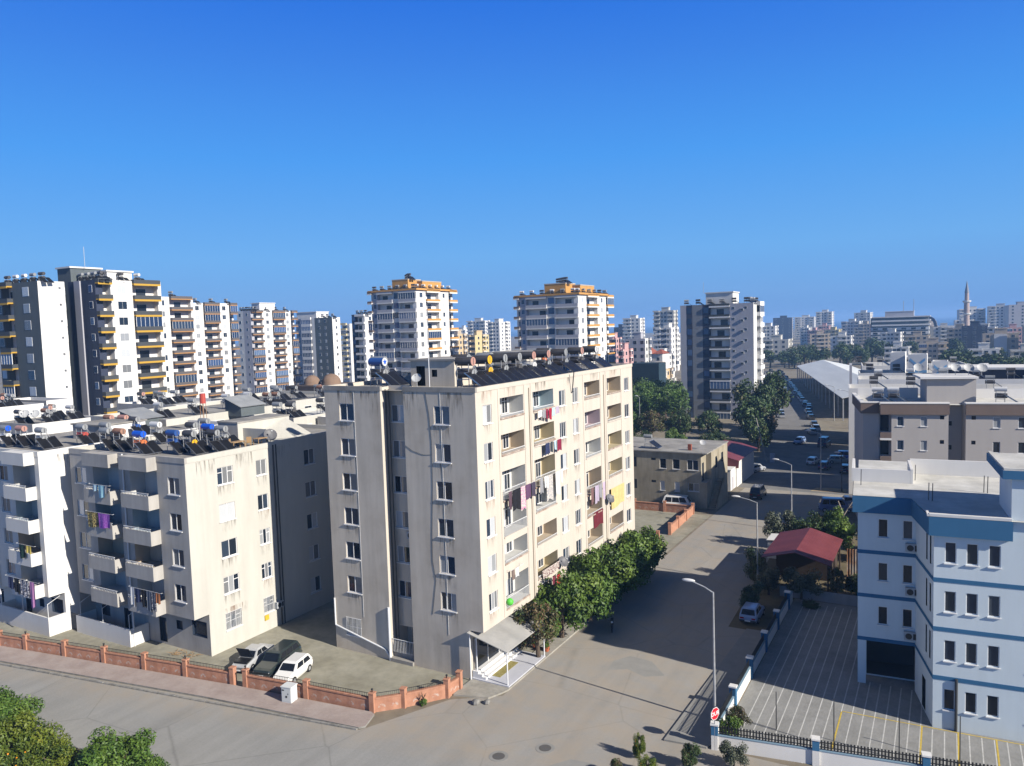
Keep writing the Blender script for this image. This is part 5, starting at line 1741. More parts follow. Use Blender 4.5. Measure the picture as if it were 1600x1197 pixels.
# ------------------------------------------------------------------ row of white roofed houses beyond the beige block
for (x1, y0, w_, d, z_, fm, lab) in (
        (14, 128, 27, 8, 16.3, WHITEB, 'white flat roofed house row directly beyond the beige block'),
        (12, 142, 25, 9, 16.6, WHITEB, 'second white flat roofed house row beyond the beige block'),
        (9, 160, 23.5, 10, 16.4, WHITEB, 'third white flat roofed house row beyond the beige block'),
        (4, 177, 19.5, 14, 16.8, WHITEB, 'fourth white flat roofed house row beyond the beige block'),
        (36, 132, 18, 14, 16.5, WHITE, 'white flat roofed house at the right edge beyond the beige block'),
        (44, 165, 24, 16, 13.0, WHITE, 'low pale house at the right edge below the dark trees')):
    R = plain_block(x1, y0, w_, d, z_, lab, fm, fm, roof=ROOFW, rot=6 if x1 < 30 else 0, par=0.7)
def blue_mark(R, w_, z0, z1):
    mb = MB()
    for a, b_ in (((0.1, 0.15), (0.9, 0.85)), ((0.1, 0.85), (0.5, 0.5))):
        x0, x1 = -w_ + w_ * a[0], -w_ + w_ * b_[0]
        y0, y1 = z0 + (z1 - z0) * a[1], z0 + (z1 - z0) * b_[1]
        mb.face([(x0, -0.03, y0 - 0.25), (x1, -0.03, y1 - 0.25), (x1, -0.03, y1 + 0.25), (x0, -0.03, y0 + 0.25)])
    mb.box(-w_, 0, -0.02, -0.003, z0, z0 + (z1 - z0) * 0.25)
    obj('blue_marking', mb, R, mats=[pm('sky_blue_paint', (0.20, 0.42, 0.66), 0.7)])
for (x, y, w_, zt_, lab) in ((-6.9, 164.7, 2.6, 20.0, 'plain white stair tower, left of three beyond the beige block'), (-3.1, 159.8, 3.1, 19.8, 'white stair tower with pale blue diagonal stripe, middle of three'), (0.3, 149.8, 2.4, 19.0, 'white stair tower with pale blue diagonal stripe, right of three')):
    R = plain_block(x, y, w_, 5, zt_, lab, WHITEB, WHITEB, wins=False, roof=ROOFW)
    if x > -6:
        blue_mark(R, w_, 16.0, zt_ - 0.4)
R = plain_block(12.6, 150, 13, 8, 17.6, 'dark blue walled penthouse with white roof slab right of the blue striped towers', NAVY, NAVY, wins=False, roof=ROOFW)
mb = MB()
mb.box(-13.6, 0.6, -0.6, 8.5, 17.6, 17.95)
obj('roof_slab', mb, R, mats=[WHITEB])
mb = MB()
mb.box(-0.25, 0.25, -4, 4, 0, 17.0)
obj('party_wall', mb, loc=(-17.9, 178, 0), rz=0.1, label='tall thin pale wall end beside the market hall roof', cat='wall', mats=[LAV])

# ------------------------------------------------------------------ trees and plants
def leafmat(name, a, b_, c):
    m = nm(name, [(0.3, a), (0.5, b_), (0.7, c)], scale=0.9, detail=3, rough=0.55, spec=0.35, rnd=0.12)
    m.node_tree.nodes['Principled BSDF'].inputs['Subsurface Weight'].default_value = 0.0
    return m


LG = [leafmat('leaf_green_a', (0.036, 0.078, 0.012), (0.062, 0.125, 0.016), (0.10, 0.17, 0.024)), leafmat('leaf_green_b', (0.05, 0.095, 0.012), (0.09, 0.155, 0.018), (0.14, 0.20, 0.03)), leafmat('leaf_green_c', (0.02, 0.045, 0.012), (0.038, 0.078, 0.016), (0.06, 0.11, 0.02))]
LY = [leafmat('leaf_citrus_a', (0.05, 0.085, 0.010), (0.09, 0.135, 0.012), (0.15, 0.19, 0.016)), leafmat('leaf_citrus_b', (0.08, 0.12, 0.010), (0.13, 0.165, 0.014), (0.19, 0.20, 0.02)), leafmat('leaf_citrus_c', (0.03, 0.06, 0.010), (0.055, 0.095, 0.012), (0.08, 0.12, 0.016))]
LO = [leafmat('leaf_olive_a', (0.06, 0.07, 0.045), (0.10, 0.115, 0.075), (0.15, 0.16, 0.11)), leafmat('leaf_olive_b', (0.035, 0.045, 0.025), (0.06, 0.075, 0.045), (0.09, 0.10, 0.07)), leafmat('leaf_olive_c', (0.02, 0.03, 0.016), (0.035, 0.05, 0.026), (0.05, 0.065, 0.035))]
LD = [leafmat('leaf_dark_a', (0.02, 0.042, 0.012), (0.036, 0.068, 0.018), (0.055, 0.095, 0.024)), leafmat('leaf_dark_b', (0.028, 0.058, 0.014), (0.048, 0.085, 0.02), (0.07, 0.115, 0.03)), leafmat('leaf_dark_c', (0.04, 0.04, 0.018), (0.065, 0.065, 0.025), (0.10, 0.095, 0.035))]
LP = [leafmat('leaf_pine_a', (0.05, 0.105, 0.014), (0.08, 0.15, 0.02), (0.12, 0.20, 0.03)), leafmat('leaf_pine_b', (0.035, 0.075, 0.014), (0.06, 0.115, 0.018), (0.09, 0.15, 0.026)), leafmat('leaf_pine_c', (0.016, 0.035, 0.012), (0.028, 0.055, 0.016), (0.04, 0.075, 0.02))]
LB = [leafmat('leaf_brown_a', (0.06, 0.05, 0.02), (0.10, 0.08, 0.03), (0.14, 0.11, 0.045)), leafmat('leaf_brown_b', (0.035, 0.06, 0.014), (0.06, 0.09, 0.02), (0.09, 0.12, 0.03)), leafmat('leaf_brown_c', (0.08, 0.05, 0.025), (0.12, 0.075, 0.035), (0.15, 0.10, 0.05))]
FRUIT = pm('orange_fruit', (0.75, 0.28, 0.01), 0.5)


def crown(R, ncl, nleaf, leaf, seed, mats, fruit=0, cr=0.36, narrow=0.0):
    rg = random.Random(seed)
    mb = MB()
    cl = []
    rm = (R[0] + R[1] + R[2]) / 3
    for i in range(ncl):
        while True:
            d = Vector((rg.uniform(-1, 1), rg.uniform(-1, 1), rg.uniform(-0.85, 1)))
            if 0.2 < d.length < 1:
                break
        d = d.normalized() * rg.uniform(0.45, 0.82)
        cl.append((Vector((d.x * R[0], d.y * R[1], d.z * R[2])), rm * rg.uniform(cr * 0.65, cr * 1.2), rg.random()))
    verts, faces, mi = mb.v, mb.f, mb.m
    for i in range(nleaf):
        c, r, t = cl[rg.randrange(ncl)]
        d = Vector((rg.gauss(0, 1), rg.gauss(0, 1), rg.gauss(0, 1))).normalized()
        q = r * (rg.random() ** 0.45)
        p = c + d * q
        if p.z < -R[2] * 0.95:
            continue
        nrm = (d * 0.8 + Vector((rg.gauss(0, 0.6), rg.gauss(0, 0.6), rg.gauss(0.25, 0.6)))).normalized()
        a = nrm.orthogonal().normalized()
        a = Matrix.Rotation(rg.uniform(0, 6.28), 3, nrm) @ a
        b_ = nrm.cross(a)
        s_ = leaf * rg.uniform(0.6, 1.35)
        k = len(verts)
        droop = nrm * (-0.25 * s_)
        verts.extend([tuple(p - a * s_), tuple(p + b_ * s_ * 0.48 + droop * 0.2), tuple(p + a * s_ + droop), tuple(p - b_ * s_ * 0.48 + droop * 0.2)])
        faces.append((k, k + 1, k + 2, k + 3))
        mi.append(0 if (t < 0.4 and rg.random() < 0.75) else (1 if t < 0.72 else rg.choice((2, 2, 0, 1))))
    for i in range(fruit):
        c, r, t = cl[rg.randrange(ncl)]
        d = Vector((rg.gauss(0, 1), rg.gauss(0, 1), rg.gauss(0, 1))).normalized()
        mb.sph(tuple(c + d * r * 0.96), 0.026, 5, 4, 3)
    return mb.mesh('crown', mats + ([FRUIT] if fruit else []))


def trunk_mesh(h, r, spread, seed, nb=5):
    rg = random.Random(seed)
    mb = MB()
    p = Vector((0, 0, -0.05))
    mb.cyl((0, 0, -0.05), (0.05 * h, 0.02 * h, h * 0.55), r, r * 0.72, 8)
    t = Vector((0.05 * h, 0.02 * h, h * 0.54))
    for k in range(nb):
        a = 2 * math.pi * k / nb + rg.uniform(-0.4, 0.4)
        e = t + Vector((math.cos(a) * spread * 0.6, math.sin(a) * spread * 0.6, h * rg.uniform(0.3, 0.5)))
        mid = (t + e) / 2 + Vector((0, 0, 0.08 * h))
        mb.cyl(t, mid, r * 0.55, r * 0.4, 6)
        mb.cyl(mid, e, r * 0.4, r * 0.15, 6)
    return mb.mesh('trunk', BARK)


CROWNS = {}


def tree(name, x, y, h, R, lab, kind, group, cat='tree', z=0.0, rz=None, sc_=1.0, lift=None):
    """R crown half-extents; h total height"""
    ncl, nl, lf, mats, fr, cr, var = kind[:7]
    rg = random.Random(int(x * 31 + y * 17))
    v = rg.randrange(var)
    kc = (kind[7], v)
    if kc not in CROWNS:
        CROWNS[kc] = (crown((1, 1, 0.85), ncl, nl, lf, 11 + 7 * v + len(CROWNS), mats, fr, cr), trunk_mesh(2.0, 0.13, 0.9, v + 3))
    cm, tm = CROWNS[kc]
    e = empty(name, (x, y, z), rg.uniform(0, 6.28) if rz is None else rz, lab, cat, group)
    c = obj('crown', cm, e, (0, 0, h - R[2] * 0.95))
    c.scale = (R[0], R[1], R[2] / 0.85)
    t = obj('trunk', tm, e)
    k = max(0.5, (h - R[2] * 0.6) / 2.0)
    t.scale = (k * 0.9, k * 0.9, k)
    return e


# kinds: clusters, leaves, leaf size relative to the crown, materials, fruit, cluster radius, variants, key
K_STREET = (34, 10500, 0.066, LG, 0, 0.36, 2, 'street')
K_BROWN = (22, 4200, 0.06, LB, 0, 0.34, 1, 'brown')
K_CITRUS = (34, 15000, 0.046, LY, 10, 0.34, 2, 'citrus')
K_CITRUSG = (34, 15000, 0.046, LG, 4, 0.34, 1, 'citrusg')
K_OLIVE = (22, 4500, 0.06, LO, 0, 0.36, 2, 'olive')
K_DARK = (24, 4200, 0.07, LD, 0, 0.38, 3, 'dark')
K_PINE = (22, 3000, 0.07, LP, 0, 0.38, 3, 'pine')
K_FAR = (18, 1400, 0.10, LD, 0, 0.42, 3, 'far')
K_BUSH = (16, 1800, 0.10, LG, 0, 0.42, 2, 'bush')

G1 = 'broadleaf trees along the street side of the cream block'
for k, (x, y, h, R, lab) in enumerate((
        (-28.7, 52.9, 4.8, (2.0, 1.9, 2.0), 'small thinning brownish green tree beside the white porch'),
        (-28.8, 57.4, 5.7, (2.7, 2.7, 2.5), 'street tree nearest the satellite dish on the cream block'),
        (-28.3, 62.0, 6.0, (3.1, 3.0, 2.8), 'street tree whose crown overhangs the black motorcycle'),
        (-28.2, 66.8, 5.9, (3.1, 3.1, 2.8), 'middle street tree of the row along the cream block'),
        (-28.2, 71.2, 5.7, (3.0, 3.0, 2.7), 'second farthest street tree of the row along the cream block'),
        (-28.4, 75.4, 5.4, (2.8, 2.9, 2.5), 'farthest bright green street tree by the orange wall stub'))):
    tree('street_tree', x, y, h, R, lab, K_BROWN if k == 0 else K_STREET, G1)
tree('street_tree', -28.7, 54.6, 3.6, (1.2, 1.3, 1.3), 'low green tree touching the thinning tree by the porch', K_STREET, G1)
G2 = 'citrus trees in the near left corner'
for x, y, h, R, lab, kd in (
        (-56.0, 25.6, 3.5, (2.6, 2.6, 1.8), 'dark green citrus tree at the left edge nearest the pavement', K_CITRUSG),
        (-60.5, 24.0, 3.2, (2.4, 2.3, 1.6), 'citrus tree cut off by the left edge of the view', K_CITRUSG),
        (-50.6, 24.0, 3.5, (2.6, 2.5, 1.9), 'yellow green citrus tree with ripe fruit at the left bottom', K_CITRUS),
        (-47.4, 24.3, 2.7, (1.9, 1.9, 1.4), 'low yellow green citrus tree between its taller neighbours', K_CITRUS),
        (-43.4, 26.2, 3.4, (2.5, 2.3, 1.9), 'rounded citrus tree standing right of the yellow green ones', K_CITRUSG),
        (-40.6, 25.6, 2.5, (1.8, 1.8, 1.4), 'citrus tree at the bottom right end of the orchard', K_CITRUSG),
        (-37.6, 25.6, 2.0, (1.5, 1.4, 1.1), 'low citrus bush at the bottom edge beside the road', K_CITRUSG),
        (-54.0, 21.5, 3.0, (2.2, 2.2, 1.5), 'citrus tree in the bottom left corner behind the others', K_CITRUS)):
    tree('citrus_tree', x, y, h, R, lab, kd, G2)
G3 = 'trees around the maroon roofed hut'
for x, y, h, R, lab, kd in (
        (-17.0, 92.5, 4.6, (2.2, 2.2, 2.1), 'grey green olive tree left behind the maroon hut roof', K_OLIVE),
        (-13.6, 92.5, 4.4, (2.4, 2.2, 2.0), 'dark green round tree behind the ridge of the maroon hut', K_DARK),
        (-10.8, 93.0, 4.8, (2.1, 2.1, 2.2), 'bright green round tree behind the right end of the maroon hut', K_STREET),
        (-6.6, 90.5, 4.3, (2.0, 2.0, 1.9), 'grey green olive tree between the maroon hut and the blue block', K_OLIVE),
        (-4.8, 94.5, 4.0, (1.8, 1.8, 1.8), 'dark olive tree touching the blue block wall', K_DARK),
        (-15.0, 75.6, 3.2, (2.0, 1.2, 1.65), 'grey dark bush before the left front of the maroon hut', K_OLIVE),
        (-12.0, 75.6, 3.2, (2.1, 1.2, 1.65), 'grey dark bush before the right front of the maroon hut', K_OLIVE),
        (-15.6, 70.8, 2.4, (0.9, 2.4, 1.2), 'dark overgrown bush behind the pale blue parked car', K_DARK),
        (-17.0, 79.0, 3.4, (0.9, 2.2, 1.7), 'dark slim tree between the lamp post and the maroon hut', K_DARK),
        (-9.0, 77.0, 3.2, (1.0, 1.0, 1.5), 'reddish brown thin tree at the right corner of the maroon hut', K_BROWN),
        (-7.4, 78.5, 2.2, (1.3, 1.3, 1.1), 'dark bush between the maroon hut and the blue block', K_DARK),
        (-5.6, 80.5, 2.6, (1.4, 1.4, 1.3), 'dark bush in the shade of the blue block wing', K_DARK)):
    tree('garden_tree', x, y, h, R, lab, kd, G3)
G4 = 'trees at the foot of the striped tower and along the left of the street'
BIG = [(-36.5, 171, 10.5, (5.2, 5.0, 4.9), 'big dark tree overhanging the left side of the street', K_DARK),
       (-39.5, 183, 13.0, (5.0, 5.5, 5.2), 'tall dense green tree right in front of the striped tower corner', K_DARK),
       (-37.5, 196, 14.5, (4.5, 6, 5.6), 'tallest dark green tree on the left of the street', K_DARK),
       (-33.6, 160, 7.0, (3.0, 3.0, 3.2), 'dark tree above the slanted utility pole', K_DARK),
       (-46, 168, 7.5, (3.2, 3.2, 3.2), 'dark tree left of the one overhanging the street', K_DARK),
       (-52, 166, 7.5, (3.6, 3.4, 3.2), 'green tree before the balcony column of the striped tower', K_DARK),
       (-57.5, 163, 7.6, (3.4, 3.4, 3.2), 'brownish dark tree before the navy strip of the striped tower', K_BROWN),
       (-63, 163, 7.5, (3.6, 3.4, 3.3), 'mid green tree left of the striped tower foot', K_STREET),
       (-69, 165, 7.5, (3.6, 3.6, 3.3), 'green tree behind the roof of the two storey beige house', K_STREET),
       (-48, 150, 5.2, (2.4, 2.4, 2.3), 'bright green small tree behind the two storey beige house', K_STREET),
       (-54, 148, 5.0, (2.6, 2.6, 2.2), 'round dark green small tree behind the two storey beige house', K_DARK),
       (-60, 150, 5.4, (2.8, 2.8, 2.4), 'loose green small tree near the end of the cream block', K_STREET),
       (-42, 152, 4.6, (2.2, 2.2, 2.0), 'dark small tree beside the maroon roofed small house', K_DARK),
       (-38.5, 148, 5.5, (2.6, 2.6, 2.4), 'dark tree behind the maroon roofed small house', K_DARK),
       (-47, 131, 3.6, (1.9, 1.9, 1.7), 'small bright green tree left of the maroon roofed small house', K_STREET)]
for x, y, h, R, lab, kd in BIG:
    tree('garden_tree', x, y, h, R, lab, kd, G4)
rg = random.Random(5)
G5 = 'pine grove left of the striped tower'
for k in range(30):
    y = 183 + 7.5 * (k // 5) + rg.uniform(-2, 2)
    x = -(0.312 * y) - 2.0 - (k % 5) * 4.0 + rg.uniform(-2, 2)
    h = rg.uniform(8.5, 11.5)
    tree('pine_tree', x, y, h, (rg.uniform(3.3, 4.3), rg.uniform(3.3, 4.3), h * 0.36), 'light green pine in the dense grove left of the striped tower', K_PINE, G5)
G6 = 'dark trees in front of the far skyline'
for x, y, n, dx, dy, h in ((-62, 445, 9, 26, 40, 11), (-38, 470, 8, 22, 45, 12), (6, 395, 10, 16, 50, 11), (20, 345, 8, 9, 36, 9), (-12, 560, 7, 34, 30, 11), (38, 400, 5, 12, 30, 9), (-82, 455, 4, 8, 16, 9), (-92, 260, 5, 12, 14, 8)):
    for k in range(n):
        hh = h * rg.uniform(0.7, 1.15)
        r = hh * rg.uniform(0.4, 0.55)
        tree('far_tree', x + rg.uniform(-dx, dx), y + rg.uniform(-dy, dy), hh, (r, r, hh * 0.42), 'hazy dark green tree in the belt before the far skyline', K_FAR, G6)
for x, y, h, lab in ((-79, 492, 11, 'slim dark cypress left before the cream institution block'), (-75, 490, 12, 'slim dark cypress middle before the cream institution block'), (-71, 488, 10, 'slim dark cypress right before the cream institution block')):
    tree('cypress', x, y, h, (1.1, 1.1, h * 0.48), lab, K_FAR, None)
# shrubs at the bottom edge, in front of the sign
for x, y, h, R, lab, kd in (
        (-16.4, 43.0, 1.6, (0.45, 0.45, 0.8), 'upright reed like plant at the bottom edge left of the red sign', K_CITRUS),
        (-15.3, 41.4, 1.2, (0.7, 0.7, 0.6), 'low yellow green bush at the bottom edge of the road', K_CITRUS),
        (-13.3, 43.4, 1.5, (0.75, 0.7, 0.75), 'dark small bush below the red sign', K_DARK),
        (-11.0, 44.6, 1.7, (0.95, 0.7, 0.85), 'loose olive bush against the white picket wall', K_OLIVE),
        (-17.0, 40.6, 1.1, (0.5, 0.5, 0.5), 'sparse dry bush at the bottom edge of the road', K_BROWN),
        (-11.9, 49.4, 1.5, (0.5, 0.9, 0.8), 'flowering bush inside the parking lot corner', K_BROWN),
        (-12.0, 47.9, 1.4, (0.5, 0.8, 0.7), 'green bush inside the parking lot corner behind the sign', K_BUSH),
        (-10.9, 73.6, 0.7, (0.9, 0.6, 0.35), 'low round planting in the far corner of the parking lot', K_DARK),
        (-32.6, 42.4, 0.5, (0.4, 0.3, 0.25), 'weeds at the foot of the terracotta corner wall', K_BUSH)):
    tree('bush', x, y, h, (R[0], R[1], h * 0.54), lab, kd, None, 'bush')
# banana like plant beside the olive trees
PL = empty('banana_plant', (-9.3, 91.0, 0), 0, 'tall yellow green banana plant behind the maroon hut', 'plant')
mb = MB()
mb.cyl((0, 0, 0), (0.1, 0, 2.6), 0.13, 0.08, 7)
obj('stem', mb, PL, mats=[pm('banana_stem', (0.22, 0.24, 0.07), 0.7)])
mb = MB()
rg2 = random.Random(4)
for k in range(12):
    a = k * 2.4
    el = rg2.uniform(0.5, 1.25)
    L = rg2.uniform(1.2, 2.0)
    d = Vector((math.cos(a) * math.cos(el), math.sin(a) * math.cos(el), math.sin(el)))
    sd_ = Vector((-math.sin(a), math.cos(a), 0)) * 0.24
    b0 = Vector((0.1, 0, 2.5))
    prev = None
    for q in range(5):
        t = q / 4
        c = b0 + d * L * t + Vector((0, 0, -0.6 * t * t * math.cos(el)))
        wd = sd_ * (0.25 + math.sin(math.pi * min(1, t * 0.9 + 0.1)))
        if prev:
            mb.face([prev[0], prev[1], tuple(c + wd), tuple(c - wd)])
        prev = (tuple(c - wd), tuple(c + wd))
obj('crown', mb, PL, mats=[leafmat('leaf_banana', (0.09, 0.16, 0.02), (0.15, 0.23, 0.03), (0.22, 0.28, 0.04))])

# ------------------------------------------------------------------ vehicles
def car(x, y, ang, col, lab, L=4.0, W=1.62, H=1.42, hood=1.05, trunk=0.55, belt=0.88, group=None, cat='car', name='parked_car', hatch=True, bonnet=False, z=0.006, pm_name=None):
    """front towards local +x"""
    R = empty(name, (x, y, z), ang, lab, cat, group)
    key = (L, W, H, hood, trunk, belt)
    P = paint('paint_%02d_%02d_%02d' % tuple(int(v * 99) for v in col), col)
    h = L / 2

    def body():
        mb = MB()
        secs = []
        for xx, zb, zt, wk in ((-h, 0.38, belt - 0.16 if hatch else belt - 0.10, 0.88), (-h + 0.12, 0.26, belt - 0.02, 0.95), (-h + trunk, 0.22, belt, 1.0), (0, 0.2, belt, 1.0), (h - hood, 0.22, belt, 1.0), (h - 0.35, 0.24, belt - 0.14, 0.97), (h - 0.1, 0.28, belt - 0.22, 0.92), (h, 0.36, belt - 0.34, 0.85)):
            w_ = W / 2 * wk
            secs.append([(xx, -w_ * 0.93, zb), (xx, -w_, zb + 0.2), (xx, -w_ * 0.985, zt - 0.12), (xx, -w_ * 0.86, zt), (xx, w_ * 0.86, zt), (xx, w_ * 0.985, zt - 0.12), (xx, w_, zb + 0.2), (xx, w_ * 0.93, zb)])
        for a, b_ in zip(secs, secs[1:]):
            for q in range(8):
                j = (q + 1) % 8
                mb.face([a[q], b_[q], b_[j], a[j]][::-1])
        mb.face(secs[0])
        mb.face(secs[-1][::-1])
        # greenhouse
        x0b, x1b = -h + (0.08 if hatch else trunk * 0.9), h - hood + 0.02
        x0t, x1t = x0b + (0.38 if hatch else 0.55), x1b - 0.62
        wb, wt = W / 2 * 0.9, W / 2 * 0.74
        zb = belt - 0.03
        lo_ = [(x0b, -wb, zb), (x1b, -wb, zb), (x1b, wb, zb), (x0b, wb, zb)]
        mid = [(x0t - 0.06, -wt * 1.03, H - 0.09), (x1t + 0.1, -wt * 1.03, H - 0.09), (x1t + 0.1, wt * 1.03, H - 0.09), (x0t - 0.06, wt * 1.03, H - 0.09)]
        hi = [(x0t + 0.06, -wt * 0.9, H), (x1t - 0.1, -wt * 0.9, H), (x1t - 0.1, wt * 0.9, H), (x0t + 0.06, wt * 0.9, H)]
        for A, B in ((lo_, mid), (mid, hi)):
            for q in range(4):
                j = (q + 1) % 4
                mb.face([A[q], A[j], B[j], B[q]])
        mb.face(hi)
        me = mb.mesh('body', P)
        return me, (lo_, mid)
    me, (lo_, mid) = body() if ('cb', key, P.name) not in MESH else MESH[('cb', key, P.name)]
    MESH[('cb', key, P.name)] = (me, (lo_, mid))
    bo = obj('body', me, R)

    def quad_on(a, b_, c, d, u0, u1, v0, v1, off):
        a, b_, c, d = map(Vector, (a, b_, c, d))
        n = (b_ - a).cross(d - a).normalized() * off

        def pt(u, v):
            return tuple((a.lerp(b_, u)).lerp(d.lerp(c, u), v) + n)
        return [pt(u0, v0), pt(u1, v0), pt(u1, v1), pt(u0, v1)]

    def glassq(name_, idx, u0, u1, v0=0.08, v1=0.94):
        def f():
            mb = MB()
            q, j = idx, (idx + 1) % 4
            mb.face(quad_on(lo_[q], lo_[j], mid[j], mid[q], u0, u1, v0, v1, 0.008))
            return mb.mesh(name_, CARGLASS)
        obj(name_, cached(('cg', key, name_, idx, u0), f), R)
    glassq('windscreen', 1, 0.06, 0.94)
    glassq('rear_window', 3, 0.08, 0.92)
    for idx in (0, 2):
        rev = idx == 2
        for u0, u1 in ((0.10, 0.46), (0.50, 0.86)) if L < 4.3 else ((0.08, 0.33), (0.36, 0.62), (0.65, 0.9)):
            glassq('side_window', idx, 1 - u1 if rev else u0, 1 - u0 if rev else u1, 0.1, 0.9)

    def wheel():
        mb = MB()
        mb.cyl((0, -0.09, 0), (0, 0.09, 0), 0.29, n=16)
        return mb.mesh('wheel', RUBBER)

    def rim():
        mb = MB()
        mb.cyl((0, -0.096, 0), (0, 0.096, 0), 0.17, n=12)
        return mb.mesh('rim', GALV)
    for xx in (-h + 0.72, h - 0.78):
        for yy in (-W / 2 + 0.07, W / 2 - 0.07):
            wv = obj('wheel', cached('wheel', wheel), R, (xx, yy, 0.29))
            obj('rim', cached('rim', rim), wv)

    def lamp(mat_, nm_):
        mb = MB()
        mb.box(-0.03, 0.03, -0.17, 0.17, 0, 0.13)
        return mb.mesh(nm_, mat_)
    for yy in (-W / 2 * 0.62, W / 2 * 0.62):
        obj('headlight', cached('hl', lambda: lamp(LIGHTG, 'headlight')), R, (h - 0.035, yy, belt - 0.47))
        obj('tail_light', cached('tl', lambda: lamp(TAIL, 'tail_light')), R, (-h - 0.005, yy, belt - 0.33))
    mb = MB()
    mb.box(h - 0.1, h + 0.07, -W / 2 * 0.9, W / 2 * 0.9, 0.3, 0.42)
    obj('bumper', cached(('bf', L, W), lambda: mb.mesh('bumper', DKTRIM)), R)
    mb2 = MB()
    mb2.box(-h - 0.07, -h + 0.1, -W / 2 * 0.9, W / 2 * 0.9, 0.34, 0.47)
    obj('bumper', cached(('br', L, W), lambda: mb2.mesh('bumper', DKTRIM)), R)
    mb3 = MB()
    mb3.box(-0.012, 0.012, -0.24, 0.24, 0, 0.11)
    pme = cached('plate', lambda: mb3.mesh('number_plate', WHITEP))
    obj('number_plate', pme, R, (h + 0.085, 0, 0.31))
    obj('number_plate', pme, R, (-h - 0.085, 0, 0.36))
    if bonnet:
        mb = MB()
        mb.face([(h - hood, -0.6, belt + 0.02), (h - hood, 0.6, belt + 0.02), (h - hood + 0.55, 0.6, belt + 0.95), (h - hood + 0.55, -0.6, belt + 0.95)])
        mb.face([(h - hood + 0.55, -0.6, belt + 0.98), (h - hood + 0.55, 0.6, belt + 0.98), (h - hood - 0.04, 0.6, belt + 0.05), (h - hood - 0.04, -0.6, belt + 0.05)], 1)
        obj('bonnet', mb, R, mats=[DKTRIM, P])
        mb = MB()
        mb.box(h - hood + 0.05, h - 0.3, -0.6, 0.6, belt - 0.2, belt + 0.01)
        obj('engine_bay', mb, R, mats=[BLACK])
    return R


FA = -1.33
car(-44.75, 41.55, FA, (0.78, 0.78, 0.76), 'white compact hatchback parked nearest the terracotta corner wall', L=3.7, H=1.4, hood=0.95)
car(-47.2, 42.3, FA, (0.022, 0.032, 0.030), 'dark green estate car parked between the white and the silver car', L=4.7, W=1.75, H=1.55, hood=1.25, belt=0.95, trunk=0.4)
car(-49.6, 41.9, FA, (0.42, 0.43, 0.44), 'old silver sedan with its dark bonnet propped open', L=4.1, W=1.6, H=1.38, hood=1.2, trunk=0.9, hatch=False, bonnet=True)
car(-15.15, 68.9, H2, (0.30, 0.38, 0.55), 'pale blue hatchback parked in the shade beside the picket wall', L=3.7)
car(-24.9, 118.0, H2, (0.03, 0.022, 0.024), 'dark van driving away at the street corner past the beige house', L=4.5, W=1.8, H=1.85, hood=0.9, belt=1.05, cat='van', name='van')
car(-29.5, 138.3, 1.2, (0.40, 0.42, 0.46), 'silver hatchback parked before the maroon roofed small house', L=4.1)
car(-21.4, 148.9, 1.45, (0.75, 0.75, 0.74), 'white hatchback on the lit strip of the far street', L=3.8)
car(-18.9, 145.0, 1.5, (0.05, 0.08, 0.22), 'dark blue car in shade just right of the white hatchback', L=4.1)
car(-27.6, 172.8, -1.75, (0.22, 0.30, 0.48), 'blue car driving towards the viewer in the shaded street', L=4.0)
car(-17.0, 151.5, 0.15, (0.36, 0.34, 0.30), 'beige grey station wagon parked across by the blue pickup', L=4.4, trunk=0.4)
car(-15.9, 155.5, 0.2, (0.05, 0.16, 0.50), 'bright blue pickup like van parked behind the beige station wagon', L=4.6, H=1.75, belt=1.0, cat='van', name='van')
car(-22.3, 170.5, 1.5, (0.04, 0.05, 0.09), 'dark boxy van parked at the right side of the far street', L=4.8, W=1.9, H=2.1, belt=1.2, hood=0.7, cat='van', name='van')
car(-13.2, 113.0, 0.2, (0.10, 0.16, 0.34), 'blue van parked in shade behind the bare branch', L=4.6, H=1.9, belt=1.05, hood=0.8, cat='van', name='van')
car(-11.0, 117.2, 0.2, (0.30, 0.34, 0.42), 'grey blue car parked beyond the blue van in shade', L=4.2)
car(-15.2, 143.0, 1.6, (0.03, 0.05, 0.12), 'dark car in shade left of the beige block corner', L=4.2)
MBV = car(-33.6, 105.9, 0.12, (0.74, 0.74, 0.72), 'white minibus parked behind the orange wall corner', L=4.6, W=1.75, H=2.05, hood=0.55, trunk=0.2, belt=1.15, cat='minibus', name='minibus')
PAL = [((0.70, 0.70, 0.70), 'white'), ((0.36, 0.37, 0.39), 'silver'), ((0.10, 0.10, 0.11), 'dark grey'), ((0.03, 0.03, 0.035), 'black'), ((0.05, 0.08, 0.2), 'blue'), ((0.25, 0.03, 0.03), 'red'), ((0.30, 0.27, 0.22), 'beige')]


def far_car_mesh(col):
    mb = MB()
    mb.box(-2.0, 2.0, -0.8, 0.8, 0.22, 0.85, 0)
    lo_ = [(-1.8, -0.76, 0.85), (1.05, -0.76, 0.85), (1.05, 0.76, 0.85), (-1.8, 0.76, 0.85)]
    hi = [(-1.4, -0.62, 1.38), (0.5, -0.62, 1.38), (0.5, 0.62, 1.38), (-1.4, 0.62, 1.38)]
    for q in range(4):
        j = (q + 1) % 4
        mb.face([lo_[q], lo_[j], hi[j], hi[q]], 1)
    mb.face([(x, y, z_ + 0.02) for x, y, z_ in hi], 0)
    for x in (-1.25, 1.25):
        mb.cyl((x, -0.81, 0.3), (x, 0.81, 0.3), 0.3, n=8, m=2)
    return mb.mesh('parked_car', [paint('far_paint_%02d_%02d_%02d' % tuple(int(v * 99) for v in col), col), CARGLASS, RUBBER])


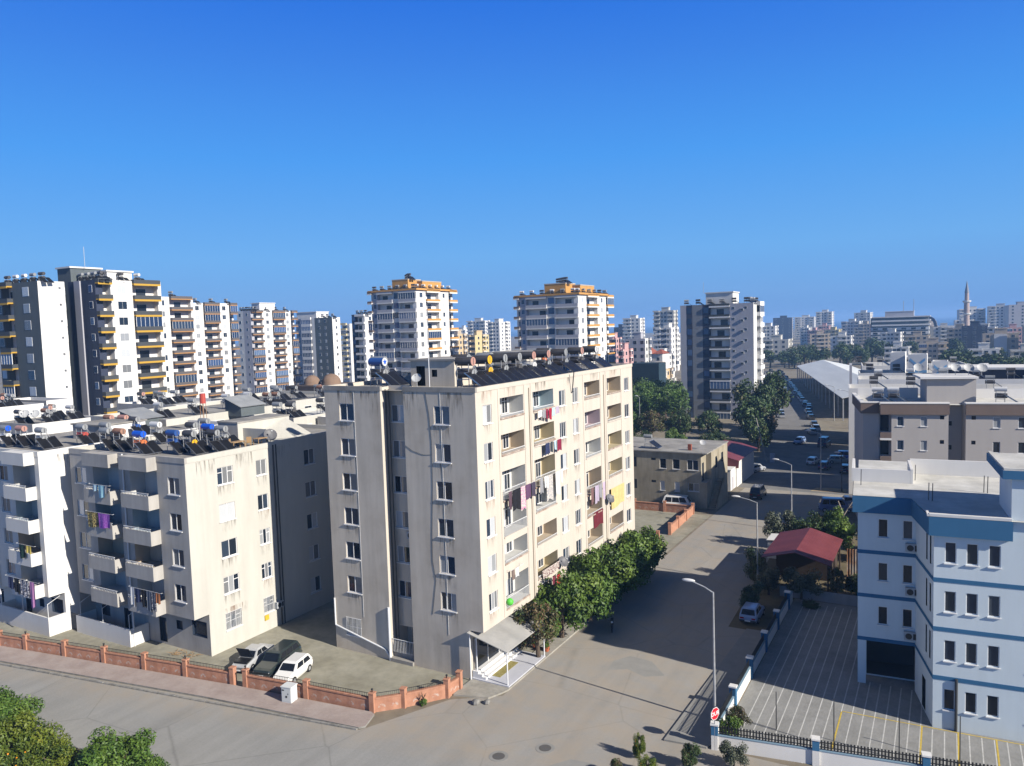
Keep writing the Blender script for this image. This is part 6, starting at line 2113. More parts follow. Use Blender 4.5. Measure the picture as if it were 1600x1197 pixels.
rg = random.Random(9)
cnt = 0
FC = []
for y in range(188, 236, 7):
    xl = -36.5 - max(0, (y - 194)) * 0.2
    FC.append((xl + 9.3, y, 1.8, 1))
    if y > 215:
        FC.append((xl + 1.4, y + 2, 1.8, 1))
for y in range(262, 430, 5):
    for q in range(2):
        FC.append((-42 - (y - 230) * 0.235 - 6 - q * 6.5 + rg.uniform(-0.5, 0.5), y, 0.25, 1))
for y in range(238, 420, 5):
    t_ = (y - 236) / 184
    xr_, xl_ = -34 - 42 * t_, -45 - 51 * t_
    for q_, f_ in enumerate((0.07, 0.30, 0.56, 0.9)):
        if q_ in (1, 2) and (y < 270 or rg.random() < 0.35):
            continue
        FC.append((xr_ + (xl_ - xr_) * f_ + rg.uniform(-0.4, 0.4), y + rg.uniform(-1, 1), 1.83, 1))
for x, y, a, _ in FC:
    if rg.random() < 0.08:
        continue
    c, cn = PAL[rg.choice((0, 0, 0, 1, 1, 2, 3, 4, 5, 6))]
    obj('parked_car', cached(('fc', cn), lambda: far_car_mesh(c)), None, (x, y, 0.01), a + rg.uniform(-0.1, 0.1), cn + ' car among the many parked along the far market street', 'car', 'cars parked along the far market street')

# motorcycle under the street trees
MO = empty('motorcycle', (-25.6, 61.0, 0.006), -1.2, 'black motorcycle parked in the shade under the street trees', 'motorcycle')
for xx in (-0.62, 0.66):
    mb = MB()
    for q in range(16):
        g0, g1 = 2 * math.pi * q / 16, 2 * math.pi * (q + 1) / 16
        mb.cyl((xx + 0.26 * math.cos(g0), 0, 0.3 + 0.26 * math.sin(g0)), (xx + 0.26 * math.cos(g1), 0, 0.3 + 0.26 * math.sin(g1)), 0.05, n=6)
    wv = obj('wheel', mb, MO, mats=[RUBBER])
    mb = MB()
    mb.cyl((xx, -0.03, 0.3), (xx, 0.03, 0.3), 0.2, n=12)
    obj('rim', mb, wv, mats=[DKMET])
mb = MB()
mb.tube([(-0.62, 0.05, 0.3), (-0.2, 0.05, 0.45), (0.25, 0.05, 0.42), (0.45, 0, 0.85)], 0.035)
mb.tube([(0.66, 0.06, 0.3), (0.42, 0.06, 0.95)], 0.03)
mb.box(-0.2, 0.2, -0.12, 0.12, 0.28, 0.55)
obj('frame', mb, MO, mats=[DKMET])
mb = MB()
mb.box(-0.75, -0.02, -0.13, 0.13, 0.7, 0.8)
obj('saddle', mb, MO, mats=[RUBBER])
mb = MB()
mb.sph((0.17, 0, 0.78), 0.2, 10, 6, sz=0.7)
obj('fuel_tank', mb, MO, mats=[paint('moto_paint', (0.04, 0.01, 0.012))], smooth=True)
mb = MB()
mb.tube([(0.38, -0.35, 1.02), (0.44, 0, 0.98), (0.38, 0.35, 1.02)], 0.02)
obj('handlebar', mb, MO, mats=[BLACK])
mb = MB()
mb.sph((0.55, 0, 0.9), 0.1, 8, 5)
obj('headlight', mb, MO, mats=[LIGHTG])

# ------------------------------------------------------------------ street furniture
def lamp_post(x, y, h, dx, dy, dz, lab, dark=False):
    R = empty('street_lamp', (x, y, 0), 0, lab, 'street lamp', 'street lamps along the street')
    mb = MB()
    mb.cyl((0, 0, 0), (0, 0, h), 0.095, 0.055, 10)
    mb.cyl((0, 0, 0), (0, 0, 0.5), 0.13, 0.13, 10)
    obj('pole', mb, R, mats=[DKMET if dark else GALV])
    mb = MB()
    mb.tube([(0, 0, h - 0.05), (dx * 0.35, dy * 0.35, h + dz * 0.45), (dx * 0.9, dy * 0.9, h + dz * 0.95)], 0.045, 8)
    obj('arm', mb, R, mats=[DKMET if dark else GALV])
    mb = MB()
    d = Vector((dx, dy, dz * 0.4)).normalized()
    mb.sph((0, 0, 0), 1.0, 12, 8)
    o = obj('lamp_head', mb, R, (dx, dy, h + dz), math.atan2(dy, dx), mats=[pm('lamp_white', (0.72, 0.72, 0.70), 0.4)], smooth=True)
    o.scale = (0.46, 0.16, 0.11)
    return R


lamp_post(-13.4, 49.4, 9.0, -1.65, -0.05, 0.6, 'nearest tall street lamp standing behind the red sign')
lamp_post(-16.54, 77.8, 8.63, -2.1, 0, 0.45, 'street lamp beside the maroon hut with a two lamp arm reaching left')
lamp_post(-17.0, 100.2, 8.6, -2.0, 0.4, 0.5, 'street lamp behind the olive tree beyond the maroon hut')
lamp_post(-17.0, 126.3, 8.96, -1.9, 0.2, 0.45, 'street lamp on the sandy corner beyond the crossing')
lamp_post(-14.0, 126.4, 6.0, -0.6, 0.0, 0.15, 'dark short lamp post right of the sandy corner lamp', True)
lamp_post(-25.5, 214, 9.0, -2.0, 0, 0.5, 'far street lamp against the market hall roof, left one')
lamp_post(-20.5, 200, 9.0, -2.2, 0, 0.5, 'far street lamp against the market hall roof, right one')
lamp_post(-66, 178, 9.0, -0.8, 0, 0.3, 'pale lamp post standing before the pine grove')
mb = MB()
mb.cyl((0, 0, 0), (-1.9, 0, 8.4), 0.13, 0.09, 8)
obj('utility_pole', mb, loc=(-29.6, 148.1, 0), label='pale utility pole leaning left at the far street corner', cat='pole', mats=[ROOFC])
mb = MB()
mb.box(-0.4, 0.4, -0.3, 0.3, 0, 1.7)
obj('utility_cabinet', mb, loc=(-28.6, 148.3, 0), label='small grey cabinet at the foot of the leaning utility pole', cat='cabinet', mats=[LAV])
flat('sand_island', [(-18.4, 125.3), (-13.4, 125.4), (-13.2, 128.2), (-15.5, 128.6), (-17.9, 127.9)], 0.012, nm('sand', [(0.3, (0.38, 0.28, 0.16)), (0.7, (0.48, 0.37, 0.23))], scale=1, rough=1))
mb = MB()
for k, (a, b_) in enumerate((((-6.9, 101.5, 0.0), (-6.3, 101.5, 2.6)), ((-6.3, 101.5, 2.6), (-5.0, 101.7, 4.9)), ((-6.3, 101.5, 2.6), (-6.9, 101.2, 4.4)), ((-5.8, 101.6, 3.5), (-4.8, 101.4, 3.9)))):
    mb.cyl(a, b_, 0.1, 0.05, 6)
obj('bare_tree', mb, loc=(-4.6, -1.0, 0), label='bare pale branching trunk before the blue van', cat='tree', mats=[pm('pale_bark', (0.36, 0.31, 0.26), 0.9)])

# red octagonal sign
ST = empty('stop_sign', (-12.5, 46.02, 0), 0, 'red octagonal traffic sign on a grey post at the lot corner', 'traffic sign')
mb = MB()
mb.cyl((0, 0, 0), (0, 0, 2.75), 0.035, n=8)
obj('post', mb, ST, mats=[GALV])
sa = math.atan2(0.92, 0.41)
mb = MB()
oc = [(0.42 * math.cos(math.pi / 8 + k * math.pi / 4), 0.42 * math.sin(math.pi / 8 + k * math.pi / 4)) for k in range(8)]
oi_ = [(0.92 * a, 0.92 * b_) for a, b_ in oc]
mb.face([(a, -0.045, b_) for a, b_ in oc], 1)
mb.face([(a, -0.025, b_) for a, b_ in reversed(oc)], 2)
for k in range(8):
    j = (k + 1) % 8
    mb.face([(oc[k][0], -0.025, oc[k][1]), (oc[j][0], -0.025, oc[j][1]), (oc[j][0], -0.045, oc[j][1]), (oc[k][0], -0.045, oc[k][1])], 2)
mb.face([(a, -0.049, b_) for a, b_ in oi_], 0)
pl_ = obj('plate', mb, ST, (0, 0, 2.4), sa, mats=[pm('sign_red', (0.62, 0.015, 0.03), 0.4), pm('sign_white', (0.8, 0.8, 0.8), 0.4), GALV])
fc = bpy.data.curves.new('lettering', 'FONT')
fc.body = 'DUR'
fc.size = 0.36
fc.align_x = 'CENTER'
fc.align_y = 'CENTER'
fc.extrude = 0.003
fc.offset = 0.006
to = bpy.data.objects.new('lettering_curve', fc)
COL.objects.link(to)
bpy.context.view_layer.update()
tm = bpy.data.meshes.new_from_object(to.evaluated_get(bpy.context.evaluated_depsgraph_get()))
bpy.data.objects.remove(to)
tm.materials.clear()
tm.materials.append(MATS['sign_white'])
lo2 = obj('lettering', tm, pl_, (0, -0.055, 0))
lo2.rotation_euler = (H2, 0, 0)

# electricity cabinet on the pavement
CB = empty('utility_cabinet', (-41.9, 38.5, 0.13), 0.16, 'white utility cabinet on the pink pavement by the garden wall', 'cabinet')
mb = MB()
mb.box(-0.42, 0.42, -0.42, 0.32, 0.0, 1.12, 0)
mb.box(-0.46, 0.46, -0.46, 0.36, 1.12, 1.19, 0)
obj('body', mb, CB, mats=[pm('cabinet_white', (0.66, 0.68, 0.68), 0.5)])
mb = MB()
mb.box(-0.38, 0.38, -0.435, -0.422, 0.08, 1.06)
dr = obj('door', mb, CB, mats=[pm('cabinet_door', (0.60, 0.63, 0.63), 0.5)])
mb = MB()
mb.cyl((0.02, -0.44, 0.45), (0.02, -0.45, 0.45), 0.085, n=10)
mb.box(0.14, 0.2, -0.445, -0.437, 0.62, 0.72)
mb.box(-0.34, -0.16, -0.445, -0.437, 0.88, 0.97)
obj('door_mark', mb, dr, mats=[BLACK])
# manhole covers and stones
for x, y, lab in ((-22.2, 41.4, 'round manhole cover in the road nearer the porch'), (-24.4, 39.25, 'round manhole cover in the road at the bottom edge')):
    R = empty('manhole_cover', (x, y, 0.004), 0, lab, 'manhole cover')
    mb = MB()
    mb.cyl((0, 0, 0), (0, 0, 0.012), 0.62, n=24)
    obj('collar', mb, R, mats=[PATCH])
    mb = MB()
    mb.cyl((0, 0, 0.012), (0, 0, 0.02), 0.4, n=24)
    obj('lid', mb, R, mats=[pm('iron_lid', (0.11, 0.105, 0.10), 0.7)])
for x, y, r, lab in ((-29.3, 44.3, 0.32, 'larger grey boulder at the corner of the porch footpath'), (-28.6, 44.7, 0.26, 'smaller pale boulder at the corner of the porch footpath')):
    mb = MB()
    mb.sph((0, 0, 0.5 * r), r, 8, 5, sz=0.7)
    mb.v = [(a * (1 + 0.25 * mnoise.noise(Vector((a, b_, c)) * 5)), b_ * (1 + 0.25 * mnoise.noise(Vector((b_, c, a)) * 5)), c) for a, b_, c in mb.v]
    obj('boulder', mb, loc=(x, y, 0.0), label=lab, cat='stone', mats=[KERB])
for x, y, lab, r in ((-28.7, 54.3, 'terracotta flower pot at the kerb beside the porch', 0.28), (-30.0, 54.6, 'terracotta flower pot nearer the wall beside the porch', 0.24)):
    R = empty('flower_pot', (x, y, 0.12), 0, lab, 'flower pot')
    mb = MB()
    mb.cyl((0, 0, 0), (0, 0, r * 1.5), r * 0.65, r, 12)
    obj('pot', mb, R, mats=[pm('pot_clay', (0.45, 0.12, 0.05), 0.8)])
    o = obj('plant', CROWNS[('bush', 0)][0] if ('bush', 0) in CROWNS else CROWNS[('street', 0)][0], R, (0, 0, r * 1.9))
    o.scale = (r * 1.2,) * 3
mb = MB()
rg = random.Random(3)
for k in range(60):
    a = Vector((rg.uniform(-1.4, 1.4), rg.uniform(-0.5, 0.5), rg.uniform(0.03, 0.25)))
    d = Vector((rg.uniform(-0.5, 0.5), rg.uniform(-0.3, 0.3), rg.uniform(-0.1, 0.15)))
    mb.cyl(tuple(a), tuple(a + d), 0.02, 0.01, 4)
obj('brush_pile', mb, loc=(-56.3, 40.3, 0), label='pile of dry cut branches at the corner of the cream side wall', cat='branches', mats=[pm('dry_branch', (0.36, 0.22, 0.10), 0.95)])

# ------------------------------------------------------------------ roof clutter: solar water heaters, dishes, aerials
def tank_mesh(mat_):
    mb = MB()
    mb.cyl((-0.62, 0, 0), (0.62, 0, 0), 0.29, n=16)
    return mb.mesh('tank', mat_)


def cap_mesh(mat_, star=None):
    mb = MB()
    mb.cyl((0.62, 0, 0), (0.65, 0, 0), 0.285, n=16)
    if star:
        p = [(0.656, math.cos(H2 + k * math.pi / 5) * (0.24 if k % 2 == 0 else 0.10), math.sin(H2 + k * math.pi / 5) * (0.24 if k % 2 == 0 else 0.10)) for k in range(10)]
        for k in range(10):
            mb.face([(0.656, 0, 0), p[k], p[(k + 1) % 10]], 1)
    else:
        mb.box(0.65, 0.66, -0.03, 0.03, -0.2, 0.2, 1)
    return mb.mesh('end_cap', [mat_, star or TANKS['dark']])


def hframe_mesh():
    mb = MB()
    for x in (-0.45, 0.45):
        for y in (-0.28, 0.28):
            mb.box(x - 0.02, x + 0.02, y - 0.02, y + 0.02, 0, 1.62)
    for y in (-0.28, 0.28):
        mb.box(-0.45, 0.45, y - 0.018, y + 0.018, 0.6, 0.63)
        mb.box(-0.45, 0.45, y - 0.018, y + 0.018, 1.3, 1.33)
    mb.tube([(0.5, -0.5, 1.05), (1.85, -0.5, 0.12)], 0.02, 4)
    mb.tube([(1.85, -0.5, 0.12), (1.85, 0.55, 0.12), (1.85, 0.55, 0.0)], 0.02, 4)
    mb.tube([(0.45, -0.28, 1.05), (0.5, -0.5, 1.05)], 0.02, 4)
    mb.tube([(0.45, 0.28, 1.6), (0.6, 0.5, 1.05)], 0.025, 5)
    return mb.mesh('frame', GALV)


def panel_mesh():
    mb = MB()
    d = Vector((1.45, 0, -1.0)).normalized()
    n = Vector((1.0, 0, 1.45)).normalized()
    o = Vector((0.5, 0, 1.12))
    for u0, u1, v0, v1, off, m in ((0, 1.72, -0.45, 0.45, 0.0, 0), (0.06, 1.66, -0.41, 0.41, 0.012, 1)):
        q = [o + d * u + Vector((0, v, 0)) + n * off for u, v in ((u0, v0), (u1, v0), (u1, v1), (u0, v1))]
        mb.face([tuple(p) for p in q], m)
        if m == 0:
            r = [p - n * 0.08 for p in q]
            mb.face([tuple(p) for p in reversed(r)], 0)
            for k in range(4):
                j = (k + 1) % 4
                mb.face([tuple(r[k]), tuple(r[j]), tuple(q[j]), tuple(q[k])], 0)
    return mb.mesh('collector_panel', [CHROME, PANEL])


def heater(x, y, z, up, lo_, cu, cl, lab, rz=0.0, k=1.0, panels=2, star=False, group=None):
    R = empty('solar_water_heater', (x, y, z), rz, lab, 'solar heater', group)
    R.scale = (k, k, k)
    obj('frame', cached('hf', hframe_mesh), R)
    for nm_, cc, zz, xx in ((up, cu, 1.78, 0), (lo_, cl, 1.0, 0.05)):
        if not nm_:
            continue
        t = obj('tank', cached(('tk', nm_), lambda: tank_mesh(TANKS[nm_])), R, (xx, 0, zz))
        st = TANKS['bright blue'] if (star and zz > 1.5) else None
        obj('end_cap', cached(('cap', cc, bool(st)), lambda: cap_mesh(TANKS[cc], st)), t)
    for q in range(panels):
        obj('collector_panel', cached('cp', panel_mesh), R, (0, (q - (panels - 1) / 2) * 0.98 + 0.1, 0))
    return R


ZR = 22.36
HT = [(-32.9, 49.9, 'dark', 'dark', 'salmon', 'grey', 'dark solar heater with salmon tank end at the near corner of the cream roof'),
      (-32.9, 52.4, 'dark', 'dark', 'yellow', 'yellow', 'dark solar heater with two yellow tank ends on the cream roof edge'),
      (-32.9, 54.9, 'dark', 'dark', 'grey', 'grey', 'dark solar heater with grey ends next to the yellow ended one'),
      (-32.9, 57.4, 'dark', 'dark', 'grey', 'dark', 'dark solar heater with a long top tank, fourth along the cream roof edge'),
      (-32.9, 60.0, 'dark', 'white', 'salmon', 'white', 'solar heater with salmon upper end above a pale lower tank'),
      (-32.9, 62.9, 'dark', 'dark', 'salmon', 'grey', 'solar heater with brownish upper tank left of the orange ball tank'),
      (-32.9, 66.6, 'dark', 'dark', 'grey', 'grey', 'dark solar heater with grey ends right of the orange ball tank'),
      (-32.9, 70.4, 'dark', 'dark', 'salmon', 'dark', 'solar heater with salmon upper end before the farthest pair on the cream roof'),
      (-32.9, 74.0, 'dark', 'dark', 'white', 'grey', 'farthest solar heater on the cream roof edge with a white upper end'),
      (-36.6, 58.8, 'grey', 'dark', 'grey', 'grey', 'solar heater in the second row before the far roof hut'),
      (-37.0, 55.6, 'dark', 'dark', 'grey', 'dark', 'solar heater standing behind the yellow ended heater'),
      (-36.2, 69.8, 'dark', None, 'grey', 'grey', 'single dark tank heater behind the far roof hut'),
      (-41.8, 50.0, 'blue', 'dark', 'white', 'grey', 'blue tank solar heater with a star on its white end on the cream roof'),
      (-44.2, 53.0, 'grey', None, 'grey', 'grey', 'grey tank solar heater at the left end of the cream roof')]
for x, y, u, l_, cu_, cl2, lab in HT:
    heater(x, y, ZR, u, l_, cu_, cl2, lab, star=(u == 'blue'), k=1.22)
R = empty('water_tank', (-33.6, 64.8, ZR), 0, 'small orange ball tank with white cap on the cream roof edge', 'tank')
mb = MB()
mb.sph((0, 0, 1.5), 0.3, 12, 8)
obj('tank', mb, R, mats=[TANKS['orange']], smooth=True)
mb = MB()
mb.sph((0, 0, 1.95), 0.17, 10, 6)
obj('cap', mb, R, mats=[TANKS['white']], smooth=True)
mb = MB()
mb.cyl((0, 0, 0), (0, 0, 1.25), 0.04, n=6)
obj('post', mb, R, mats=[GALV])
ZA = 16.87
HA = [(-62.6, 41.7, 'bright blue', 'orange', 'bright blue', 'orange', 'solar heater with bright blue tank above an orange tank on the grey front roof'),
      (-66.6, 42.4, 'rust', 'dark', 'rust', 'grey', 'solar heater with a rust brown upper tank near the pipe on the grey front roof'),
      (-68.4, 42.2, 'grey', 'dark', 'grey', 'dark', 'grey solar heater left of the rust brown one'),
      (-60.0, 43.2, 'blue', 'blue', 'blue', 'blue', 'solar heater with two navy blue tanks on the grey front roof'),
      (-58.0, 43.4, 'dark', 'dark', 'grey', 'yellow', 'dark solar heater with a yellow lower end right of the navy one'),
      (-60.6, 47.4, 'bright blue', 'dark', 'bright blue', 'grey', 'solar heater with bright blue upper tank over a grey end'),
      (-58.0, 46.8, 'grey', 'grey', 'grey', 'grey', 'pair of grey tanks left of the tables on the cream wall roof'),
      (-56.4, 44.6, 'dark', None, 'grey', 'grey', 'low dark heater with panels at the cream wall roof corner'),
      (-65.2, 50.6, 'grey', 'red', 'grey', 'red', 'solar heater with red lower tank under a grey upper one'),
      (-67.8, 47.0, 'white', 'grey', 'white', 'grey', 'pale solar heater behind the rust brown one'),
      (-63.5, 47.8, 'dark', 'white', 'grey', 'white', 'solar heater with white lower tank in the middle of the grey front roof')]
for x, y, u, l_, cu_, cl2, lab in HA:
    heater(x, y, ZA, u, l_, cu_, cl2, lab)
HB = [(-76.3, 40.6, 'grey', 'grey', 'grey', 'grey', 'grey twin tank heater at the front edge of the white block roof'),
      (-80.2, 40.8, 'salmon', None, 'salmon', 'white', 'pale round ended tank heater on the white block roof'),
      (-82.4, 40.4, 'grey', 'white', 'bright blue', 'white', 'heater with blue upper and white lower ends at the left on the white roof'),
      (-74.6, 43.6, 'grey', 'red', 'grey', 'red', 'heater with a red lower tank on tall legs on the white block roof'),
      (-73.6, 45.4, 'grey', 'grey', 'grey', 'grey', 'grey heater next to the one with a red lower tank'),
      (-75.4, 49.8, 'dark', 'blue', 'grey', 'blue', 'heater with blue lower end behind the red tank one'),
      (-78.6, 50.6, 'salmon', 'dark', 'salmon', 'dark', 'salmon tank heater at the back of the white block roof'),
      (-80.6, 50.2, 'rust', 'dark', 'salmon', 'dark', 'rust tank heater at the back of the white block roof')]
for x, y, u, l_, cu_, cl2, lab in HB:
    heater(x, y, 16.82, u, l_, cu_, cl2, lab)
HD = [(-69.8, 64.6, 'grey', 'grey', 'grey', 'grey', 'leftmost grey heater on the low white roof beside the cream block'),
      (-67.6, 64.6, 'dark', 'dark', 'grey', 'dark', 'second dark heater on the low white roof beside the cream block'),
      (-67.9, 70.0, 'dark', 'dark', 'grey', 'grey', 'heater at the back of the low white roof beside the cream block'),
      (-66.6, 72.6, 'dark', 'dark', 'grey', 'grey', 'last heater at the back right of the low white roof beside the cream block')]
for x, y, u, l_, cu_, cl2, lab in HD:
    heater(x, y, 17.02, u, l_, cu_, cl2, lab)
rg = random.Random(21)
n_ = 0
for bx, by, w_, d, z_, where in ((-79.5, 56.5, 15, 20, 17.1, 'long cream walled block'), (-80.5, 78, 18, 14, 17.2, 'pale block with the curved shed'), (-99.5, 52, 14, 9, 16.4, 'low parapet block'), (-96, 70, 14, 10, 17.0, 'pale block before the navy tower'), (-123.5, 59.5, 18, 7, 17.1, 'white parapeted block')):
    for k in range(7 if w_ > 14 else 5):
        c = rg.choice(('grey', 'grey', 'dark', 'dark', 'white', 'rust', 'grey'))
        heater(bx - rg.uniform(1.5, w_ - 1.5), by + rg.uniform(1.2, d - 1.2), z_, c, rg.choice(('grey', 'dark', None)), rg.choice(('grey', 'grey', 'salmon')), 'grey', 'solar heater crowded on the roof of the ' + where, group='solar heaters on the ' + where)


def small_heater_mesh(m1):
    mb = MB()
    mb.cyl((-0.62, 0, 1.75), (0.62, 0, 1.75), 0.3, n=10, m=1)
    mb.cyl((-0.62, 0, 1.05), (0.62, 0, 1.05), 0.28, n=10, m=2)
    for x in (-0.45, 0.45):
        mb.box(x - 0.03, x + 0.03, -0.25, -0.2, 0, 1.7, 0)
    for y in (-0.5, 0.55):
        mb.face([(0.5, y - 0.45, 1.1), (1.9, y - 0.45, 0.1), (1.9, y + 0.45, 0.1), (0.5, y + 0.45, 1.1)], 3)
        mb.face([(0.5, y + 0.45, 1.05), (1.9, y + 0.45, 0.05), (1.9, y - 0.45, 0.05), (0.5, y - 0.45, 1.05)], 0)
    return mb.mesh('solar_water_heater', [GALV, m1, TANKS['dark'], PANEL])


for R, wf, d, z_, n, where in ((T1, 14, 4.7, 37.5, 5, 'grey tower at the left edge'), (T2, 7, 12, 37.8, 7, 'navy tower'), (T3, 10, 19, 37.9, 7, 'white tower behind the navy one'), (T4, 12, 24, 37.8, 8, 'third tower of the left row'), (T5, 7.5, 23, 36.8, 9, 'fourth tower of the left row'), (T6, 9, 5, 34.0, 3, 'charcoal tower'), (T8, 6, 5, 33.8, 3, 'narrow glazed tower'), (T9, 18, 20, 39.2, 12, 'left ochre topped tower'), (T10, 20, 24, 35.9, 12, 'right ochre topped tower'), (T11, 20, 11, 31.5, 12, 'striped tower')):
    for k in range(n):
        if k % 2 == 0 or d < 6:
            lx, ly = -wf + wf * (k + 0.7) / n, 1.3
        else:
            lx, ly = -1.6, d * (k + 0.5) / n
        p = R.matrix_basis @ Vector((lx, ly, z_))
        c = rg.choice(('grey', 'dark', 'dark', 'white', 'grey'))
        obj('solar_water_heater', cached(('sh', c), lambda: small_heater_mesh(TANKS[c])), None, p, rg.uniform(-0.2, 0.2), 'small solar heater among those on the roof of the ' + where, 'solar heater', 'solar heaters on the ' + where)
    if R in (T9, T10):
        for k in range(5):
            p = R.matrix_basis @ Vector((-wf * (0.26 + 0.055 * k), 3 + k, z_ + 3.4))
            obj('solar_water_heater', cached(('sh', 'dark'), lambda: small_heater_mesh(TANKS['dark'])), None, p, 0, 'small dark heater on the ochre top storey of the ' + where, 'solar heater', 'heaters on top of the ' + where)
for i, (bx, by, w_, d, z_, where) in enumerate(((14, 128, 27, 8, 15.7, 'first white roof beyond the beige block'), (12, 142, 25, 9, 16.0, 'second white roof beyond the beige block'), (9, 160, 25, 10, 15.8, 'third white roof beyond the beige block'), (4, 177, 24, 14, 16.2, 'fourth white roof beyond the beige block'), (36, 132, 18, 14, 15.9, 'white roof at the right edge'))):
    for k in range(5):
        c = rg.choice(('grey', 'dark', 'white'))
        obj('solar_water_heater', cached(('sh', c), lambda: small_heater_mesh(TANKS[c])), None, (bx - w_ * (k + 0.6) / 5.2, by + rg.uniform(1.5, d - 2), z_), rg.uniform(-0.2, 0.2), 'solar heater among those on the ' + where, 'solar heater', 'heaters on the ' + where)
for x, y, lab in ((-7.4, 104.2, 'dark solar heater at the left corner of the beige block roof'), (-5.7, 104.6, 'second dark solar heater on the left part of the beige block roof'), (5.6, 106.4, 'solar heater right of the stair tower on the beige block roof')):
    heater(x, y, 16.2, 'white', 'dark', 'white', 'grey', lab)
heater(-39.3, 109.3, 8.22, 'grey', None, 'grey', 'grey', 'solar heater on the flat roof of the two storey beige house')


def dish_mesh():
    mb = MB()
    rows = []
    for b_ in range(5):
        r = 0.5 * b_ / 4
        rows.append([(r * math.cos(2 * math.pi * a / 16), -0.05 - 0.55 * r * r, r * math.sin(2 * math.pi * a / 16)) for a in range(16)])
    rows = [[(x, -0.2 + (x * x + z_ * z_) * 0.55 * -1 + 0.2, z_) for x, _, z_ in row] for row in rows]
    for a, b_ in zip(rows, rows[1:]):
        for q in range(16):
            j = (q + 1) % 16
            mb.face([a[q], a[j], b_[j], b_[q]])
            mb.face([tuple((p[0], p[1] + 0.02, p[2])) for p in (b_[q], b_[j], a[j], a[q])])
    return mb.mesh('bowl', pm('dish_grey', (0.42, 0.43, 0.44), 0.5))


def dish_arm_mesh():
    mb = MB()
    mb.tube([(0, -0.14, -0.5), (0, -0.62, 0.0)], 0.015, 5)
    mb.box(-0.05, 0.05, -0.7, -0.6, -0.05, 0.07)
    return mb.mesh('arm', GALV)


def dish(x, y, z, az, lab, k=1.0, dark=False, mast=0.9):
    R = empty('satellite_dish', (x, y, z), az, lab, 'satellite dish')
    b_ = obj('bowl', cached('dish', dish_mesh), R, (0, 0, mast))
    b_.rotation_euler = (rad(-35), 0, 0)
    b_.scale = (k, k, k)
    if dark:
        b_.material_slots[0].link = 'OBJECT'
        b_.material_slots[0].material = pm('dish_dark', (0.13, 0.13, 0.14), 0.5)
    a = obj('arm', cached('disha', dish_arm_mesh), b_)
    mb = MB()
    mb.cyl((0, 0.06, 0), (0, 0.06, mast), 0.03, n=6)
    obj('mast', mb, R, mats=[GALV])
    return R


dish(-55.6, 50.4, ZA, 1.1, 'large dark satellite dish beside the tables on the cream wall roof', 1.25, True, 0.75)
dish(-30.1, 71.9, 8.6, 1.2, 'grey satellite dish on the street wall near the yellow sheet', 1.0, True, 0.5)
dish(-30.1, 60.6, 5.2, 1.2, 'grey satellite dish on the street wall just above the street trees', 1.0, True, 0.5)
dish(-36.7, 48.6, ZR, 0.4, 'satellite dish under a small slab at the front edge of the cream roof', 0.8)
dish(-31.4, 111.0, 8.22, 0.5, 'satellite dish on the two storey beige house roof', 0.9)
dish(-104, 53.5, 17.0, 0.9, 'left white satellite dish on the white parapet block', 1.2)
dish(-102.4, 53.9, 17.0, 0.9, 'right white satellite dish on the white parapet block', 1.2)
for k in range(3):
    dish(1.0 + k * 1.4, 109.2, 19.4, 0.3, ('left', 'middle', 'right')[k] + ' satellite dish on the stair tower of the beige block', 1.2)
dish(-4.2, 150.0 - 0.6, 17.0, 0.2, 'big satellite dish on the dark penthouse wall', 1.6)
# table and chairs on the roof
WOODC = pm('light_wood', (0.42, 0.27, 0.13), 0.7)
def chair(x, y, rz, lab):
    R = empty('chair', (x, y, ZA), rz, lab, 'chair', 'chairs on the cream wall roof')
    mb = MB()
    mb.box(-0.22, 0.22, -0.22, 0.22, 0.42, 0.46)
    obj('seat', mb, R, mats=[WOODC])
    mb = MB()
    mb.box(-0.22, 0.22, 0.18, 0.22, 0.47, 0.95)
    obj('backrest', mb, R, mats=[WOODC])
    for a in (-0.19, 0.19):
        for b_ in (-0.19, 0.19):
            mb = MB()
            mb.box(a - 0.02, a + 0.02, b_ - 0.02, b_ + 0.02, 0, 0.415)
            obj('leg', mb, R, mats=[WOODC])
def table(x, y, rz, w_, lab):
    R = empty('table', (x, y, ZA), rz, lab, 'table')
    mb = MB()
    mb.box(-w_ / 2, w_ / 2, -0.4, 0.4, 0.7, 0.75)
    obj('tabletop', mb, R, mats=[WOODC])
    for a in (-w_ / 2 + 0.08, w_ / 2 - 0.08):
        for b_ in (-0.32, 0.32):
            mb = MB()
            mb.box(a - 0.025, a + 0.025, b_ - 0.025, b_ + 0.025, 0, 0.695)
            obj('leg', mb, R, mats=[WOODC])
chair(-55.6, 47.8, 0.6, 'wooden chair between the two tables on the cream wall roof')
chair(-56.6, 46.3, -1.0, 'wooden chair left of the tables on the cream wall roof')
table(-55.2, 48.8, 1.57, 1.1, 'small wooden table nearest the dark dish on the cream wall roof')
table(-55.5, 46.4, 1.57, 1.4, 'long wooden table left of the small one on the cream wall roof')
for k, (x, y, z_, h, lab) in enumerate(((-140.5, 85, 40.8, 4.0, 'thin aerial on top of the navy tower'), (-57.2, 205, 34.8, 3, 'thin aerial on top of the striped tower'), (-59.4, 45.6, ZA, 2.6, 'thin post between the heaters on the grey front roof'), (-29.0, 660, 30.5, 8, 'left roof aerial of the long hotel'), (-22, 660, 30.5, 9, 'right roof aerial of the long hotel'))):
    mb = MB()
    mb.cyl((0, 0, 0), (0, 0, h), 0.045 if y < 300 else 0.2, n=5)
    obj('antenna', mb, loc=(x, y, z_), label=lab, cat='antenna', mats=[GALV])
R = empty('tank_on_frame', (-71.5, 55.5, 17.2), 0, 'red tank on a thin lattice stand beside the grey lean-to shed', 'tank')
mb = MB()
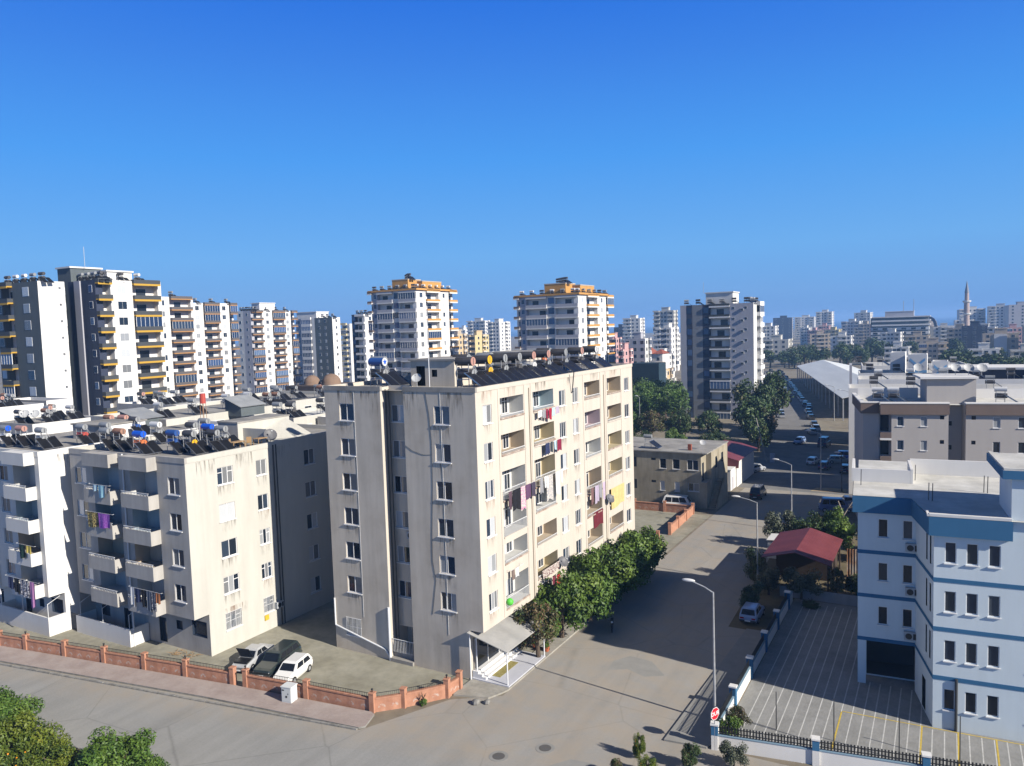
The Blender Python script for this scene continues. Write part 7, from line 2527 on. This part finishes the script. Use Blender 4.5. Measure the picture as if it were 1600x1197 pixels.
mb.cyl((0, 0, 2.6), (0, 0, 3.7), 0.32, n=12)
obj('tank', mb, R, mats=[TANKS['red']])
mb = MB()
for a, b_ in ((-0.25, -0.25), (0.25, -0.25), (0.25, 0.25), (-0.25, 0.25)):
    mb.cyl((a, b_, -0.4), (a * 0.8, b_ * 0.8, 2.6), 0.03, n=5)
obj('stand', mb, R, mats=[RUST])

# ------------------------------------------------------------------ laundry
CLOTH = {}
def cloth(x, y, zt, w_, h, ang, col, lab, patt=None, group='laundry on the balconies'):
    """thin rippled cloth hanging from a line; ang = direction of the line"""
    key = (round(w_, 2), round(h, 2), col)
    rg3 = random.Random(hash((round(x * 10), round(zt * 10), round(y * 10))) & 0xffff)
    mb = MB()
    nx, nz = 8, 6
    ph = rg3.uniform(0, 6)
    def P(i, j, o):
        u, v = i / nx, j / nz
        xx = (u - 0.5) * w_ * (1 - 0.06 * v)
        yy = 0.035 * math.sin(u * 9 + ph) * (0.3 + v) + o
        zz = -h * v * (1 + 0.06 * math.sin(u * 5 + ph)) 
        return (xx, yy, zz)
    for o, fl in ((-0.006, 0), (0.006, 1)):
        for i in range(nx):
            for j in range(nz):
                q = [P(i, j, o), P(i, j + 1, o), P(i + 1, j + 1, o), P(i + 1, j, o)]
                mb.face(q if fl else q[::-1])
    m = nm('cloth_%d_%d_%d%s' % (int(col[0] * 99), int(col[1] * 99), int(col[2] * 99), patt or ''), [(0.42, col), (0.55, patt and PT[patt] or sc(col, 1.1))] if patt else [(0.3, sc(col, 0.85)), (0.7, sc(col, 1.1))], scale=7 if patt else 2, rough=0.95, detail=2)
    return obj('garment', mb, None, (x, y, zt), ang, lab, 'laundry', group, mats=[m])


PT = {'a': (0.05, 0.035, 0.02), 'b': (0.32, 0.07, 0.45), 'c': (0.05, 0.05, 0.07), 'd': (0.6, 0.55, 0.5)}
WHT, NVY, BLK, MAR, PNK, LVD, LBL, GRY, YLS = (0.72, 0.72, 0.72), (0.03, 0.04, 0.10), (0.015, 0.015, 0.02), (0.22, 0.02, 0.05), (0.62, 0.22, 0.38), (0.42, 0.36, 0.46), (0.45, 0.62, 0.70), (0.28, 0.28, 0.30), (0.66, 0.50, 0.22)
XM = -30.46
def line_of(y0, y1, z, items, where):
    mb = MB()
    mb.tube([(XM + 0.42, y0 - 0.1, z), (XM + 0.42, (y0 + y1) / 2, z - 0.05), (XM + 0.42, y1 + 0.1, z)], 0.012, 4)
    mb.tube([(XM + 0.02, y0, z), (XM + 0.42, y0, z)], 0.015, 4)
    mb.tube([(XM + 0.02, y1, z), (XM + 0.42, y1, z)], 0.015, 4)
    obj('clothesline', mb, label='clothesline with brackets on ' + where, cat='clothesline', mats=[WMET])
    for yy, w_, h, col, nm_, *pt in items:
        cloth(XM + 0.44, yy, z - 0.02, w_, h, H2, col, nm_ + ' on ' + where, pt[0] if pt else None)


line_of(56.5, 60.6, 19.95, [(56.9, 0.6, 0.55, WHT, 'white shirt'), (57.6, 0.6, 0.7, GRY, 'grey top'), (58.2, 0.5, 0.8, MAR, 'wine red garment'), (58.8, 0.6, 0.95, (0.34, 0.02, 0.05), 'long crimson towel'), (59.4, 0.45, 0.7, LBL, 'pale blue shirt'), (60.2, 0.6, 0.6, LVD, 'mauve garment')], 'the top second balcony of the cream block')
line_of(56.5, 61.0, 17.0, [(58.1, 0.75, 0.95, NVY, 'left navy garment'), (58.9, 0.5, 0.9, (0.04, 0.05, 0.06), 'dark slate garment'), (59.6, 0.45, 0.8, LBL, 'pale blue garment'), (60.4, 0.75, 1.0, MAR, 'maroon towel')], 'the second balcony one floor below the top')
line_of(56.5, 61.4, 14.15, [(56.8, 0.5, 1.3, GRY, 'grey shirt'), (57.7, 0.8, 1.0, WHT, 'white shirt'), (58.3, 1.2, 2.2, (0.34, 0.34, 0.36), 'grey patterned blanket', 'd'), (59.9, 0.9, 2.0, WHT, 'long white sheet'), (60.7, 0.5, 1.1, (0.6, 0.62, 0.66), 'pale grey shirt')], 'the second balcony two floors below the top')
line_of(50.9, 56.0, 14.1, [(51.4, 0.6, 1.4, (0.10, 0.06, 0.08), 'dark brown shirt'), (52.4, 1.3, 1.7, BLK, 'black towel'), (53.5, 0.7, 1.9, PNK, 'pink patterned towel', 'd'), (54.4, 0.8, 1.2, (0.12, 0.06, 0.12), 'plum garment'), (55.3, 0.7, 1.2, (0.06, 0.05, 0.08), 'charcoal shirt')], 'the first balcony two floors below the top')
line_of(66.9, 71.3, 11.2, [(67.4, 0.6, 1.6, (0.18, 0.10, 0.10), 'brown red garment'), (68.5, 0.9, 1.7, LVD, 'lavender sheet'), (69.4, 0.7, 1.4, GRY, 'grey shirt'), (70.3, 0.7, 1.7, (0.50, 0.40, 0.52), 'lilac sheet')], 'the third balcony half way up the cream block')
line_of(56.5, 60.6, 5.0, [(57.9, 0.6, 1.0, (0.05, 0.07, 0.06), 'dark green garment'), (58.6, 0.5, 1.0, (0.16, 0.03, 0.05), 'deep red garment'), (59.5, 0.7, 0.95, (0.55, 0.02, 0.04), 'bright red garment')], 'the lowest second balcony above the street trees')
line_of(51.2, 53.2, 7.7, [(51.5, 0.35, 0.8, (0.20, 0.15, 0.13), 'brown shirt'), (52.1, 0.45, 0.7, WHT, 'white cloth')], 'the first balcony second from the bottom')
cloth(XM + 0.25, 58.5, 5.95, 3.4, 0.75, H2, (0.16, 0.07, 0.07), 'red brown patterned carpet draped over the lowest second balcony', 'd')
cloth(XM + 0.22, 74.5, 9.95, 3.7, 2.1, H2, YLS, 'large yellow sheet closing the fourth balcony')
cloth(XM + 0.10, 69.5, 8.4, 2.3, 1.55, H2, (0.14, 0.02, 0.03), 'maroon curtain closing the third balcony two floors above the trees')
mb = MB()
mb.sph((0, 0, 0), 0.3, 12, 8)
obj('ball', mb, loc=(XM + 0.25, 51.1, 5.15), label='bright green round basin hanging on the lowest first balcony', cat='basin', mats=[pm('lime_green', (0.10, 0.55, 0.06), 0.5)], smooth=True)
YA_ = 38.72
def line_a(x0, x1, y, z, items, where):
    mb = MB()
    mb.tube([(x0, y, z), (x1, y, z)], 0.012, 4)
    for x in (x0, x1):
        mb.tube([(x, y, z), (x, y + 0.15, z)], 0.015, 4)
    obj('clothesline', mb, label='clothesline on ' + where, cat='clothesline', mats=[WMET])
    for xx, w_, h, col, nm_, *pt in items:
        cloth(xx, y - 0.02, z - 0.02, w_, h, 0, col, nm_ + ' on ' + where, pt[0] if pt else None)


line_a(-65.8, -62.8, YA_, 14.5, [(-64.8, 0.7, 0.6, LBL, 'small pale blue towel'), (-63.9, 0.9, 1.1, (0.34, 0.60, 0.70), 'aqua towel'), (-63.2, 0.5, 0.7, GRY, 'grey garment')], 'the top left balcony of the grey front')
line_a(-66.6, -62.6, YA_, 12.0, [(-65.5, 1.5, 1.35, (0.60, 0.48, 0.18), 'yellow dark patterned blanket', 'a'), (-63.8, 1.7, 1.3, (0.50, 0.20, 0.66), 'purple checked blanket', 'b')], 'the second highest left balcony of the grey front')
line_a(-61.0, -56.6, YA_, 5.9, [(-60.5, 0.6, 1.6, WHT, 'white shirt'), (-59.7, 0.8, 1.2, NVY, 'navy blue garment'), (-58.9, 0.7, 1.5, BLK, 'black trousers pair'), (-58.2, 0.6, 1.7, (0.10, 0.12, 0.16), 'dark jeans pair'), (-57.6, 0.6, 1.6, (0.25, 0.26, 0.30), 'striped grey trousers', 'c'), (-57.0, 0.5, 0.9, (0.35, 0.14, 0.06), 'orange brown bag')], 'the lowest right balcony of the grey front')
YB_ = 36.55
line_a(-74.2, -71.2, YB_, 8.75, [(-73.2, 1.0, 1.3, (0.02, 0.05, 0.04), 'dark green towel'), (-72.1, 0.8, 0.7, (0.66, 0.52, 0.12), 'yellow towel')], 'the middle balcony of the white block')
line_a(-76.6, -71.0, YB_, 5.4, [(-75.6, 0.8, 1.1, NVY, 'navy shirt'), (-74.6, 0.8, 1.4, BLK, 'black shirt'), (-73.6, 0.7, 1.5, (0.55, 0.55, 0.60), 'white striped trousers', 'c'), (-72.9, 0.6, 1.5, (0.60, 0.60, 0.64), 'pale striped shirt', 'c'), (-72.0, 0.8, 2.4, (0.62, 0.28, 0.52), 'long pink dress')], 'the lowest balcony of the white block')

# ------------------------------------------------------------------ the hazy sea air over the town
HZ = bpy.data.materials.new('sea_haze')
HZ.use_nodes = True
hn = HZ.node_tree
for n in list(hn.nodes):
    hn.nodes.remove(n)
ho = hn.nodes.new('ShaderNodeOutputMaterial')
hv = hn.nodes.new('ShaderNodeVolumePrincipled')
hv.inputs['Color'].default_value = (0.30, 0.56, 1.0, 1)
hv.inputs['Density'].default_value = 0.00027
hv.inputs['Anisotropy'].default_value = 0.0
hn.links.new(hv.outputs[0], ho.inputs['Volume'])
mb = MB()
mb.box(-9500, 9500, -80, 11500, -4.5, 62)
obj('haze', mb, mats=[HZ], kind='stuff')
#@@NEXT2
#@@NEXT
